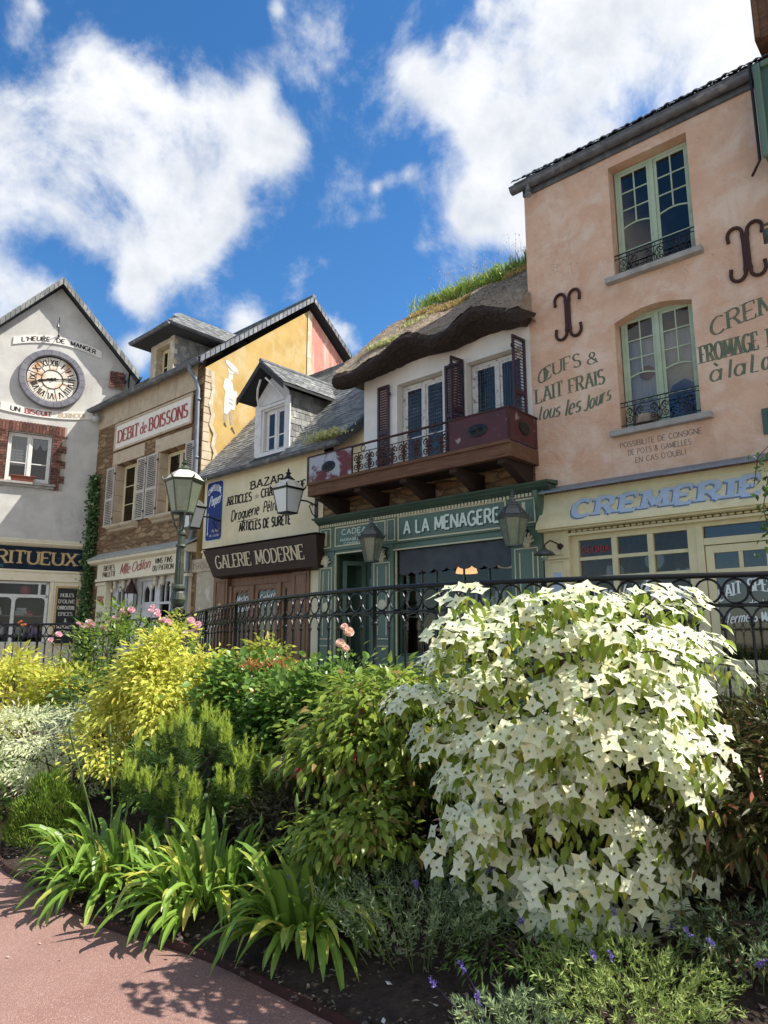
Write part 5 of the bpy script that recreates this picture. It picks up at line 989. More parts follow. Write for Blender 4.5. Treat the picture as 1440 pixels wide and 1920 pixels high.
# small iron lantern over the tavern door
Hs = thing('hanging_lantern', 'small rusty iron lantern with pointed cap over the white tavern door', 'lantern', (-17.25, -.05, 2.7), F)
mb = MB(); mb.lathe([(.19, 0), (.17, .04), (.02, .42), (.001, .5)], (-17.25, -.08, 2.98), 6); mb.build('cap', M['rust'], Hs, F)
mb = MB(); mb.lathe([(.05, -.48), (.12, -.42), (.17, -.3), (.17, .0)], (-17.25, -.08, 2.97), 6); mb.build('pane', M['milkglass'], Hs, F)
mb = MB()
for k in range(6): a = k*PI/3; mb.tube([(-17.25+.175*math.cos(a), -.08+.175*math.sin(a), 2.98), (-17.25+.175*math.cos(a), -.08+.175*math.sin(a), 2.67), (-17.25+.05*math.cos(a), -.08+.05*math.sin(a), 2.48)], .012, 5)
mb.lathe([(.001, -.14), (.03, -.06), (.05, 0)], (-17.25, -.08, 2.49), 8); mb.tube([(-17.25, -.08, 3.46), (-17.25, -.08, 3.6), (-17.25, .1, 3.6)], .012, 5); mb.build('cage', M['iron'], Hs, F)
Hs = thing('security_camera', 'small white dome camera under the gutter of the stone house', 'camera', (-20.1, -.1, 9.1), F)
mb = MB(); mb.lathe([(.001, -.16), (.08, -.14), (.13, -.06), (.13, .0), (.10, .04), (.03, .06), (.03, .16)], (-20.15, -.22, 9.05), 14); mb.build('dome', M['boxwhite'], Hs, F, smooth=True)

# ---------------------------------------------------------------- clock house (grey gable facing the camera)
K = Matrix.Translation((-9.6, 23.0, 0)) @ Matrix.Rotation(R(30), 4, 'Z')
H = thing('clock_house', 'grey rendered gabled house with a big clock and a black glass shop sign', 'house', (-1.75, 0, ZS), K)
cw = rect(-2.92, -1.6, 6.66, 8.28); shopw = rect(-6.2, -1.34, 1.6, 3.42)
mb = shell(H, K, -4.15, .62, ZS, 10.95, 0, 8, M['grey'])
wall(mb, [(-4.15, ZS), (.62, ZS), (.62, 10.95), (-1.75, 13.55), (-4.15, 10.95)], [cw, rect(-4.0, -1.34, 1.5, 3.42)], 0, .22); mb.build('wall', M['grey'], H, K)
mb = MB(); ax, az = -1.74, 13.62
for sg in (-1, 1):
    ex = ax+sg*2.62; ez2 = 10.72
    mb.hexa([(ex, -.38, ez2), (ax, -.38, az), (ax, 8.2, az), (ex, 8.2, ez2)], [(ex, -.38, ez2+.14), (ax, -.38, az+.14), (ax, 8.2, az+.14), (ex, 8.2, ez2+.14)])
rf = mb.build('roof', M['slatebase'], H, K)
mb = MB(); n = 20
for sg in (-1, 1):
    for i in range(n):
        a = Vector((ax+sg*2.64, 0, 10.70)); b = Vector((ax, 0, az)); p = a.lerp(b, i/n); q = a.lerp(b, (i+1)/n-.005); t = random.uniform(0, .01)
        mb.hexa([(p.x, -.405-t, p.z-.08), (q.x, -.405-t, q.z-.08), (q.x, -.39-t, q.z-.08), (p.x, -.39-t, p.z-.08)], [(p.x, -.405-t, p.z+.17), (q.x, -.405-t, q.z+.17), (q.x, -.39-t, q.z+.17), (p.x, -.39-t, p.z+.17)])
mb.build('verge', M['slate'], rf, K)
mb = MB(); mb.box(.46, .52, -.42, .0, 10.5, 10.75); mb.hexa([(.62, -.36, 10.1), (.9, -.36, 10.62), (.9, 2, 10.62), (.62, 2, 10.1)], [(.62, -.36, 10.75), (.9, -.36, 10.75), (.9, 2, 10.75), (.62, 2, 10.75)]); gutter(mb, (.92, -.4, 10.72), (.92, 6, 10.72), .1, 6, out=(1, 0, 0)); mb.build('eave', M['slatebase'], H, K)
mb = MB()
def bricks(mb, x0, x1, z0, z1, y, bw=.25, bh=.085, tooth=0, depth=.03, vert=False):
    z = z0; r = 0
    while z < z1-.02:
        xe = x1+(tooth if (r//3) % 2 else 0); xb = x0-(0 if tooth >= 0 else 0); x = x0-(bw/2 if r % 2 else 0)
        if tooth < 0: x = x0+(tooth if (r//3) % 2 else 0)-(bw/2 if r % 2 else 0); xb = x0+(tooth if (r//3) % 2 else 0); xe = x1
        while x < xe-.02:
            a, b = max(x, xb), min(x+bw-.02, xe)
            if b-a > .03: mb.box(a, b, y-depth+random.uniform(-.004, .004), y, z, z+bh-.02)
            x += bw
        z += bh; r += 1
bricks(mb, -1.6, -1.32, 6.45, 8.28, -.012, tooth=.14); mb.new(); bricks(mb, -3.22, -2.92, 6.45, 8.28, -.012, tooth=-.14)
mb.new(); x = -3.3
while x < -1.25: mb.box(x, x+.075, -.05+random.uniform(-.006, .006), -.012, 8.29, 8.62); x += .098
mb.new()
for k in range(3): bricks(mb, .0, .46, 10.28, 10.84, -.02, bw=.155 if k == 0 else .2, depth=.12) if k == 0 else None
mb.build('brickwork', M['brick'], H, K)
mb = MB(); mb.box(-3.36, -1.18, -.011, .0, 6.44, 8.64) if False else mb.quad((-1.6, -.011, 6.44), (-1.2, -.011, 6.44), (-1.2, -.011, 8.62), (-1.6, -.011, 8.62)); mb.new().quad((-3.34, -.011, 6.44), (-2.92, -.011, 6.44), (-2.92, -.011, 8.62), (-3.34, -.011, 8.62)); mb.new().quad((-2.92, -.011, 8.28), (-1.6, -.011, 8.28), (-1.6, -.011, 8.62), (-2.92, -.011, 8.62)); mb.new().box(-.02, .48, -.10, -.001, 10.26, 10.85); mb.build('mortar', M['mortar'], H, K)
o = casement(H, K, -2.9, -1.62, 6.68, 8.26, .12, M['whitepaint'], M['glass'], 'one', .06)
mb = MB(); rows = []
for i in range(13): x = -2.80+.52*i/12; rows.append([(x, .2, 8.2), (x, .2, 7.62-.0), (x, .195+.01*math.sin(i*2), 7.2)])
mb.loft(rows)
for r in range(9): mb.box(-2.8, -2.28, .185, .19, 7.25+r*.1, 7.33+r*.1)
mb.build('blind', M['curtain'], o, K)
mb = MB()
for (x0, x1) in ((-2.8, -2.28), (-2.2, -1.7)):
    mb.new()
    for k in range(2):
        xa, xb = x0+(x1-x0)*k/2, x0+(x1-x0)*(k+1)/2; mb.loft([[(xa+(xb-xa)*i/10, .178, 8.2), (xa+(xb-xa)*i/10, .178, 8.0-.22*abs(math.sin(PI*i/10))**.8 if x0 > -2.5 else 8.0-.2*abs(math.sin(PI*i/10))**.8)] for i in range(11)])
mb.build('curtain', M['curtain'], o, K)
mb = MB(); mb.box(-3.25, -1.42, -.16, .1, 6.54, 6.62); mb.box(-3.2, -1.46, -.1, .1, 6.46, 6.54); mb.build('sill', M['stonewall'], H, K, bevel=.01)
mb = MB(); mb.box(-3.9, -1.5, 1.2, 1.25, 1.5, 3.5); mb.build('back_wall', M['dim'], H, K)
Hs = thing('flower_box', 'reddish terracotta window box on the sill of the clock house', 'flower box', (-2.4, -.1, 6.62), K)
mb = MB(); mb.hexa([(-2.7, -.15, 6.625), (-2.08, -.15, 6.625), (-2.08, -.0, 6.625), (-2.7, -.0, 6.625)], [(-2.74, -.19, 6.79), (-2.04, -.19, 6.79), (-2.04, .04, 6.79), (-2.74, .04, 6.79)]); mb.box(-2.76, -2.02, -.205, .055, 6.775, 6.80); mb.build('trough', M['terracotta'], Hs, K, bevel=.008)
# clock
CX, CZ = -1.79, 10.21
Hs = thing('wall_clock', 'large round clock with roman numerals in a slate ring on the grey gable', 'clock', (CX, -.05, CZ-1), K)
mb = MB(); mb.lathe([(.80, 0), (.80, -.13), (.83, -.16), (.99, -.16), (1.02, -.12), (1.02, 0)], (CX, -.002, CZ), 48, axis='y', closeends=False); rg = mb.build('ring', M['clockring'], Hs, K)
mb = MB()
for k in range(24): a = k*PI/12+.1; mb.hexa([(CX+.82*math.cos(a), -.163, CZ+.82*math.sin(a)), (CX+1.0*math.cos(a), -.163, CZ+1.0*math.sin(a)), (CX+1.0*math.cos(a+.012), -.163, CZ+1.0*math.sin(a+.012)), (CX+.82*math.cos(a+.012), -.163, CZ+.82*math.sin(a+.012))], [(CX+.82*math.cos(a), -.161, CZ+.82*math.sin(a)), (CX+1.0*math.cos(a), -.161, CZ+1.0*math.sin(a)), (CX+1.0*math.cos(a+.012), -.161, CZ+1.0*math.sin(a+.012)), (CX+.82*math.cos(a+.012), -.161, CZ+.82*math.sin(a+.012))])
mb.build('joints', M['slatebase'], rg, K)
mb = MB(); mb.lathe([(.001, -.05), (.80, -.05)], (CX, 0, CZ), 48, axis='y', closeends=False); dl = mb.build('dial', M['dialwhite'], Hs, K)
mb = MB(); mb.cur = 0
for (r_, t_) in ((.785, .022), (.325, .014)): mb.tube([(CX+r_*math.cos(k*PI/24), -.055, CZ+r_*math.sin(k*PI/24)) for k in range(48)], t_, 5, closed=True)
NUM = ['XII', 'I', 'II', 'III', 'IIII', 'V', 'VI', 'VII', 'VIII', 'IX', 'X', 'XI']
for k in range(12):
    a = PI/2-k*PI/6; b = a+PI/12; mb.box(0, 0, 0, 0, 0, 0) if False else None
    mb.tube([(CX+.33*math.cos(b), -.056, CZ+.33*math.sin(b)), (CX+.78*math.cos(b), -.056, CZ+.78*math.sin(b))], .008, 4)
    t = MB(); wd_ = .10+.035*len(NUM[k]); text(t, NUM[k], -wd_/2, wd_/2, -.1, .2, w=.2, c=.35, serif=True, P=lambda p, q, kk: (p, kk, q), gap=.3)
    ra = a-PI/2; rot = lambda p: (CX+.58*math.cos(a)+p[0]*math.cos(ra)-p[2]*math.sin(ra), -.0525-.0004*p[1], CZ+.58*math.sin(a)+p[0]*math.sin(ra)+p[2]*math.cos(ra)); b0 = len(mb.v); mb.v += [rot(p) for p in t.v]; mb.f += [tuple(b0+i for i in f) for f in t.f]; mb.mi += [0]*len(t.f)
    for j in range(5): c_ = a+(j-2)*PI/42; mb.lathe([(.011, -.004), (.011, 0)], (CX+.725*math.cos(c_), -.052, CZ+.725*math.sin(c_)), 6, axis='y')
mb.build('numerals', M['blackletter'], dl, K)
for nm, ln, wd_, ang in (('minute_hand', .74, .028, 7), ('hour_hand', .50, .045, 196)):
    mb = MB(); a = R(ang); d, n = (math.cos(a), math.sin(a)), (-math.sin(a), math.cos(a)); yy = -.075 if nm[0] == 'm' else -.065
    pr = [(-.24, .5), (-.18, 1.4), (-.08, .5), (0, 1.3), (.3, .6), (.55, .8), (.8, 1.1), (.88, .5), (1, .05)]
    A_ = [(CX+d[0]*ln*t+n[0]*wd_*q, yy, CZ+d[1]*ln*t+n[1]*wd_*q) for t, q in pr]; B_ = [(CX+d[0]*ln*t-n[0]*wd_*q, yy, CZ+d[1]*ln*t-n[1]*wd_*q) for t, q in pr]; mb.loft([A_, B_]); mb.lathe([(.001, -.03), (.04, -.02), (.04, .0)], (CX, yy, CZ), 10, axis='y'); mb.build(nm, M['iron'], Hs, K)
# sundial rod above the banner
mb = MB(); mb.tube([(-1.72, -.02, 11.78), (-1.76, -.3, 12.05), (-1.75, -.3, 12.35)], .014, 6); mb.tube([(-1.72, -.03, 11.78), (-1.9, -.05, 11.45), (-2.35, -.03, 10.75)], .006, 4); mb.lathe([(.001, -.06), (.05, 0), (.001, .06)], (-1.72, -.06, 11.78), 8); mb.lathe([(.05, -.04), (.02, .08), (.001, .1)], (-1.78, -.3, 12.03), 8)
tag(mb.build('sundial_pointer', M['iron'], None, K, base=(-1.72, 0, 11.78)), 'thin iron pointer rod fixed on the grey gable above the clock', 'pointer')
def banner(x0, x1, z0, z1, h, sag, words, lab):
    Hs = thing('banner_sign', lab, 'sign', ((x0+x1)/2, -.02, z0), K); mb = MB(); n = 16; A_, B_ = [], []
    f = lambda t: z0+(z1-z0)*t+sag*4*t*(1-t)
    lo_ = [(x0+(x1-x0)*i/n, f(i/n)) for i in range(n+1)]; hi_ = [(x+.0, z+h) for x, z in lo_]
    for i in range(n): mb.hexa([(lo_[i][0], -.035, lo_[i][1]), (lo_[i+1][0], -.035, lo_[i+1][1]), (lo_[i+1][0], -.004, lo_[i+1][1]), (lo_[i][0], -.004, lo_[i][1])], [(hi_[i][0], -.035, hi_[i][1]), (hi_[i+1][0], -.035, hi_[i+1][1]), (hi_[i+1][0], -.004, hi_[i+1][1]), (hi_[i][0], -.004, hi_[i][1])])
    bd = mb.build('board', M['banner'], Hs, K)
    for (s, a, b, col, sr) in words:
        mb = MB(); ta, tb = (a-x0)/(x1-x0), (b-x0)/(x1-x0); tm = (ta+tb)/2; za, zb = f(ta)+h*.22, f(tb)+h*.22; text(mb, s, a, b, za, h*.55, z1=zb, sag=f(tm)+h*.22-(za+zb)/2, y=-.036, w=.25, c=.65, serif=sr); mb.build('lettering', M[col], bd, K)
banner(-3.05, -.32, 11.20, 11.26, .27, .26, [("L'HEURE", -2.80, -1.98, 'blackletter', False), ('DE', -1.76, -1.52, 'blackletter', False), ('MANGER', -1.32, -.52, 'blackletter', False)], 'arched white banner with black letters above the round clock')
banner(-3.22, -.44, 8.93, 9.04, .27, -.12, [('UN', -2.92, -2.66, 'blackletter', False), ('BISCUIT', -2.5, -1.72, 'redletter', True), ('BURNOUF', -1.5, -.66, 'ashlar', True)], 'sagging white banner with red and tan letters below the round clock')
# shopfront with the black glass fascia
mb = MB(); mb.prism([(-.30, 4.68), (-.30, 4.63), (-.22, 4.57), (-.14, 4.54), (0, 4.54), (0, 4.78)], -4.2, -.26, 'x'); mb.hexa([(-4.2, -.31, 4.685), (-.24, -.31, 4.685), (-.24, 0, 4.79), (-4.2, 0, 4.79)], [(-4.2, -.31, 4.70), (-.24, -.31, 4.70), (-.24, 0, 4.81), (-4.2, 0, 4.81)])
mb.box(-4.2, -.3, -.16, .0, 3.45, 3.80); mb.box(-4.2, -.28, -.2, -.16, 3.74, 3.80); mb.box(-.36, -.28, -.2, .0, 3.80, 4.54); mb.box(-1.30, -.36, -.12, .0, ZS, 3.45); mb.box(-1.32, -1.20, -.14, -.121, ZS, 3.44); mb.box(-.44, -.36, -.14, -.121, ZS, 3.44); mb.box(-4.0, -1.34, -.08, .08, ZS, 1.5); mb.box(-.46, -.3, -.2, -.12, 3.2, 3.45); fa = mb.build('shopfront', M['wherevercream'], H, K, bevel=.006)
mb = MB(); mb.box(-4.2, -.36, -.13, -.01, 3.80, 4.54); bg_ = mb.build('fascia', M['marble'], H, K)
mb = MB(); text(mb, 'SPIRITUEUX', -3.68, -.62, 3.99, .40, y=-.132, w=.20, c=.5, serif=True); 
for st in ((-.50, 4.14),): mb.lathe([(.05, -.004), (.05, 0)], (st[0], -.131, st[1]), 5, axis='y')
mb.build('lettering', M['goldletter'], bg_, K)
mb = MB(); mb.box(-4.0, -1.34, -.05, .05, 2.93, 3.03); mb.box(-2.36, -2.26, -.04, .04, 1.5, 2.93); mb.box(-1.64, -1.57, -.04, .04, 3.03, 3.42); mb.box(-1.42, -1.34, -.05, .05, 1.5, 3.42); mb.box(-4, -1.34, -.05, .05, 3.36, 3.42); mb.box(-3.3, -3.2, -.04, .04, 1.5, 2.93); mb.box(-4, -1.34, -.05, .05, 1.5, 1.56)
for (a, b) in ((-3.2, -2.36), (-2.26, -1.42)):
    for (x, sg) in ((a, 1), (b, -1)): mb.prism([(x, 2.93), (x+sg*.12, 2.93), (x+sg*.05, 2.90), (x+sg*.015, 2.86), (x, 2.80)], -.035, .035)
sw = mb.build('shop_window', M['whitepaint'], H, K); pane(-4, -1.34, 1.5, 3.4, .02, M['clearglass'], sw, K)
mb = MB(); mb.box(-3.9, -1.4, .25, .6, 2.35, 2.38); mb.new().box(-3.9, -1.4, .25, .6, 1.7, 1.74); mb.new().box(-3.9, -1.4, .25, .6, 3.03, 3.05); mb.build('shelf', M['greyletter'], H, K)
def jar(x, z, r, h, mat, lab, grp): 
    mb = MB(); mb.lathe([(.001, 0), (r, 0), (r, h*.75), (r*.7, h*.85), (r*.72, h*.86), (r*.72, h), (.001, h)], (x, .4, z), 12); tag(mb.build('jar', M[mat], None, K, base=(x, .4, z)), lab, 'jar', grp)
for i, x in enumerate((-3.1, -2.95, -2.72, -2.55, -2.12, -1.95)): jar(x, 1.74, .07 if i % 2 else .09, .36 if i % 2 else .3, 'jarglass', 'pale glass jar on the low shelf of the clock house shop window', 'pale jars on the low shop shelf')
for x in (-1.72, -1.56): jar(x, 1.74, .08, .32, 'purple', 'purple jar on the low shelf of the clock house shop window', 'purple jars on the low shop shelf')
for x in (-3.0, -2.7, -2.12, -1.98): 
    mb = MB(); mb.box(x-.1, x+.1, .3, .45, 2.385, 2.385+.14); mb.box(x-.07, x+.07, .3, .42, 2.53, 2.62); tag(mb.build('gift_box', M['boxwhite'], None, K, base=(x, .35, 2.38), bevel=.006), 'white box pile on the middle shelf of the clock house shop window', 'box', 'boxes on the middle shop shelf')
mb = MB(); mb.lathe([(.001, 0), (.14, 0), (.16, .08), (.15, .24), (.05, .28), (.001, .28)], (-1.98, .4, 3.05), 14); tag(mb.build('jar', M['crimson'], None, K, base=(-1.98, .4, 3.05)), 'round red tin on the top shelf of the clock house shop window', 'tin')
mb = MB(); mb.box(-1.98, -1.72, .3, .42, 2.385, 2.46); mb.lathe([(.03, 0), (.1, .06), (.001, .1)], (-1.85, .36, 2.46), 10); tag(mb.build('scale', M['crimson'], None, K, base=(-1.85, .36, 2.38)), 'red kitchen scale on the middle shelf of the clock house shop window', 'scale')
Hs = thing('menu_board', 'tall black board in a wooden frame with pale writing beside the shop window', 'sign', (-.8, -.13, 1.6), K)
mb = MB(); mb.box(-1.09, -.5, -.135, -.121, 1.5, 3.27); bd = mb.build('board', M['blackboard'], Hs, K)
mb = MB(); moulding(mb, -1.14, -.45, 1.45, 3.32, -.125, .06, .035); mb.build('frame', M['goldletter'], bd, K)
mb = MB()
for i, (s, a, b) in enumerate((('HUILES', -.98, -.6), ("D'OLIVE", -1.03, -.56), ('CHARCUTERIE', -1.05, -.54), ('EPICES', -1.0, -.6), ('&', -.82, -.76), ('MOUTARDES', -1.04, -.55), ('ET THES', -1.0, -.6))): text(mb, s, a, b, 2.98-i*.2, .11, y=-.137, w=.15, c=.6, serif=True)
mb.build('lettering', M['signwhite'], bd, K)
# roof of the house behind the clock gable
H = thing('slate_roofed_house', 'slate roofed house partly hidden behind the left slope of the clock gable', 'house', (-9, 3, ZS), K)
mb = MB(); mb.box(-14, -4.6, 3, 9, ZS, 11.0); mb.build('wall', M['grey'], H, K)
mb = MB(); mb.hexa([(-14, 2.7, 10.9), (-4.4, 2.7, 10.9), (-4.4, 6, 14.1), (-14, 6, 14.1)], [(-14, 2.7, 11), (-4.4, 2.7, 11), (-4.4, 6, 14.2), (-14, 6, 14.2)]); mb.hexa([(-14, 6, 14.1), (-4.4, 6, 14.1), (-4.4, 9.3, 10.9), (-14, 9.3, 10.9)], [(-14, 6, 14.2), (-4.4, 6, 14.2), (-4.4, 9.3, 11), (-14, 9.3, 11)]); rf = mb.build('roof', M['slatebase'], H, K)
mb = MB(); Vv = Vector((0, 3.3, 3.2)); slates(mb, (-9.4, 2.68, 11.02), (1, 0, 0), Vv, 5.0, Vv.length, .26, .15); mb.build('slates', M['slate'], rf, K)

# ---------------------------------------------------------------- right neighbour: timber gable and shutter box at the frame edge
H = thing('timber_house', 'brown boarded timber gable end rising above the pink house gutter', 'house', (3, 0, ZS), F)
mb = MB(); mb.box(.50, 2.0, -.55, 1.2, 10.06, 11.5)
for i in range(8): mb.box(.52+i*.19, .58+i*.19, -.59, -.551, 10.06, 11.5)
mb.build('wall', M['beamwood'], H, F); mb = MB(); mb.box(2.25, 2.6, -.05, 5, ZS, 9.5); mb.build('lower_wall', M['white'], H, F)
Hs = thing('sign', 'dark green framed box sign at the right edge beside the pink house gutter', 'sign', (.9, -.3, 8.2), F)
mb = MB(); mb.frame4(.42, 1.5, 8.25, 9.74, -.52, -.44, .1); mb.box(.44, 1.48, -.44, -.06, 9.68, 9.73); mb.box(.44, .5, -.44, -.06, 8.27, 9.68); fr_ = mb.build('frame', M['greenpaint'], Hs, F, bevel=.03)
mb = MB(); mb.box(.52, 1.4, -.47, -.43, 8.35, 9.64); mb.box(.52, 1.4, -.485, -.471, 8.62, 8.65); mb.build('board', M['dgreen'], Hs, F)
mb = MB(); mb.tube([(.375, -.42, 9.86), (.375, -.42, 8.28), (.20, -.1, 8.30)], .022, 6); mb.tube([(.375, -.42, 9.6), (.375, -.02, 9.62)], .018, 6); mb.build('bracket', M['iron'], Hs, F)
Hs = thing('sign_bracket', 'dark green cast scrolled bracket beside the right wall anchor of the pink house', 'bracket', (.55, -.3, 7.0), F)
mb = MB(); mb.tube([(.62, -.02, 6.75), (.60, -.4, 6.95), (.52, -.62, 7.1), (.42, -.72, 7.0), (.40, -.66, 6.9), (.47, -.6, 6.92)], [.05, .055, .05, .06, .05, .03], 8); mb.tube([(.55, -.5, 7.1), (.44, -.55, 7.22), (.36, -.6, 7.18)], [.04, .03, .015], 6); mb.tube([(.62, -.02, 7.6), (.6, -.25, 7.5), (.58, -.45, 7.2)], .035, 6); mb.tube([(.62, -.02, 7.8), (.55, -.2, 7.75), (.50, -.3, 7.85)], [.04, .04, .02], 6); mb.build('scrollwork', M['lampgreen'], Hs, F, smooth=True)
Hs = thing('street_sign', 'blue and green enamel street name plate at the right end of the pink wall', 'sign', (.3, -.02, 4.4), F)
mb = MB(); mb.box(-.02, .72, -.03, -.001, 4.42, 4.79); pl = mb.build('plate', M['dgreen'], Hs, F); mb = MB(); mb.box(.05, .65, -.034, -.0305, 4.48, 4.73); pb = mb.build('field', M['enamelblue'], pl, F); mb = MB(); text(mb, 'RUE', .09, .30, 4.55, .1, y=-.035, w=.2, c=.8); mb.build('lettering', M['whiteletter'], pl, F)

# ================================================================== GROUND
EDGE = [(-7.5, 12.0), (-5.2, 9.0), (-3.56, 6.83), (-2.8, 5.43), (-2.34, 4.98), (-1.96, 4.61), (-1.56, 4.27), (-1.1, 4.0), (-.79, 3.79), (-.6, 3.62), (-.23, 3.3), (.15, 2.95), (.6, 2.55), (1.3, 2.1), (2.4, 1.6)]
FENCE = [(-9.0, 13.2), (-7.0, 12.6), (-4.9, 12.0), (-3.75, 11.6), (-3.1, 11.0), (-2.46, 9.8), (-1.51, 8.0), (-.68, 6.75), (.09, 5.85), (1.12, 5.2), (2.0, 4.85), (2.7, 4.62), (3.7, 4.3), (5.2, 3.9)]
def resample(pts, step):
    P = [Vector((p[0], p[1], 0)) for p in pts]; Q = []
    for i in range(len(P)-1):      # catmull-rom
        a, b, c, d = P[max(i-1, 0)], P[i], P[i+1], P[min(i+2, len(P)-1)]; n = max(2, int((c-b).length/.05))
        for k in range(n): t = k/n; Q.append(.5*((2*b)+(c-a)*t+(2*a-5*b+4*c-d)*t*t+(3*b-a-3*c+d)*t**3))
    Q.append(P[-1]); out_ = [Q[0]]; acc_ = 0
    for i in range(1, len(Q)):
        s_ = (Q[i]-Q[i-1]).length
        while acc_+s_ >= step:
            f = (step-acc_)/s_; q = Q[i-1].lerp(Q[i], f); out_.append(q); Q[i-1] = q; s_ = (Q[i]-q).length; acc_ = 0
        acc_ += s_
    return out_
ED = resample(EDGE, .12); FN = resample(FENCE, .17)
def fence_z(p): return 1.1-max(0, min(1, (-p.x-2.2)/3.0))*.16     # foot of the fence
def nseg(pts, n): return [pts[int(round(i*(len(pts)-1)/(n-1)))] for i in range(n)]
mb = MB(); mb.quad((-300, -300, -.03), (300, -300, -.03), (300, 400, -.03), (-300, 400, -.03)); g = mb.build('ground', M['street'], None); g['kind'] = 'structure'
mb = MB(); mb.quad((-14, -6, 0), (8, -6, 0), (8, 14, 0), (-14, 14, 0)); g = mb.build('garden_path', M['path'], None); g['kind'] = 'structure'
A_, B_ = nseg(ED, 90), nseg(FN, 90); rows = []; BED = []
for a, b in zip(A_, B_):
    r = []
    for j in range(24):
        t = j/23; p = a.lerp(b, t); p.z = .025+.62*t**1.15+.02*math.sin(9*p.x+3*p.y)*math.sin(7*p.y)+random.uniform(-.006, .006)*(j > 0); r.append(p)
    rows.append(r); BED += r
BEDN = np.array([tuple(p) for p in BED])
def gz(x, y): d = (BEDN[:, 0]-x)**2+(BEDN[:, 1]-y)**2; return float(BEDN[int(d.argmin()), 2])
mb = MB(); mb.loft(rows); g = mb.build('garden_bed', M['soil'], None, smooth=True); g['kind'] = 'structure'
mb = MB(); mb.loft([[(p.x, p.y, 0) for p in ED], [(p.x, p.y, .045) for p in ED], [(p.x+.006, p.y+.008, .045) for p in ED], [(p.x+.006, p.y+.008, 0) for p in ED]]); tag(mb.build('bed_edging', M['rust'], None), 'low rusty steel edging strip along the flower bed and pink path', 'edging')
mb = MB(); pts = [(p.x, p.y) for p in FN]; mb.prism(pts+[(12, 3.9), (40, 10), (20, 60), (-60, 60), (-40, 15)], ZS-.3, ZS, 'z'); g = mb.build('street', M['street'], None); g['kind'] = 'structure'
mb = MB(); mb.loft([[(p.x+o[0], p.y+o[1], (z if z < .9 else fence_z(p)+z-1.1)) for p in FN] for o, z in (((-.06, -.08), .2), ((-.06, -.08), 1.02), ((-.11, -.13), 1.02), ((-.11, -.13), 1.095), ((.12, .13), 1.095), ((.12, .13), 1.02), ((.06, .08), 1.02), ((.06, .08), .3))]); tag(mb.build('low_wall', M['stonewall'], None), 'low grey stone wall with coping under the black railing', 'wall')
# stones and chips on the soil near the edge
mb = MB()
for k in range(6500):
    i = random.randrange(8, 84); t = random.random()**1.4*.5; a, b = A_[i], B_[i]; p = a.lerp(b, t); p.x += random.uniform(-.06, .06); z = .025+.62*t**1.15; s_ = random.uniform(.005, .02)*(1 if random.random() < .95 else 1.7)
    q = [Vector((random.uniform(-1, 1), random.uniform(-1, 1), random.uniform(-.35, .6)))*s_ for _ in range(5)]; c = Vector((p.x, p.y, z+.008)); mb.add([c+x for x in q], [(0, 1, 2), (0, 2, 3), (0, 3, 4), (1, 2, 4), (1, 3, 4)])
chips = var('stone chips and bark', (.09, .06, .045), (.22, .17, .14), 30, .9, .2, 40, island=.85)
g = mb.build('bed_chips', chips, None); tag(g, 'small stone chips and bark scattered on the bed edge', 'chips', None, 'stuff')
mb = MB()
for k in range(26):
    i = random.randrange(25, 70); p = A_[i]; x, y = p.x-random.uniform(.02, .5), p.y-random.uniform(.02, .35); s_ = random.uniform(.006, .016); a = random.uniform(0, 6); mb.add([(x, y, .004), (x+s_*math.cos(a), y+s_*math.sin(a), .006), (x+s_*1.6*math.cos(a+.5), y+s_*1.6*math.sin(a+.5), .012), (x+s_*math.cos(a+1.1), y+s_*math.sin(a+1.1), .005)], [(0, 1, 2, 3)])
for k in range(40):
    x, y = random.uniform(-.4, 1.6), random.uniform(3.0, 3.9); z = gz(x, y)+.012 if y > 2.9 else .004; s_ = random.uniform(.012, .022); a = random.uniform(0, 6); mb.cur = 1; mb.add([(x, y, z), (x+s_*math.cos(a), y+s_*math.sin(a), z+.006), (x+s_*1.7*math.cos(a+.5), y+s_*1.7*math.sin(a+.5), z+.01), (x+s_*math.cos(a+1.1), y+s_*math.sin(a+1.1), z+.003)], [(0, 1, 2, 3)])
tag(mb.build('fallen_leaves', [M['straw'], M['boxwhite']], None), 'scattered dry leaf bits and pale petals on the path and soil', 'leaves', None, 'stuff')
mb = MB(); c = Vector((1.66, 3.12, gz(1.66, 3.12)+.03)); rr = []
for i in range(6):
    rr.append([(c.x+(j-3)*.017+random.uniform(-.006, .006), c.y+(i-2.5)*.014, c.z+.02*math.sin(j*1.7+i)*(.5+.5*math.sin(i*2.1))+random.uniform(0, .012)) for j in range(7)])
mb.loft(rr); tag(mb.build('crumpled_paper', M['boxwhite'], None), 'small white crumpled scrap of paper on the soil under the dark shrub', 'paper')

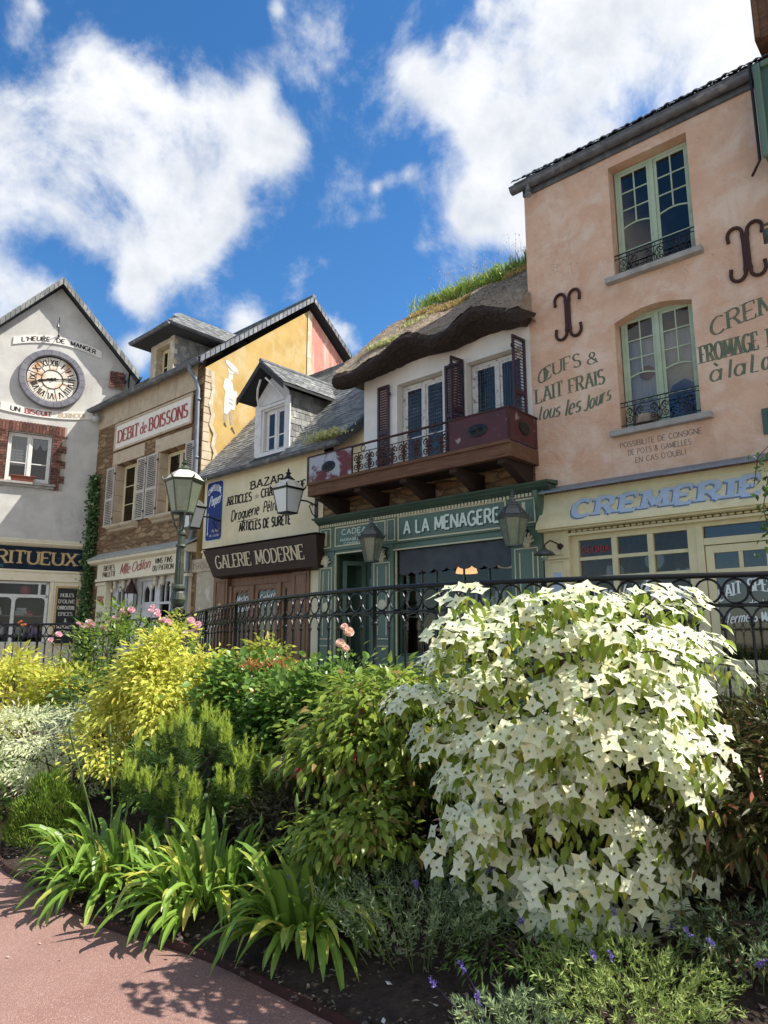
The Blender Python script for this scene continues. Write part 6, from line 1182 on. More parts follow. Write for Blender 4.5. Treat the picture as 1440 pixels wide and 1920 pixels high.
# ================================================================== FENCE
H = thing('iron_fence', 'long black wrought iron railing with ring frieze curving along the garden', 'railing', (FN[60].x, FN[60].y, fence_z(FN[60])))
FH = .94
n = len(FN); zt = [fence_z(p) for p in FN]
mb = MB(); mb.tube([(p.x, p.y, z+FH) for p, z in zip(FN, zt)], .021, 8, flat=1); mb.build('handrail', M['fenceiron'], H, smooth=True)
for nm, h, r in (('ring_rail', FH-.205, .013), ('bottom_rail', .09, .014)): mb = MB(); mb.tube([(p.x, p.y, z+h) for p, z in zip(FN, zt)], r, 6); mb.build(nm, M['fenceiron'], H)
PS = 9
for i0 in range(0, n-1, PS):
    p, z = FN[i0], zt[i0]
    mb = MB(); mb.tube([(p.x, p.y, z-.02), (p.x, p.y, z+FH)], .021, 8); mb.lathe([(.021, -.02), (.034, 0), (.021, .02)], (p.x, p.y, z+FH-.3), 8); mb.lathe([(.045, 0), (.045, .015), (.02, .03)], (p.x, p.y, z), 8); mb.build('post', M['fenceiron'], H, smooth=True)
    mb = MB()
    for i in range(i0, min(i0+PS, n-1)):
        a, b = FN[i], FN[i+1]; za, zb = zt[i], zt[i+1]; d = b-a; m_ = (a+b)/2; zm = (za+zb)/2; D = d.normalized(); hl = d.length/2
        rc = zm+FH-.108
        mb.tube([(m_.x+D.x*.079*math.cos(t*PI/10), m_.y+D.y*.079*math.cos(t*PI/10), rc+.081*math.sin(t*PI/10)) for t in range(20)], .0085, 5, closed=True)
        mb.lathe([(.001, -.02), (.017, -.008), (.017, .008), (.001, .02)], (a.x, a.y, za+FH-.108), 6)
        # two half arches spring from the collar of each bar
        for (c, zc, sg) in ((a, za, 1), (b, zb, -1)):
            mb.tube([(c.x+sg*D.x*hl*q, c.y+sg*D.y*hl*q, zc+FH-.215-.12*(1-math.sqrt(max(0, 1-(1-q)**2)))) for q in [1-math.cos(t*PI/14)*1 for t in range(8)]], .0085, 5)
        if i > i0:
            mb.tube([(a.x, a.y, za+.09), (a.x, a.y, za+FH-.33)], .0095, 6); mb.lathe([(.0095, -.02), (.019, -.006), (.019, .006), (.0095, .02)], (a.x, a.y, za+FH-.33), 6)
    mb.build('panel', M['fenceiron'], H)

# ================================================================== LANTERNS
def lantern(root, fr, c, n, rot, rt, rb, h, glass, metal, cap, frame='frame', capped=True, fin=True):
    """glazed lantern: c bottom centre, rt and rb top and bottom radius"""
    x, y, z = c
    mb = MB()
    for k in range(n):
        a = rot+2*PI*k/n; mb.tube([(x+rb*math.cos(a), y+rb*math.sin(a), z), (x+rt*math.cos(a), y+rt*math.sin(a), z+h)], .013, 5)
    mb.lathe([(rb*.6, -.03), (rb+.015, -.02), (rb+.015, .01), (rb-.03, .012)], (x, y, z), n, rot); mb.lathe([(rt-.03, -.02), (rt+.02, -.02), (rt+.045, .02), (rt+.02, .03), (rt-.03, .03)], (x, y, z+h), n, rot)
    for k in range(n): a = rot+2*PI*k/n; mb.tube([(x+(rt+.02)*math.cos(a), y+(rt+.02)*math.sin(a), z+h+.02), (x+(rt+.055)*math.cos(a), y+(rt+.055)*math.sin(a), z+h+.05), (x+(rt+.06)*math.cos(a), y+(rt+.06)*math.sin(a), z+h+.10)], [.022, .018, .004], 5)
    mb.build(frame, metal, root, fr)
    for k in range(n):
        a, b = rot+2*PI*k/n, rot+2*PI*(k+1)/n; q = MB(); q.quad((x+rb*math.cos(a), y+rb*math.sin(a), z), (x+rb*math.cos(b), y+rb*math.sin(b), z), (x+rt*math.cos(b), y+rt*math.sin(b), z+h), (x+rt*math.cos(a), y+rt*math.sin(a), z+h)); q.build('pane', glass, root, fr)
    mb = MB(); mb.lathe([(rt+.035, .025), (rt*.98, .05), (rt*.78, .13), (rt*.52, .20), (rt*.40, .215), (rt*.38, .23)], (x, y, z+h), n, rot, closeends=False); cp = mb.build('cap', cap, root, fr)
    mb = MB(); mb.lathe([(rt*.42, .215), (rt*.44, .235), (rt*.30, .26), (rt*.2, .30), (rt*.14, .31), (rt*.12, .35), (rt*.2, .36), (rt*.2, .375), (.02, .40), (.03, .43), (.012, .46), (.001, .50)], (x, y, z+h), max(n, 8), rot); mb.build('finial', metal, cp, fr)
    mb = MB(); mb.lathe([(.03, 0), (.03, .08), (.045, .1), (.05, .2), (.03, .26), (.001, .27)], (x, y, z+.02), 8); mb.build('bulb', M['boxwhite'], root, fr)
def wall_lantern(x, z, o, n, rot, rt, rb, h, glass, metal, cap, label, group):
    H = thing('wall_lantern', label, 'lantern', (x, 0, z), F, group); lantern(H, F, (x, -o, z), n, rot, rt, rb, h, glass, metal, cap)
    mb = MB(); zb = z+h*.55
    mb.box(x-.05, x+.05, -.02, -.001, zb-.32, zb+.12); mb.tube([(x, -.02, zb), (x, -o*.35, zb+.06), (x, -o+rt*.9, zb+.05)], .02, 6); mb.tube([(x, -.02, zb-.25), (x, -.12, zb-.22), (x, -.22, zb-.05), (x, -.16, zb+.02), (x, -.12, zb-.04)], .014, 6)
    mb.tube([(x, -o+rt*.9, zb-.04), (x, -o+rt*.9, zb+.14)], .02, 6); mb.build('bracket', M['iron'], H, F); return H
gl = wall_lantern(-6.93, 3.12, .62, 6, R(30), .24, .13, .46, M['lampglass'], M['darkcap'], M['darkcap'], 'grey metal lantern with tinted glass beside the green shop doorway', 'lanterns on the street fronts')
copy_tree(gl, F @ Matrix.Translation((-3.72, 0, 3.14)), 'grey metal lantern with tinted glass at the right end of the green shop sign')
wl = wall_lantern(-9.22, 4.33, .85, 4, R(45), .33, .21, .52, M['milkglass'], M['iron'], M['lampcap'], 'white glazed square lantern in front of the cream wall writing', 'lanterns on the street fronts')
copy_tree(wl, F @ Matrix.Translation((-12.95, 0, 4.40)), 'white glazed square lantern half hidden behind the green lamp post')
# lamp post in the street
LX, LY = -3.84, 13.0
H = thing('street_lamp', 'tall green grey cast iron lamp post with a hexagonal lantern', 'lamp post', (LX, LY, ZS))
mb = MB(); mb.lathe([(.24, 0), (.24, .25), (.19, .3), (.15, .34), (.125, .9), (.115, 1.42), (.15, 1.46), (.15, 1.5), (.09, 1.54)], (LX, LY, ZS), 8); mb.lathe([(.085, 1.56), (.12, 1.62), (.145, 1.7), (.12, 1.82), (.09, 1.86), (.13, 1.9), (.13, 1.94), (.08, 1.98)], (LX, LY, ZS), 16)
mb.lathe([(.078, 1.96), (.066, 2.9)], (LX, LY, ZS), 12)
for k in range(12): a = k*PI/6; mb.tube([(LX+.077*math.cos(a), LY+.077*math.sin(a), ZS+2.0), (LX+.068*math.cos(a), LY+.068*math.sin(a), ZS+2.66)], .009, 5)
mb.lathe([(.09, 2.68), (.10, 2.7), (.09, 2.73)], (LX, LY, ZS), 14); mb.lathe([(.07, 2.9), (.09, 2.92), (.09, 2.96), (.06, 3.0), (.04, 3.05)], (LX, LY, ZS), 14)
mb.build('post', M['lampgreen'], H, smooth=False)
mb = MB()
for k in range(4):
    a = k*PI/2+.5; mb.tube([(LX+.06*math.cos(a), LY+.06*math.sin(a), ZS+2.98), (LX+.15*math.cos(a), LY+.15*math.sin(a), ZS+3.12), (LX+.2*math.cos(a), LY+.2*math.sin(a), ZS+3.34)], .02, 6)
mb.lathe([(.05, 2.96), (.03, 3.1), (.03, 3.34)], (LX, LY, ZS), 8); mb.build('cradle', M['lampgreen'], H)
lantern(H, I4, (LX, LY, 4.0), 6, R(12), .35, .21, .60, M['lampglass'], M['lampgreen'], M['lampcap'])
# gooseneck lamp
Hs = thing('wall_lamp', 'small dark enamel gooseneck lamp between the green and yellow shopfronts', 'lamp', (-3.1, 0, 3.1), F)
mb = MB(); mb.lathe([(.055, 0), (.05, .03), (.02, .05)], (-3.14, -.125, 3.12), 12, axis='y'); mb.v = [(v[0], -.25-v[1], v[2]) if True else v for v in mb.v]; mb.tube([(-3.14, -.13, 3.12), (-3.14, -.26, 3.16), (-3.2, -.36, 3.2), (-3.26, -.42, 3.14), (-3.27, -.43, 3.08)], .013, 7); mb.build('arm', M['rust'], Hs, F)
mb = MB(); mb.lathe([(.03, .08), (.05, .05), (.12, .02), (.17, -.03), (.172, -.036), (.11, .0), (.03, .03)], (-3.27, -.43, 3.0), 20); mb.build('shade', M['darkcap'], Hs, F, smooth=True)
mb = MB(); mb.lathe([(.04, .0), (.06, -.05), (.055, -.1), (.001, -.13)], (-3.27, -.43, 2.99), 12); mb.build('bulb', M['lampglass'], Hs, F, smooth=True)

# ================================================================== PLANTS
def unit(v): return v/np.maximum(np.linalg.norm(v, axis=-1, keepdims=True), 1e-9)
LEAF = (np.array([(0, 0, 0), (-.24, .38, .05), (0, .42, -.02), (.24, .38, .05), (0, 1, -.06)]), [(0, 2, 1), (0, 3, 2), (1, 2, 4), (2, 3, 4)])
DROOP = (np.array([(0, 0, 0), (-.22, .3, .03), (0, .34, -.02), (.22, .3, .03), (-.16, .68, -.03), (0, .7, -.09), (.16, .68, -.03), (0, 1.05, -.25)]), [(0, 2, 1), (0, 3, 2), (1, 2, 5, 4), (2, 3, 6, 5), (4, 5, 7), (5, 6, 7)])
NARROW = (np.array([(0, 0, 0), (-.11, .4, .03), (0, .42, -.02), (.11, .4, .03), (0, 1, -.05)]), [(0, 2, 1), (0, 3, 2), (1, 2, 4), (2, 3, 4)])
NEEDLE = (np.array([(-.02, 0, 0), (.02, 0, 0), (0, 1, 0)]), [(0, 1, 2)])
ROUND = (np.array([(0, 0, 0), (-.3, .22, .05), (-.32, .58, .06), (0, .9, -.05), (.32, .58, .06), (.3, .22, .05), (0, .45, -.03)]), [(0, 6, 1), (1, 6, 2), (2, 6, 3), (3, 6, 4), (4, 6, 5), (5, 6, 0)])
def place(tmpl, pos, dirs, nrm, size):
    """arrays of leaves: positions, growing direction, facing, size"""
    V, Fc = tmpl; d = unit(dirs); n = unit(nrm-d*np.sum(nrm*d, -1, keepdims=True)); x = np.cross(d, n); size = np.asarray(size).reshape(-1, 1, 1)
    P = pos[:, None, :]+size*(V[None, :, 0:1]*x[:, None, :]+V[None, :, 1:2]*d[:, None, :]+V[None, :, 2:3]*n[:, None, :])
    return P, Fc
def mesh_np(name, groups, mats, parent=None, base=(0, 0, 0), kind=None):
    """groups: list of (P (n,k,3), faces, material index)"""
    vs, lt, ls, mi, off = [], [], [], [], 0
    for P, Fc, m in groups:
        n, k = P.shape[:2]; vs.append(P.reshape(-1, 3)); idx = (np.arange(n)*k+off)[:, None]
        for f in Fc: lt.append((idx+np.array(f)[None, :])); ls.append((n, len(f))); mi.append(np.full(n, m))
        off += n*k
    V = np.concatenate(vs); b = np.array(ROOT[parent.name].translation if parent is not None else base); V = V-b
    loops = np.concatenate([a.reshape(-1) for a in lt]); tot = np.concatenate([np.full(n, l) for n, l in ls]); st = np.concatenate([[0], np.cumsum(tot)[:-1]])
    me = bpy.data.meshes.new(name); me.vertices.add(len(V)); me.vertices.foreach_set('co', V.astype(np.float32).ravel()); me.loops.add(len(loops)); me.loops.foreach_set('vertex_index', loops.astype(np.int32)); me.polygons.add(len(tot)); me.polygons.foreach_set('loop_start', st.astype(np.int32)); me.polygons.foreach_set('loop_total', tot.astype(np.int32))
    for m in (mats if isinstance(mats, (list, tuple)) else [mats]): me.materials.append(m)
    me.polygons.foreach_set('material_index', np.concatenate(mi).astype(np.int32)); me.update(calc_edges=True); me.validate()
    o = bpy.data.objects.new(name, me); COL.objects.link(o)
    if parent is not None: o.parent = parent; ROOT[o.name] = ROOT[parent.name]
    else: o.matrix_world = Matrix.Translation(base); ROOT[o.name] = Matrix.Translation(base)
    if kind: o['kind'] = kind
    return o
def rn(*s): return RNG.normal(size=s)
def stems(mb, base, tips, r0=.012, r1=.004, bend=.15):
    for t in tips:
        b = Vector(base)+Vector((random.uniform(-.05, .05), random.uniform(-.05, .05), 0)); t = Vector(t); m = b.lerp(t, .5)+Vector((random.uniform(-bend, bend), random.uniform(-bend, bend), .1)); mb.tube([b, b.lerp(m, .6), m, m.lerp(t, .6), t], [r0, r0*.85, r0*.7, (r0+r1)/2, r1], 5)
def clumps(c, rad, n, low=-.3, power=.5, front=False):
    d = unit(rn(n*4, 3)); d = d[d[:, 2] > low][:n]; r = RNG.uniform(.45, 1, len(d))[:, None]**power; return np.array(c)+d*r*np.array(rad)
def bush(name, label, cat, x, y, rad, h, nl, size, mat, tmpl=LEAF, nc=40, cs=.16, droop=.2, group=None, low=-.3, shape=None, stemmat='twig', zoff=0.0, flat=.6, leafname='foliage', toplump=None):
    z0 = gz(x, y)+zoff; H = thing(name, label, cat, (x, y, z0), I4, group); c = (x, y, z0+h*.52)
    C = clumps(c, (rad, rad*.9, h*.48), nc, low); C = np.concatenate([C, np.array(c)+(C[::6]-np.array(c))*RNG.uniform(1.08, 1.3, (len(C[::6]), 1))])
    if shape is not None: C = shape(C, np.array((x, y, z0)), h)
    k = RNG.integers(0, len(C), nl); off = rn(nl, 3)*cs*np.array([1, 1, flat]); p = C[k]+off
    p[:, 2] = np.maximum(p[:, 2], z0+.03)
    out_ = unit(p-np.array(c)); d = unit(out_*.7+unit(off+1e-6)*.7+rn(nl, 3)*.35+np.array([0, 0, -droop])); nr = np.array([0, 0, 1.0])+out_*.5+rn(nl, 3)*.45
    P, Fc = place(tmpl, p, d, nr, size*RNG.uniform(.45, 1.35, nl)); mesh_np(leafname, [(P, Fc, 0)], mat, H)
    mb = MB(); stems(mb, (x, y, z0-.02), [tuple(q) for q in C[::max(1, len(C)//14)]], .011, .003); mb.build('stems', M[stemmat], H); return H, C
L = {}
L['gold'] = leafm('golden leaves', (.68, .67, .13), (.50, .55, .08), (.66, .53, .12), .45, .5)
L['lime'] = leafm('lime leaves', (.44, .48, .07), (.28, .36, .05), (.50, .36, .08), .42, .5)
L['varieg'] = leafm('cream edged leaves', (.76, .78, .48), (.54, .62, .32), (.80, .80, .62), .42, .5)
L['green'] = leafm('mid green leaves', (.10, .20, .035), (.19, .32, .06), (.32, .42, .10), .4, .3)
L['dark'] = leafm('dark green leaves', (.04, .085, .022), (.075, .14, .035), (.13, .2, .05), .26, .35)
L['rose'] = leafm('rose leaves', (.12, .22, .035), (.24, .34, .06), (.38, .43, .09), .42, .32)
L['leyc'] = leafm('yellow green pointed leaves', (.32, .40, .06), (.15, .25, .04), (.30, .20, .07), .44, .34)
L['strap'] = leafm('strap leaves', (.15, .27, .04), (.25, .39, .06), (.40, .42, .09), .34, .3)
L['pine'] = leafm('pine needles', (.05, .105, .02), (.10, .17, .03), None, .25, .5)
L['candle'] = leafm('pine candles', (.42, .54, .07), (.52, .62, .12), None, .4, .5)
L['mound'] = leafm('moss green shoots', (.10, .18, .025), (.18, .27, .035), (.28, .34, .05), .28, .55)
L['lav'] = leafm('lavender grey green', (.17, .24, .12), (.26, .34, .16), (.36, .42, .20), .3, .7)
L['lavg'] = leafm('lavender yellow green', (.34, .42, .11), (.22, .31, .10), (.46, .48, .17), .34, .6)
L['photinia'] = leafm('red tinged leaves', (.10, .085, .03), (.075, .11, .03), (.24, .085, .045), .28, .28)
L['blue'] = leafm('blue grey needles', (.10, .15, .17), (.16, .22, .24), None, .15, .6)
L['purpleflower'] = leafm('violet petals', (.13, .09, .36), (.20, .14, .48), None, .25, .6)
L['pinkpetal'] = leafm('pink petals', (.78, .36, .46), (.84, .56, .62), (.88, .74, .76), .35, .6)
L['peach'] = leafm('peach petals', (.84, .56, .46), (.84, .66, .56), None, .3, .6)
L['redflower'] = leafm('dark red bracts', (.22, .02, .04), (.34, .05, .08), None, .25, .5)
L['orange'] = leafm('orange red buds', (.55, .12, .04), (.50, .20, .08), None, .25, .5)
L['bract'] = leafm('ivory bracts', (.82, .86, .58), (.86, .88, .70), (.80, .76, .44), .42, .5)
L['kousa'] = leafm('dogwood leaves', (.19, .28, .035), (.31, .38, .045), (.44, .40, .07), .42, .36)
L['ivy'] = leafm('ivy leaves', (.04, .09, .025), (.09, .16, .045), (.30, .36, .16), .25, .35)
L['roofgrass'] = leafm('roof blades', (.22, .36, .06), (.38, .46, .10), (.48, .44, .18), .42, .5)
L['sedum'] = leafm('sedum', (.40, .33, .10), (.50, .36, .16), (.34, .20, .10), .25, .7)
L['palesedum'] = leafm('pale sedum', (.55, .56, .26), (.46, .48, .18), (.66, .62, .40), .25, .7)

# ---- golden shrubs
def cone(C, b, h):
    f = np.clip((C[:, 2]-b[2])/h, 0, 1)[:, None]; C = C.copy(); C[:, :2] = b[:2]+(C[:, :2]-b[:2])*(1.12-.75*f**1.6); return C
bush('golden_shrub', 'tall bright golden leaved shrub in front of the railing, left of centre', 'shrub', -1.98, 6.6, .74, 1.36, 8000, .062, L['gold'], DROOP, 90, .09, .5, 'golden leaved shrubs', shape=cone, zoff=.02)
bush('golden_shrub', 'low spreading golden shrub foot at the lower left of the tall golden shrub', 'shrub', -2.32, 6.3, .5, .62, 2600, .055, L['gold'], DROOP, 34, .09, .5, 'golden leaved shrubs', zoff=.1)
bush('golden_shrub', 'bright yellow shrub at the left edge behind the cream variegated shrub', 'shrub', -5.0, 9.2, .95, 1.2, 5200, .095, L['gold'], LEAF, 70, .13, .2, 'golden leaved shrubs')
bush('golden_shrub', 'slim yellow shrub top reaching over the railing near the left roses', 'shrub', -4.0, 9.0, .42, 1.15, 1500, .09, L['gold'], LEAF, 26, .10, .2, 'golden leaved shrubs')
bush('golden_shrub', 'small yellow green leaf tuft against the brown doors and railing', 'shrub', -1.10, 6.7, .17, 1.14, 700, .07, L['lime'], DROOP, 16, .07, .5, 'golden leaved shrubs', low=.3)
bush('golden_shrub', 'short yellow green leaf tuft between the tall golden shrub and the brown doors', 'shrub', -1.42, 6.6, .2, .98, 700, .065, L['lime'], DROOP, 16, .08, .5, 'golden leaved shrubs', low=.2)
# ---- variegated, tiered
def tiers(C, b, h):
    C = C.copy(); f = (C[:, 2]-b[2])/h; C[:, 2] = b[2]+h*(np.round(f*4)/4)+rn(len(C))*.015; return C
bush('variegated_shrub', 'pale cream edged shrub with layered branches at the left of the bed', 'shrub', -3.55, 7.2, .98, .80, 7600, .07, L['varieg'], NARROW, 90, .13, .45, shape=tiers, flat=.28)
bush('variegated_shrub', 'lower cream edged branches spilling toward the path behind the moss mound', 'shrub', -2.75, 6.5, .58, .45, 2600, .06, L['varieg'], NARROW, 44, .1, .45, shape=tiers, flat=.3)
bush('leafy_shrub', 'dark leafy shrub under the cream edged shrub at the left edge', 'shrub', -3.9, 6.7, .6, .45, 1600, .07, L['green'], LEAF, 24, .12)
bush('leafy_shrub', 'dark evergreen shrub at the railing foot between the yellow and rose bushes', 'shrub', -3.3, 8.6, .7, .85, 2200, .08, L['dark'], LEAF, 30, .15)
bush('leafy_shrub', 'round green shrub behind the dwarf pine, below the brown doors', 'shrub', -1.02, 6.0, .52, 1.02, 4200, .068, L['green'], ROUND, 60, .10, .25)
bush('leafy_shrub', 'glossy green shrub beneath the railing between brown and green shopfronts', 'shrub', -.50, 5.6, .50, .98, 3000, .062, L['green'], ROUND, 44, .10, .3)
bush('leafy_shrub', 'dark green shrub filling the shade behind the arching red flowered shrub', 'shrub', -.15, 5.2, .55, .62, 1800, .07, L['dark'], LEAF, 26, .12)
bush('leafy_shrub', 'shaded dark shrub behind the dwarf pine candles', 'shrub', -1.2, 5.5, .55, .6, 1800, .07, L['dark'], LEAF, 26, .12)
bush('leafy_shrub', 'shaded green shrub under the tall golden shrub', 'shrub', -1.75, 6.0, .55, .55, 1700, .06, L['green'], LEAF, 28, .10)
# ---- blue conifer
H, C = bush('blue_conifer', 'small blue grey conifer between the cream edged shrub and the roses', 'conifer', -3.2, 7.7, .38, .85, 5200, .05, L['blue'], NEEDLE, 46, .07, -.1)
# ---- roses
ROSE = []
for ring, (n_, r_, tilt, s_) in enumerate(((4, .10, 1.1, .5), (5, .2, .8, .7), (6, .3, .45, .9), (7, .36, .05, 1.0))):
    for i in range(n_): ROSE.append((i*2*PI/n_+ring*.6, r_, tilt, s_))
def rose_flower(mb, c, s, up):
    up = Vector(up).normalized(); a = up.orthogonal().normalized(); b = up.cross(a)
    for (th, r_, tilt, sc_) in ROSE:
        d = a*math.cos(th)+b*math.sin(th); t_ = b*math.cos(th)-a*math.sin(th); w_ = s*.42*sc_; p0 = Vector(c)+d*(s*r_*.35); tip = p0+(d*math.cos(tilt*1.2)*.55+up*(math.sin(tilt*1.2)*.75+.10))*s*sc_
        m1 = p0.lerp(tip, .6)+d*s*.10; mb.add([p0, m1-t_*w_, m1+t_*w_, tip+t_*w_*.5, tip-t_*w_*.5], [(0, 1, 2), (1, 4, 3, 2)])
def rosebush(label, x, y, rad, h, nl, spots, mat, fs=.05, zoff=0, leaf=.075):
    H, C = bush('rose_bush', label, 'rose bush', x, y, rad, h, nl, leaf, L['rose'], LEAF, 36, .13, .2, 'rose bushes', zoff=zoff)
    b = (x, y, gz(x, y))
    for (fx, fy, fz) in spots:
        mb = MB(); up = (random.uniform(-.3, .3), random.uniform(-.9, -.2), random.uniform(.3, .9)); rose_flower(mb, (fx, fy, fz), fs*random.uniform(.6, 1.15), up); mb.build('flower', mat, H)
    mb = MB(); stems(mb, (x, y, b[2]), [(f[0], f[1], f[2]) for f in spots[::2]], .008, .004, .1); mb.build('flower_stems', M['greenstem'], H); return H
sp = []
for (px, py, pz, n_, s_) in ((-4.05, 10.0, 1.80, 5, .11), (-3.70, 10.0, 1.78, 8, .15), (-3.50, 10.0, 1.95, 4, .09), (-3.12, 10.0, 2.0, 3, .07), (-2.95, 10.0, 1.9, 4, .09), (-4.4, 10.0, 1.62, 2, .08)):
    for i in range(n_): sp.append((px+random.uniform(-s_, s_), py-.5+random.uniform(-.15, .1), pz+random.uniform(-s_, s_)*.8))
rosebush('rose bush with pink flower clusters in front of the railing near the lamp post', -3.45, 9.4, .72, 1.55, 3600, sp, L['pinkpetal'], .075)
sp = [(-2.33+random.uniform(-.08, .08), 8.5+random.uniform(-.05, .05), 1.76+random.uniform(-.13, .13)) for i in range(7)]+[(-2.6, 8.1, 1.5), (-2.5, 7.6, 1.15), (-2.2, 7.3, 1.05)]
rosebush('rose bush with a tight pink flower cluster right of the tall golden shrub top', -2.4, 8.4, .4, 1.15, 1000, sp, L['pinkpetal'], .075)
sp = [(-.30, 5.35, 1.70), (-.27, 5.36, 1.66), (-.33, 5.33, 1.575), (-.29, 5.33, 1.54)]
rosebush('rose bush with two peach roses in front of the green shop door', -.25, 5.35, .32, 1.06, 900, sp, L['peach'], .062, leaf=.06)
rosebush('rose bush with one coral rose at the far left behind the yellow shrub', -5.3, 9.9, .5, 1.05, 700, [(-5.02, 9.7, 1.84), (-4.98, 9.72, 1.80)], L['orange'], .07)
# ---- orange honeysuckle sprays
H = thing('honeysuckle', 'orange red honeysuckle sprays over the round green shrub', 'climber', (-1.0, 5.75, gz(-1.0, 5.75)))
n_ = 420; cc = np.array([(-1.06, 5.75, 1.40), (-.82, 5.7, 1.42), (-.98, 5.62, 1.20)]); k = RNG.integers(0, 3, n_); p = cc[k]+rn(n_, 3)*np.array([.07, .05, .022]); P, Fc = place(NARROW, p, rn(n_, 3)*.6+np.array([0, -.2, .8]), rn(n_, 3), .035*RNG.uniform(.6, 1.2, n_)); mesh_np('flowers', [(P, Fc, 0)], L['orange'], H, kind='stuff')
mb = MB(); stems(mb, (-1.0, 5.75, gz(-1, 5.75)), [tuple(c) for c in cc], .008, .004); mb.build('stems', M['twig'], H)
# ---- arching red flowered shrub
H, C = bush('arching_shrub', 'arching yellow green shrub with hanging dark red flowers in the middle of the bed', 'shrub', -.02, 4.72, .50, 1.02, 5200, .075, L['leyc'], DROOP, 90, .09, .75)
for i in range(22):
    q = C[RNG.integers(0, len(C))]; 
    if q[1] > 4.85: continue
    m_ = 26; t = RNG.uniform(0, 1, m_); p = np.stack([q[0]+rn(m_)*.008, q[1]-.08+rn(m_)*.008, q[2]-.02-t*.085], 1); P, Fc = place(LEAF, p, np.stack([rn(m_)*.5, rn(m_)*.5, -np.ones(m_)], 1), rn(m_, 3), .024*(1.2-.5*t)); mesh_np('flower', [(P, Fc, 0)], L['redflower'], H)
bush('arching_shrub', 'lower arching branches hanging over the nearest strap leaved clump', 'shrub', -.12, 4.15, .36, .56, 1700, .065, L['leyc'], DROOP, 36, .08, .8)
# ---- small dark perennials with spent brown heads
bush('perennial', 'low dark bronze perennial between the pine and the arching shrub', 'perennial', -.62, 4.75, .27, .42, 1500, .055, leafm('bronze leaves', (.07, .085, .03), (.12, .10, .05), (.17, .10, .06), .25, .4), NARROW, 34, .06, .2)
H = thing('spent_flower', 'spiky brown spent flower head above the bronze perennial', 'flower', (-.68, 4.72, gz(-.68, 4.72)))
n_ = 260; p = np.tile(np.array([(-.66, 4.66, .80)]), (n_, 1))+rn(n_, 3)*.012; P, Fc = place(NEEDLE, p, rn(n_, 3)+np.array([0, 0, .5]), rn(n_, 3), .085*RNG.uniform(.6, 1.1, n_)); mesh_np('head', [(P, Fc, 0)], M['straw'], H); mb = MB(); stems(mb, (-.68, 4.74, gz(-.68, 4.74)), [(-.66, 4.66, .8)], .006, .005, .02); mb.build('stem', M['twig'], H)
# ---- dwarf pine
def pine(label, x, y, rad, h, nsh, fb=0):
    z0 = gz(x, y); H = thing('dwarf_pine', label, 'pine', (x, y, z0)); g1, g2 = [], []; tips = []
    C = clumps((x, y, z0+h*.45), (rad, rad*.85, h*.5), nsh, -.25); C = C[np.sin(C[:, 0]*13)+np.sin(C[:, 2]*15+C[:, 1]*9) > -.75]
    for q in C:
        ln = RNG.uniform(.08, .17); m_ = 190; t = RNG.uniform(0, 1, m_)**.8; ax = unit(np.array([[rn()*.25*1.0, rn()*.2, 1.0]]))[0]; p = q[None]-ax[None]*.10+t[:, None]*ax[None]*.16
        rad_ = unit(rn(m_, 3)); d = rad_-ax*np.sum(rad_*ax, 1, keepdims=True)+ax*.35; P, Fc = place(NEEDLE, p, d, rn(m_, 3), RNG.uniform(.06, .105, m_)); g1.append((P, Fc, 0))
        if True:
            for j in range(RNG.integers(2, 6)):
                b = q+ax*.05+rn(3)*np.array([.02, .02, .005]); m2 = 84; t = RNG.uniform(0, 1, m2); a2 = unit(np.array([[rn()*.22, rn()*.2, 1.0]]))[0]; l2 = ln*RNG.uniform(.6, 1.1); p = b[None]+t[:, None]*a2[None]*l2; r_ = unit(rn(m2, 3)); d = r_*.7*(1-.4*t[:, None])+a2*.9; P, Fc = place((NEEDLE[0]*np.array([2.6, 1, 1]), NEEDLE[1]), p, d, rn(m2, 3), RNG.uniform(.024, .042, m2)); g2.append((P, Fc, 0))
    mesh_np('needles', g1, L['pine'], H); mesh_np('candles', g2, L['candle'], H); mb = MB(); stems(mb, (x, y, z0), [tuple(q) for q in C[::4]], .016, .006); mb.build('stems', M['bark'], H)
pine('dwarf pine with bright upright candles in the middle of the bed', -1.32, 5.05, .46, .86, 80)
pine('low dwarf pine branch with yellow candles between the two strap leaved clumps', -1.36, 4.82, .26, .44, 30)
pine('small dwarf pine at the right of the candles beside the bronze perennial', -.92, 5.0, .2, .55, 18)
# ---- moss green mound
def mound(name, label, x, y, rad, h, n_, mat, size, tmpl=NARROW):
    z0 = gz(x, y); H = thing(name, label, 'shrub', (x, y, z0)); d = unit(rn(n_, 3)); d[:, 2] = np.abs(d[:, 2]); r = RNG.uniform(.72, 1.0, n_)[:, None]**.6; lump = 1+.10*np.sin(d[:, 0:1]*9)*np.sin(d[:, 1:2]*8+1)+.06*np.sin(d[:, 2:3]*14)
    p = np.array((x, y, z0))+d*r*lump*np.array([rad, rad, h]); P, Fc = place(tmpl, p, d*.7+np.array([0, 0, .9])+rn(n_, 3)*.3, rn(n_, 3), size*RNG.uniform(.6, 1.3, n_)); mesh_np('foliage', [(P, Fc, 0)], mat, H)
    mb = MB(); stems(mb, (x, y, z0), [(x+rad*.6*math.cos(k), y+rad*.6*math.sin(k), z0+h*.6) for k in range(8)], .012, .006); mb.build('stems', M['twig'], H)
mound('mound_shrub', 'round moss green mound at the path edge on the left', -2.62, 5.75, .28, .46, 11000, L['mound'], .038)
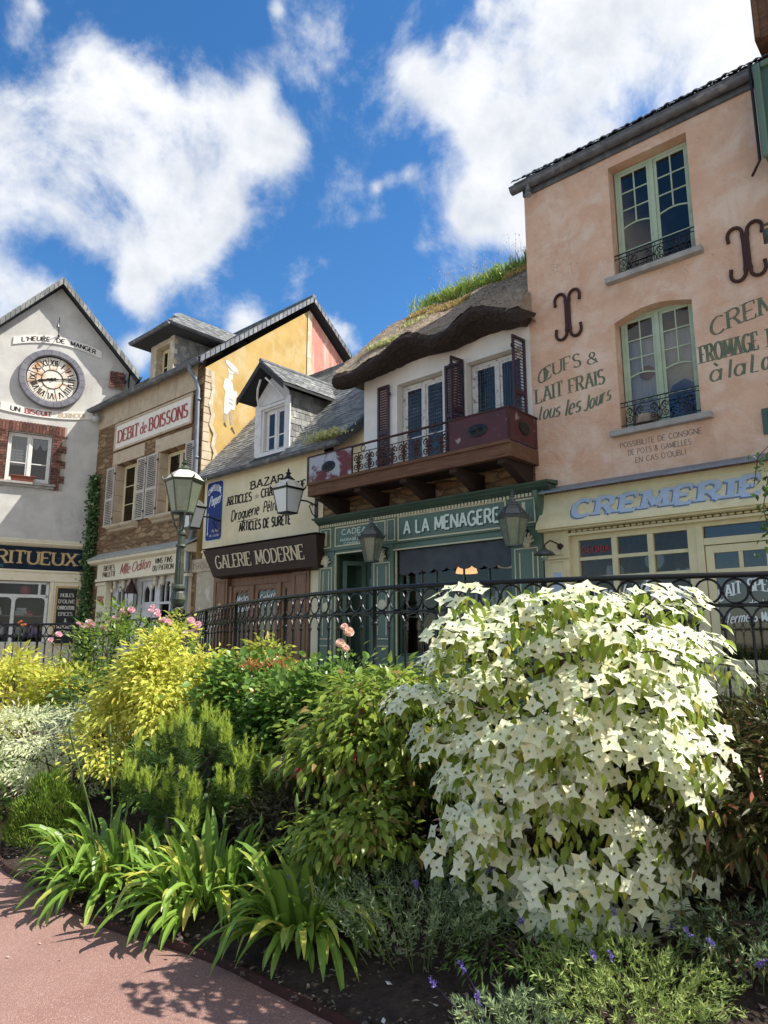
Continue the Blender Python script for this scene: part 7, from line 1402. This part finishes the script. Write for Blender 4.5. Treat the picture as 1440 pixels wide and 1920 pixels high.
# ---- agapanthus
def strap_clump(label, x, y, nlv, length, stalks=(), lean=(0, 0), rad=.13):
    z0 = gz(x, y); H = thing('agapanthus', label, 'plant', (x, y, z0), I4, 'strap leaved clumps along the path'); mb = MB()
    for i in range(nlv):
        a = random.uniform(0, 2*PI); r_ = rad*math.sqrt(random.random()); b = Vector((x+r_*math.cos(a)*1.3, y+r_*math.sin(a), z0)); a2 = a+random.uniform(-.6, .6); el = R(random.uniform(22, 86)); l = length*random.uniform(.55, 1.2); w_ = random.uniform(.017, .027); d = Vector((math.cos(a2)*math.cos(el)+lean[0], math.sin(a2)*math.cos(el)+lean[1], math.sin(el))).normalized()
        p = b.copy(); side = Vector((-math.sin(a2), math.cos(a2), 0))*1.0; n_ = 9; Lr, Mr, Rr_ = [], [], []; crv = random.uniform(1.6, 3.4); tw = random.uniform(-.5, .5)
        for j in range(n_+1):
            t = j/n_; ww = w_*(.55+.6*t if t < .5 else .85)*(1 if t < .7 else max(0.05, 1-((t-.7)/.3)**1.8)); nrm_ = d.cross(side).normalized(); s2 = (side+nrm_*tw*t).normalized()
            Lr.append(p-s2*ww+nrm_*ww*.0); Mr.append(p-nrm_*ww*.35 if nrm_.z > 0 else p+nrm_*ww*.35); Rr_.append(p+s2*ww)
            if j == 6 and random.random() < .12: d = (d+Vector((0, 0, -1.2))).normalized()
            p = p+d*(l/n_); d = (d+Vector((0, 0, -1))*(crv/n_)*(.35+1.2*t)).normalized()
            if p.z < z0+.02-(.03 if True else 0): p.z = max(p.z, .012)
        mb.cur = 1 if random.random() < .07 else 0; mb.loft([Lr, Mr, Rr_])
    mb.build('leaves', [L['strap'], L['gold']], H)
    for k, (sx, sy, sz) in enumerate(stalks):
        mb = MB(); b = Vector((x+sx*.25, y+sy*.25, z0+.05)); t = Vector((x+sx, y+sy, z0+sz)); mb.tube([b, b.lerp(t, .5)+Vector((.015, 0, .02)), t], .006, 6); mb.lathe([(.004, -.01), (.011, .01), (.012, .03), (.006, .055), (.001, .075)], tuple(t), 7); mb.build('flower_stalk', M['greenstem'], H, smooth=True)
strap_clump('large strap leaved clump beside the moss mound, leftmost of the three at the path edge', -1.76, 4.85, 230, .46, [(-.35, .0, .9), (-.12, .1, .88), (.05, .12, .82), (-.2, -.1, .6)], (-.06, -.10), .25)
strap_clump('strap leaved clump with arching leaves over the pink path, middle of the three', -1.06, 4.44, 230, .42, [(.34, -.1, .42), (.1, .0, .4)], (-.06, -.08), .24)
strap_clump('strap leaved clump nearest the camera beside the grey lavender', -.42, 3.93, 170, .45, [(-.06, .1, .58), (.1, .05, .60)], (-.05, -.1), .14)
# ---- lavender
def lavender(label, x, y, rad, h, nst, mat, nfl, fcol='purpleflower', lean=(0, 0)):
    nfl = nfl//2
    z0 = gz(x, y); H = thing('lavender', label, 'lavender', (x, y, z0), I4, 'lavender at the front of the bed'); g = []; mb = MB(); fl = []
    for i in range(nst):
        a = RNG.uniform(0, 2*PI); q = math.sqrt(RNG.uniform()); bx, by = x+rad*.55*q*math.cos(a), y+rad*.45*q*math.sin(a); l = h*RNG.uniform(.65, 1.1); sp_ = .25+.75*q
        t_ = np.array([bx+math.cos(a)*rad*.55*sp_+rn()*.04+lean[0], by+math.sin(a)*rad*.5*sp_+rn()*.04+lean[1], z0+l*(1-.35*q)]); b = np.array([bx, by, gz(bx, by)]); m_ = 26; t = RNG.uniform(.15, 1, m_)[:, None]; c = b*(1-t)+t_*t+np.array([0, 0, .05])*np.sin(t*PI)
        ax = unit((t_-b)[None])[0]; P, Fc = place(NARROW, c, unit(rn(m_, 3))*.8+ax*.8, rn(m_, 3), .034*RNG.uniform(.6, 1.2, m_)); g.append((P, Fc, 0))
        if i % 3 == 0: mb.tube([tuple(b), tuple((b+t_)/2+np.array([0, 0, .03])), tuple(t_)], [.003, .002, .0015], 4)
        if i < nfl: fl.append((t_, ax))
    mesh_np('foliage', g, mat, H); mb.build('stems', M['greenstem'], H)
    for (t_, ax) in fl:
        m_ = 34; e = t_+ax*.10; s = RNG.uniform(0, 1, m_)[:, None]; c = e+ax*.04*(s-.3)+rn(m_, 3)*.0025; P, Fc = place(LEAF, c, unit(rn(m_, 3))+ax*.6, rn(m_, 3), .014*RNG.uniform(.7, 1.2, m_)); st = np.array([[t_, t_+np.array([.002, 0, 0]), e]]); mesh_np('flower_spike', [(P, Fc, 0), (st, [(0, 1, 2)], 0)], L[fcol], H)
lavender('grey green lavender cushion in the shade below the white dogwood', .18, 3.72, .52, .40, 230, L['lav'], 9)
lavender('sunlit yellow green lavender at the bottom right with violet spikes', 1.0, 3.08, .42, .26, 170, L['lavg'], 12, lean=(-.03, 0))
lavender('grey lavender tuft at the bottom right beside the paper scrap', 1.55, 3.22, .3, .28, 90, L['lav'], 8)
lavender('small lavender tuft at the bottom edge before the dogwood trunk', .50, 2.95, .22, .18, 60, L['lav'], 6)
# ---- dark red tinged shrub on the right
def filllow(C, b, h): return C
bush('red_tinged_shrub', 'large dark shrub with red tinged leaves right of the white dogwood', 'shrub', 2.05, 3.80, .72, .92, 9500, .09, L['photinia'], NARROW, 130, .11, .3, low=-.7)
bush('red_tinged_shrub', 'lower dark shrub with bronze leaves behind the dogwood trunk', 'shrub', 1.50, 4.1, .62, .85, 4200, .08, L['photinia'], NARROW, 70, .10, .3, low=-.7)
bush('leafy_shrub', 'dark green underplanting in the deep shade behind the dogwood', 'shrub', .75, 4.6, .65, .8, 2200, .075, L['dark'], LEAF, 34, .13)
bush('leafy_shrub', 'dark green leaves in the shade beside the left foot of the dogwood', 'shrub', .62, 4.0, .22, .36, 700, .07, L['green'], DROOP, 14, .08, .6)
bush('leafy_shrub', 'low dark creeping leaves on the soil at the right end of the bed front', 'shrub', 1.75, 3.35, .42, .20, 1500, .05, L['photinia'], NARROW, 30, .07, .3, zoff=-.02)
bush('leafy_shrub', 'low creeping green leaves on the soil between the two lavenders', 'shrub', .62, 3.42, .30, .14, 900, .045, L['green'], NARROW, 22, .06, .3, zoff=-.02)
# ---- grassy plant and climbing twigs by the yellow shop
H = thing('grass_plant', 'dark grassy plant beyond the railing at the yellow shop door', 'plant', (3.35, 5.75, ZS))
n_ = 260; a = RNG.uniform(0, 2*PI, n_); P, Fc = place((np.array([(-.012, 0, 0), (.012, 0, 0), (-.012, .5, 0), (.012, .5, 0), (0, .95, -.22)]), [(0, 1, 3, 2), (2, 3, 4)]), np.array([(3.35, 5.75, ZS)])+rn(n_, 3)*np.array([.06, .06, 0]), np.stack([np.cos(a)*.7, np.sin(a)*.7, RNG.uniform(.5, 1.6, n_)], 1), np.tile(np.array([(0, 0, 1.0)]), (n_, 1))+rn(n_, 3)*.2, .75*RNG.uniform(.6, 1.1, n_)); mesh_np('blades', [(P, Fc, 0)], L['dark'], H)
H = thing('climbing_plant', 'dark twig with small leaves hanging before the right end of the yellow shop sign', 'climber', (4.15, 6.6, ZS))
tw = [(4.15, 6.6, ZS), (4.2, 6.6, 2.2), (4.05, 6.55, 3.1), (3.78, 6.5, 3.5), (3.62, 6.5, 3.35), (3.55, 6.5, 3.05)]; mb = MB(); mb.tube(tw, [.02, .016, .012, .009, .006, .003], 6); mb.tube([(3.9, 6.52, 3.3), (3.7, 6.5, 3.15), (3.62, 6.5, 2.85), (3.66, 6.5, 2.55)], [.007, .006, .004, .003], 5); mb.build('stem', M['twig'], H)
n_ = 150; Q = np.array([(3.62, 6.5, 3.0), (3.66, 6.5, 2.75), (3.7, 6.5, 2.5), (3.64, 6.48, 3.25), (3.9, 6.5, 3.3), (4.1, 6.55, 2.9)]); k = RNG.integers(0, 6, n_); p = Q[k]+rn(n_, 3)*np.array([.07, .05, .08]); P, Fc = place(LEAF, p, rn(n_, 3)+np.array([0, 0, -.4]), rn(n_, 3)+np.array([0, 0, .6]), .085*RNG.uniform(.6, 1.2, n_)); mesh_np('leaves', [(P, Fc, 0)], L['dark'], H)
# small plant in front of the lamp post foot
H, C = bush('leafy_shrub', 'small yellow green sprig in front of the lamp post foot', 'shrub', -2.95, 10.2, .22, 1.5, 260, .10, L['lime'], DROOP, 10, .07, .5, low=.3)

# ---- white flowering dogwood
TX, TY = .88, 3.66; z0 = gz(TX, TY)
H = thing('dogwood_tree', 'large dogwood shrub covered with creamy white star shaped flowers', 'flowering tree', (TX, TY, z0))
def crown_r(z): return float(np.interp(z, [.04, .25, .5, .82, 1.15, 1.40, 1.58, 1.70], [.26, .46, .66, .80, .87, .92, .88, .68]))
def lump(a, z): return 1+.13*math.sin(3*a+4.0*z+1)+.08*math.sin(5*a-7*z)+.06*math.sin(11*z+2*a)
PL = []; tries = 0
while len(PL) < 190 and tries < 60000:
    tries += 1; z = random.uniform(.06, 1.69); a = random.uniform(-PI, PI)
    if math.sin(a) > .3 and random.random() < .75: continue
    if z < .5 and random.random() < .35: continue
    if math.sin(3.1*a+1.7)*math.sin(8*z+1.3*a) > .62 and z < 1.5: continue
    r = .94*crown_r(z)*random.uniform(.62, 1.0)*lump(a, z); tier = .21; ph = .4*math.sin(2*a)+.3*math.sin(3*a+1); tz = ((math.floor(z/tier+ph)+.5-ph)*.75+z/tier*.25)*tier
    p = Vector((TX+.07+r*math.cos(a), TY+.08+r*.80*math.sin(a), tz+z0*.5))
    if all((p-q[0]).length > .112 for q in PL): PL.append((p, a, z))
fl_pos, fl_dir, lf_p, lf_d, lf_n, lf_s = [], [], [], [], [], []
mbt = MB(); trunk = [(TX-.0, TY, z0-.03), (TX+.02, TY, z0+.18), (TX-.02, TY+.02, z0+.36), (TX-.06, TY+.06, z0+.60), (TX-.16, TY+.08, z0+.85), (TX-.22, TY+.1, z0+1.15)]; mbt.tube(trunk, [.055, .042, .037, .03, .022, .012], 9)
second = [(TX+.0, TY, z0+.30), (TX+.05, TY+.02, z0+.55), (TX+.12, TY+.05, z0+.85), (TX+.22, TY+.08, z0+1.2)]; mbt.tube(second, [.033, .026, .02, .012], 8)
mbb = MB()
for (p, a, z) in PL:
    src = min([Vector(q) for q in trunk[2:]+second[1:]], key=lambda q: abs(q.z-(p.z-.22))+.2*(q-p).length); m = src.lerp(p, .55)+Vector((0, 0, .05)); mbb.tube([src, src.lerp(m, .6), m, p], [.011, .009, .006, .003], 5)
    outd = Vector((math.cos(a), math.sin(a)*.9, 0)); nf = random.randint(5, 12); f_ = min(1, max(0, (z-.3)/1.2)); low_ = (1-f_)
    tilt = (outd*(.45+.55*low_)+Vector((random.uniform(-.2, .2), -.28-.35*low_+random.uniform(-.2, .2), .95-.35*low_))).normalized(); e1 = tilt.cross(Vector((0, 0, 1))).normalized(); e2 = tilt.cross(e1); pr = random.uniform(.085, .16)
    got = []
    for k in range(60):
        if len(got) >= nf: break
        u, v = random.uniform(-1, 1), random.uniform(-1, 1)
        if u*u+v*v > 1 or any((u-g[0])**2+(v-g[1])**2 < .165 for g in got): continue
        got.append((u, v)); q = p+e1*u*pr*1.25+e2*v*pr*.8+tilt*(.015-.05*(u*u+v*v)+random.uniform(-.012, .012)); fl_pos.append(q); fl_dir.append((tilt+e1*u*.4+e2*v*.3+Vector((random.uniform(-.3, .3), random.uniform(-.3, .2), random.uniform(-.15, .2)))).normalized())
    for k in range(17):
        th = random.uniform(0, 2*PI); r = random.uniform(.05, 1.2)*pr; d = e1*math.cos(th)+e2*math.sin(th); lf_p.append(p+d*r-tilt*random.uniform(.015, .06)-Vector((0, 0, random.uniform(0, .05)))); lf_d.append(d*.4+Vector((random.gauss(0, .2), -.15, -.9))); lf_n.append(outd+d*.5+Vector((0, -.5, .3))); lf_s.append(random.uniform(.04, .068))
n_ = 1500     # leaves inside the crown
for k in range(n_):
    z = random.uniform(.3, 1.75); a = random.uniform(-PI, PI); r = crown_r(z)*random.uniform(.25, .88)*lump(a, z); lf_p.append(Vector((TX+.1+r*math.cos(a), TY+.08+r*.78*math.sin(a), z+z0*.5))); lf_d.append(Vector((random.gauss(0, .6), random.gauss(0, .6)-.2, -.5))); lf_n.append(Vector((random.gauss(0, .5), random.gauss(0, .5)-.3, .9))); lf_s.append(random.uniform(.055, .09))
mbt.build('trunk', M['bark'], H, smooth=True); mbb.build('branches', M['bark'], H)
P, Fc = place(DROOP, np.array([tuple(x) for x in lf_p]), np.array([tuple(x) for x in lf_d]), np.array([tuple(x) for x in lf_n]), np.array(lf_s)*1.05); mesh_np('foliage', [(P, Fc, 0)], L['kousa'], H)
def flower_mesh(seed):
    rr = random.Random(seed); V, Fq, mi = [], [], []
    for k in range(4):
        a = k*PI/2+rr.uniform(-.12, .12); d = Vector((math.cos(a), math.sin(a), 0)); s = Vector((-d.y, d.x, 0)); ln = rr.uniform(.9, 1.1); w_ = rr.uniform(.36, .44); cup = rr.uniform(.0, .16); dr = rr.uniform(-.10, .12); b = len(V); zz = .012*(k % 2)
        up = Vector((0, 0, 1))
        for (t, wv, h) in ((.04, .16, 0), (.26, .82, .02), (.45, .98, cup*.5), (.72, .55, cup*.7+dr*.4), (1.08, .0, cup*.6+dr)):
            c = d*ln*t+up*(h+zz)
            if wv > 0: V += [c-s*w_*wv+up*.05*wv, c-up*.01, c+s*w_*wv+up*.05*wv]
            else: V += [c]
        for r in range(3):
            for q in (0, 1): Fq.append((b+r*3+q, b+r*3+q+1, b+r*3+q+4, b+r*3+q+3)); mi.append(0)
        Fq += [(b+9, b+10, b+12), (b+10, b+11, b+12)]; mi += [0, 0]
    b = len(V); R_ = .11
    V += [Vector((R_*math.cos(k*PI/3), R_*math.sin(k*PI/3), .05)) for k in range(6)]+[Vector((R_*.8*math.cos(k*PI/3), R_*.8*math.sin(k*PI/3), .15)) for k in range(6)]+[Vector((0, 0, .2))]
    for k in range(6): Fq += [(b+k, b+(k+1) % 6, b+6+(k+1) % 6, b+6+k), (b+6+k, b+6+(k+1) % 6, b+12)]; mi += [1, 1]
    return V, Fq, mi
FM = []
for s in range(4):
    V, Fq, mi = flower_mesh(s); me = bpy.data.meshes.new('flower'); me.from_pydata([tuple(v) for v in V], [], Fq); me.materials.append(L['bract']); me.materials.append(M['greenstem']); me.polygons.foreach_set('material_index', mi); me.update(); FM.append((me, V, Fq, mi))
order = sorted(range(len(fl_pos)), key=lambda i: (fl_pos[i]-Vector((0, 0, EYE))).length+(0 if fl_dir[i].y < .2 else 2))
big = MB(); Ri = ROOT[H.name].inverted()
for rank, i in enumerate(order):
    p, d = fl_pos[i], fl_dir[i]; s = random.uniform(.040, .060); Q = (d.to_track_quat('Z', 'Y').to_matrix().to_4x4()) @ Matrix.Rotation(random.uniform(0, PI), 4, 'Z'); Wm = Matrix.Translation(p) @ Q @ Matrix.Scale(s, 4); me, V, Fq, mi = FM[i % 4]
    if rank < 100:
        o = bpy.data.objects.new('flower', me); COL.objects.link(o); o.parent = H; o.matrix_local = Ri @ Wm; ROOT[o.name] = ROOT[H.name]
    else:
        b = len(big.v); big.v += [tuple(Wm @ v) for v in V]; big.f += [tuple(b+j for j in f) for f in Fq]; big.mi += mi
o = big.build('flowers', [L['bract'], M['greenstem']], H, kind='stuff')

# ---- tree beyond the right edge whose shade falls on the lower right of the bed
def crown_tree(label, x, y, zc, rx, rz, nl):
    H = thing('broadleaf_tree', label, 'tree', (x, y, 0)); mb = MB(); mb.tube([(x, y, -.02), (x+.05, y, 1.0), (x-.02, y+.03, 2.2), (x, y, zc)], [.13, .10, .085, .04], 10)
    C = clumps((x, y, zc), (rx, rx, rz), 60, -.9); 
    for q in C[::3]: mb.tube([(x, y, zc-rz*.7), tuple((np.array((x, y, zc-rz*.5))+q)/2+np.array([0, 0, .1])), tuple(q)], [.05, .03, .008], 6)
    mb.build('trunk', M['bark'], H); k = RNG.integers(0, len(C), nl); p = C[k]+rn(nl, 3)*.2; P, Fc = place(LEAF, p, rn(nl, 3)+np.array([0, 0, -.3]), rn(nl, 3)*.6+np.array([0, 0, 1.0]), .12*RNG.uniform(.6, 1.2, nl)); mesh_np('crown', [(P, Fc, 0)], L['green'], H)
crown_tree('broadleaf tree standing beyond the right end of the flower bed', 5.6, 3.6, 3.7, 1.2, 1.35, 3600)

# ---- growth on the roofs
H = None
n_ = 2600; xs_ = RNG.uniform(-8.25, -3.66, n_); keep_ = RNG.uniform(size=n_) < np.clip((xs_+8.3)/.9, .12, 1); xs_ = xs_[keep_]; n_ = len(xs_)
loc = np.stack([xs_-.0, 2.25+RNG.uniform(-.22, .2, n_), 9.78+RNG.uniform(-.12, .1, n_)], 1); F3 = np.array(F.to_3x3()); Ft = np.array(F.translation)
W_ = loc@F3.T+Ft; P, Fc = place((np.array([(-.05, 0, 0), (.05, 0, 0), (-.045, .55, 0), (.045, .55, 0), (0, 1, -.12)]), [(0, 1, 3, 2), (2, 3, 4)]), W_, np.stack([rn(n_)*.45, rn(n_)*.45-.12, np.ones(n_)], 1), rn(n_, 3), RNG.uniform(.12, .34, n_)); g = mesh_np('roof_grass', [(P, Fc, 0)], L['roofgrass'], None, tuple(W_[0])); tag(g, 'strip of green grass and iris blades growing on the thatched ridge', 'grass', None, 'stuff')
n_ = 170; xs_ = RNG.uniform(-7.4, -3.7, n_); loc = np.stack([xs_, 2.3+RNG.uniform(-.2, .2, n_), np.full(n_, 9.85)], 1)@F3.T+Ft; d = np.stack([rn(n_)*.14+.08, rn(n_)*.14, np.ones(n_)], 1); hh = RNG.uniform(.4, .95, n_); P, Fc = place((np.array([(-.006, 0, 0), (.006, 0, 0), (0, 1, 0)]), [(0, 1, 2)]), loc, d, rn(n_, 3), hh); tip = loc+unit(d)*hh[:, None]*.93; P2, F2 = place(LEAF, tip, d+rn(n_, 3)*.3, rn(n_, 3), .06*RNG.uniform(.5, 1.1, n_)); P3, F3_ = place(LEAF, tip-unit(d)*.08, d+rn(n_, 3)*.6, rn(n_, 3), .05*RNG.uniform(.5, 1.1, n_)); g = mesh_np('seed_stalks', [(P, Fc, 0), (P2, F2, 0), (P3, F3_, 0)], M['straw'], None, tuple(loc[0])); tag(g, 'thin dry seed stalks standing above the thatched ridge', 'grass', None, 'stuff')
F3 = np.array(F.to_3x3())
def sedum(x, t, sx, sy, n_, mat, lab, h=.10):
    i = int(round((x+8.15)/.09)); j = int(round(t*24)); i = max(0, min(50, i)); c = np.array(TH[i][j]); sl_ = np.array([0, .62, .78]); p = np.clip(rn(n_, 2), -1.5, 1.5); loc = c[None]+np.stack([p[:, 0]*sx, p[:, 1]*sy*.62, p[:, 1]*sy*.6+np.abs(rn(n_))*.02+.02], 1); Wd = loc@F3.T+Ft; d = np.stack([rn(n_)*.5, rn(n_)*.5-.3, np.abs(rn(n_))+.4], 1); P, Fc = place(LEAF, Wd, d, rn(n_, 3), h*RNG.uniform(.5, 1.1, n_)); g = mesh_np('sedum_patch', [(P, Fc, 0)], L[mat], None, tuple(Wd[0])); tag(g, lab, 'sedum', 'sedum patches on the roofs')
sedum(-6.1, .46, .33, .16, 900, 'sedum', 'broad golden sedum patch in the middle of the thatch'); sedum(-7.2, .62, .25, .13, 500, 'sedum', 'brownish sedum patch under the left end of the ridge grass'); sedum(-4.6, .72, .26, .14, 600, 'sedum', 'tan sedum patch high on the thatch below the ridge grass'); sedum(-3.85, .74, .16, .12, 300, 'sedum', 'small tan sedum patch beside the pink house wall on the thatch'); sedum(-7.2, .17, .26, .10, 520, 'palesedum', 'pale yellow sedum patch near the left eave of the thatch'); sedum(-6.6, .3, .2, .1, 160, 'palesedum', 'thin faint sedum patch above the left eyebrow of the thatch')
n_ = 900; loc = np.stack([-8.75+rn(n_)*.27, -.22+rn(n_)*.07, 6.03+np.abs(rn(n_))*.07], 1)@F3.T+Ft; P, Fc = place(LEAF, loc, np.stack([rn(n_)*.6, rn(n_)*.6, np.abs(rn(n_))+.3], 1), rn(n_, 3), .09*RNG.uniform(.5, 1.2, n_)); g = mesh_np('sedum_patch', [(P, Fc, 0)], L['palesedum'], None, tuple(loc[0])); tag(g, 'pale yellow flowering sedum tuft sitting in the gutter of the cream house', 'sedum', 'sedum patches on the roofs')
# ---- ivy between the clock house and the stone house
H = thing('ivy', 'narrow column of dark ivy climbing between the grey and brown stone houses', 'climber', tuple(F @ Vector((-20.2, -.15, ZS))))
n_ = 3600; t = RNG.uniform(0, 1, n_); z = ZS+6.4*t; wd = np.interp(z, [.6, 2.0, 3.6, 4.6, 5.5, 6.4, 7.1], [.30, .27, .16, .13, .15, .11, .04]); cx = np.interp(z, [.6, 3.4, 4.6, 7.0], [-20.05, -20.05, -19.95, -20.0]); loc = np.stack([cx+rn(n_)*wd*.7, -.16+rn(n_)*.09, z], 1)@F3.T+Ft
P, Fc = place(ROUND, loc, np.stack([rn(n_)*.6, rn(n_)*.4-.4, rn(n_)*.5-.5], 1), np.stack([rn(n_)*.5, -np.ones(n_), np.abs(rn(n_))*.6], 1), .11*RNG.uniform(.6, 1.2, n_)); mesh_np('leaves', [(P, Fc, 0)], L['ivy'], H)
mb = MB(); mb.tube([tuple(F @ Vector((-20.1+.05*math.sin(k), -.1, ZS+k*.5))) for k in range(14)], .03, 6); mb.build('stem', M['bark'], H)
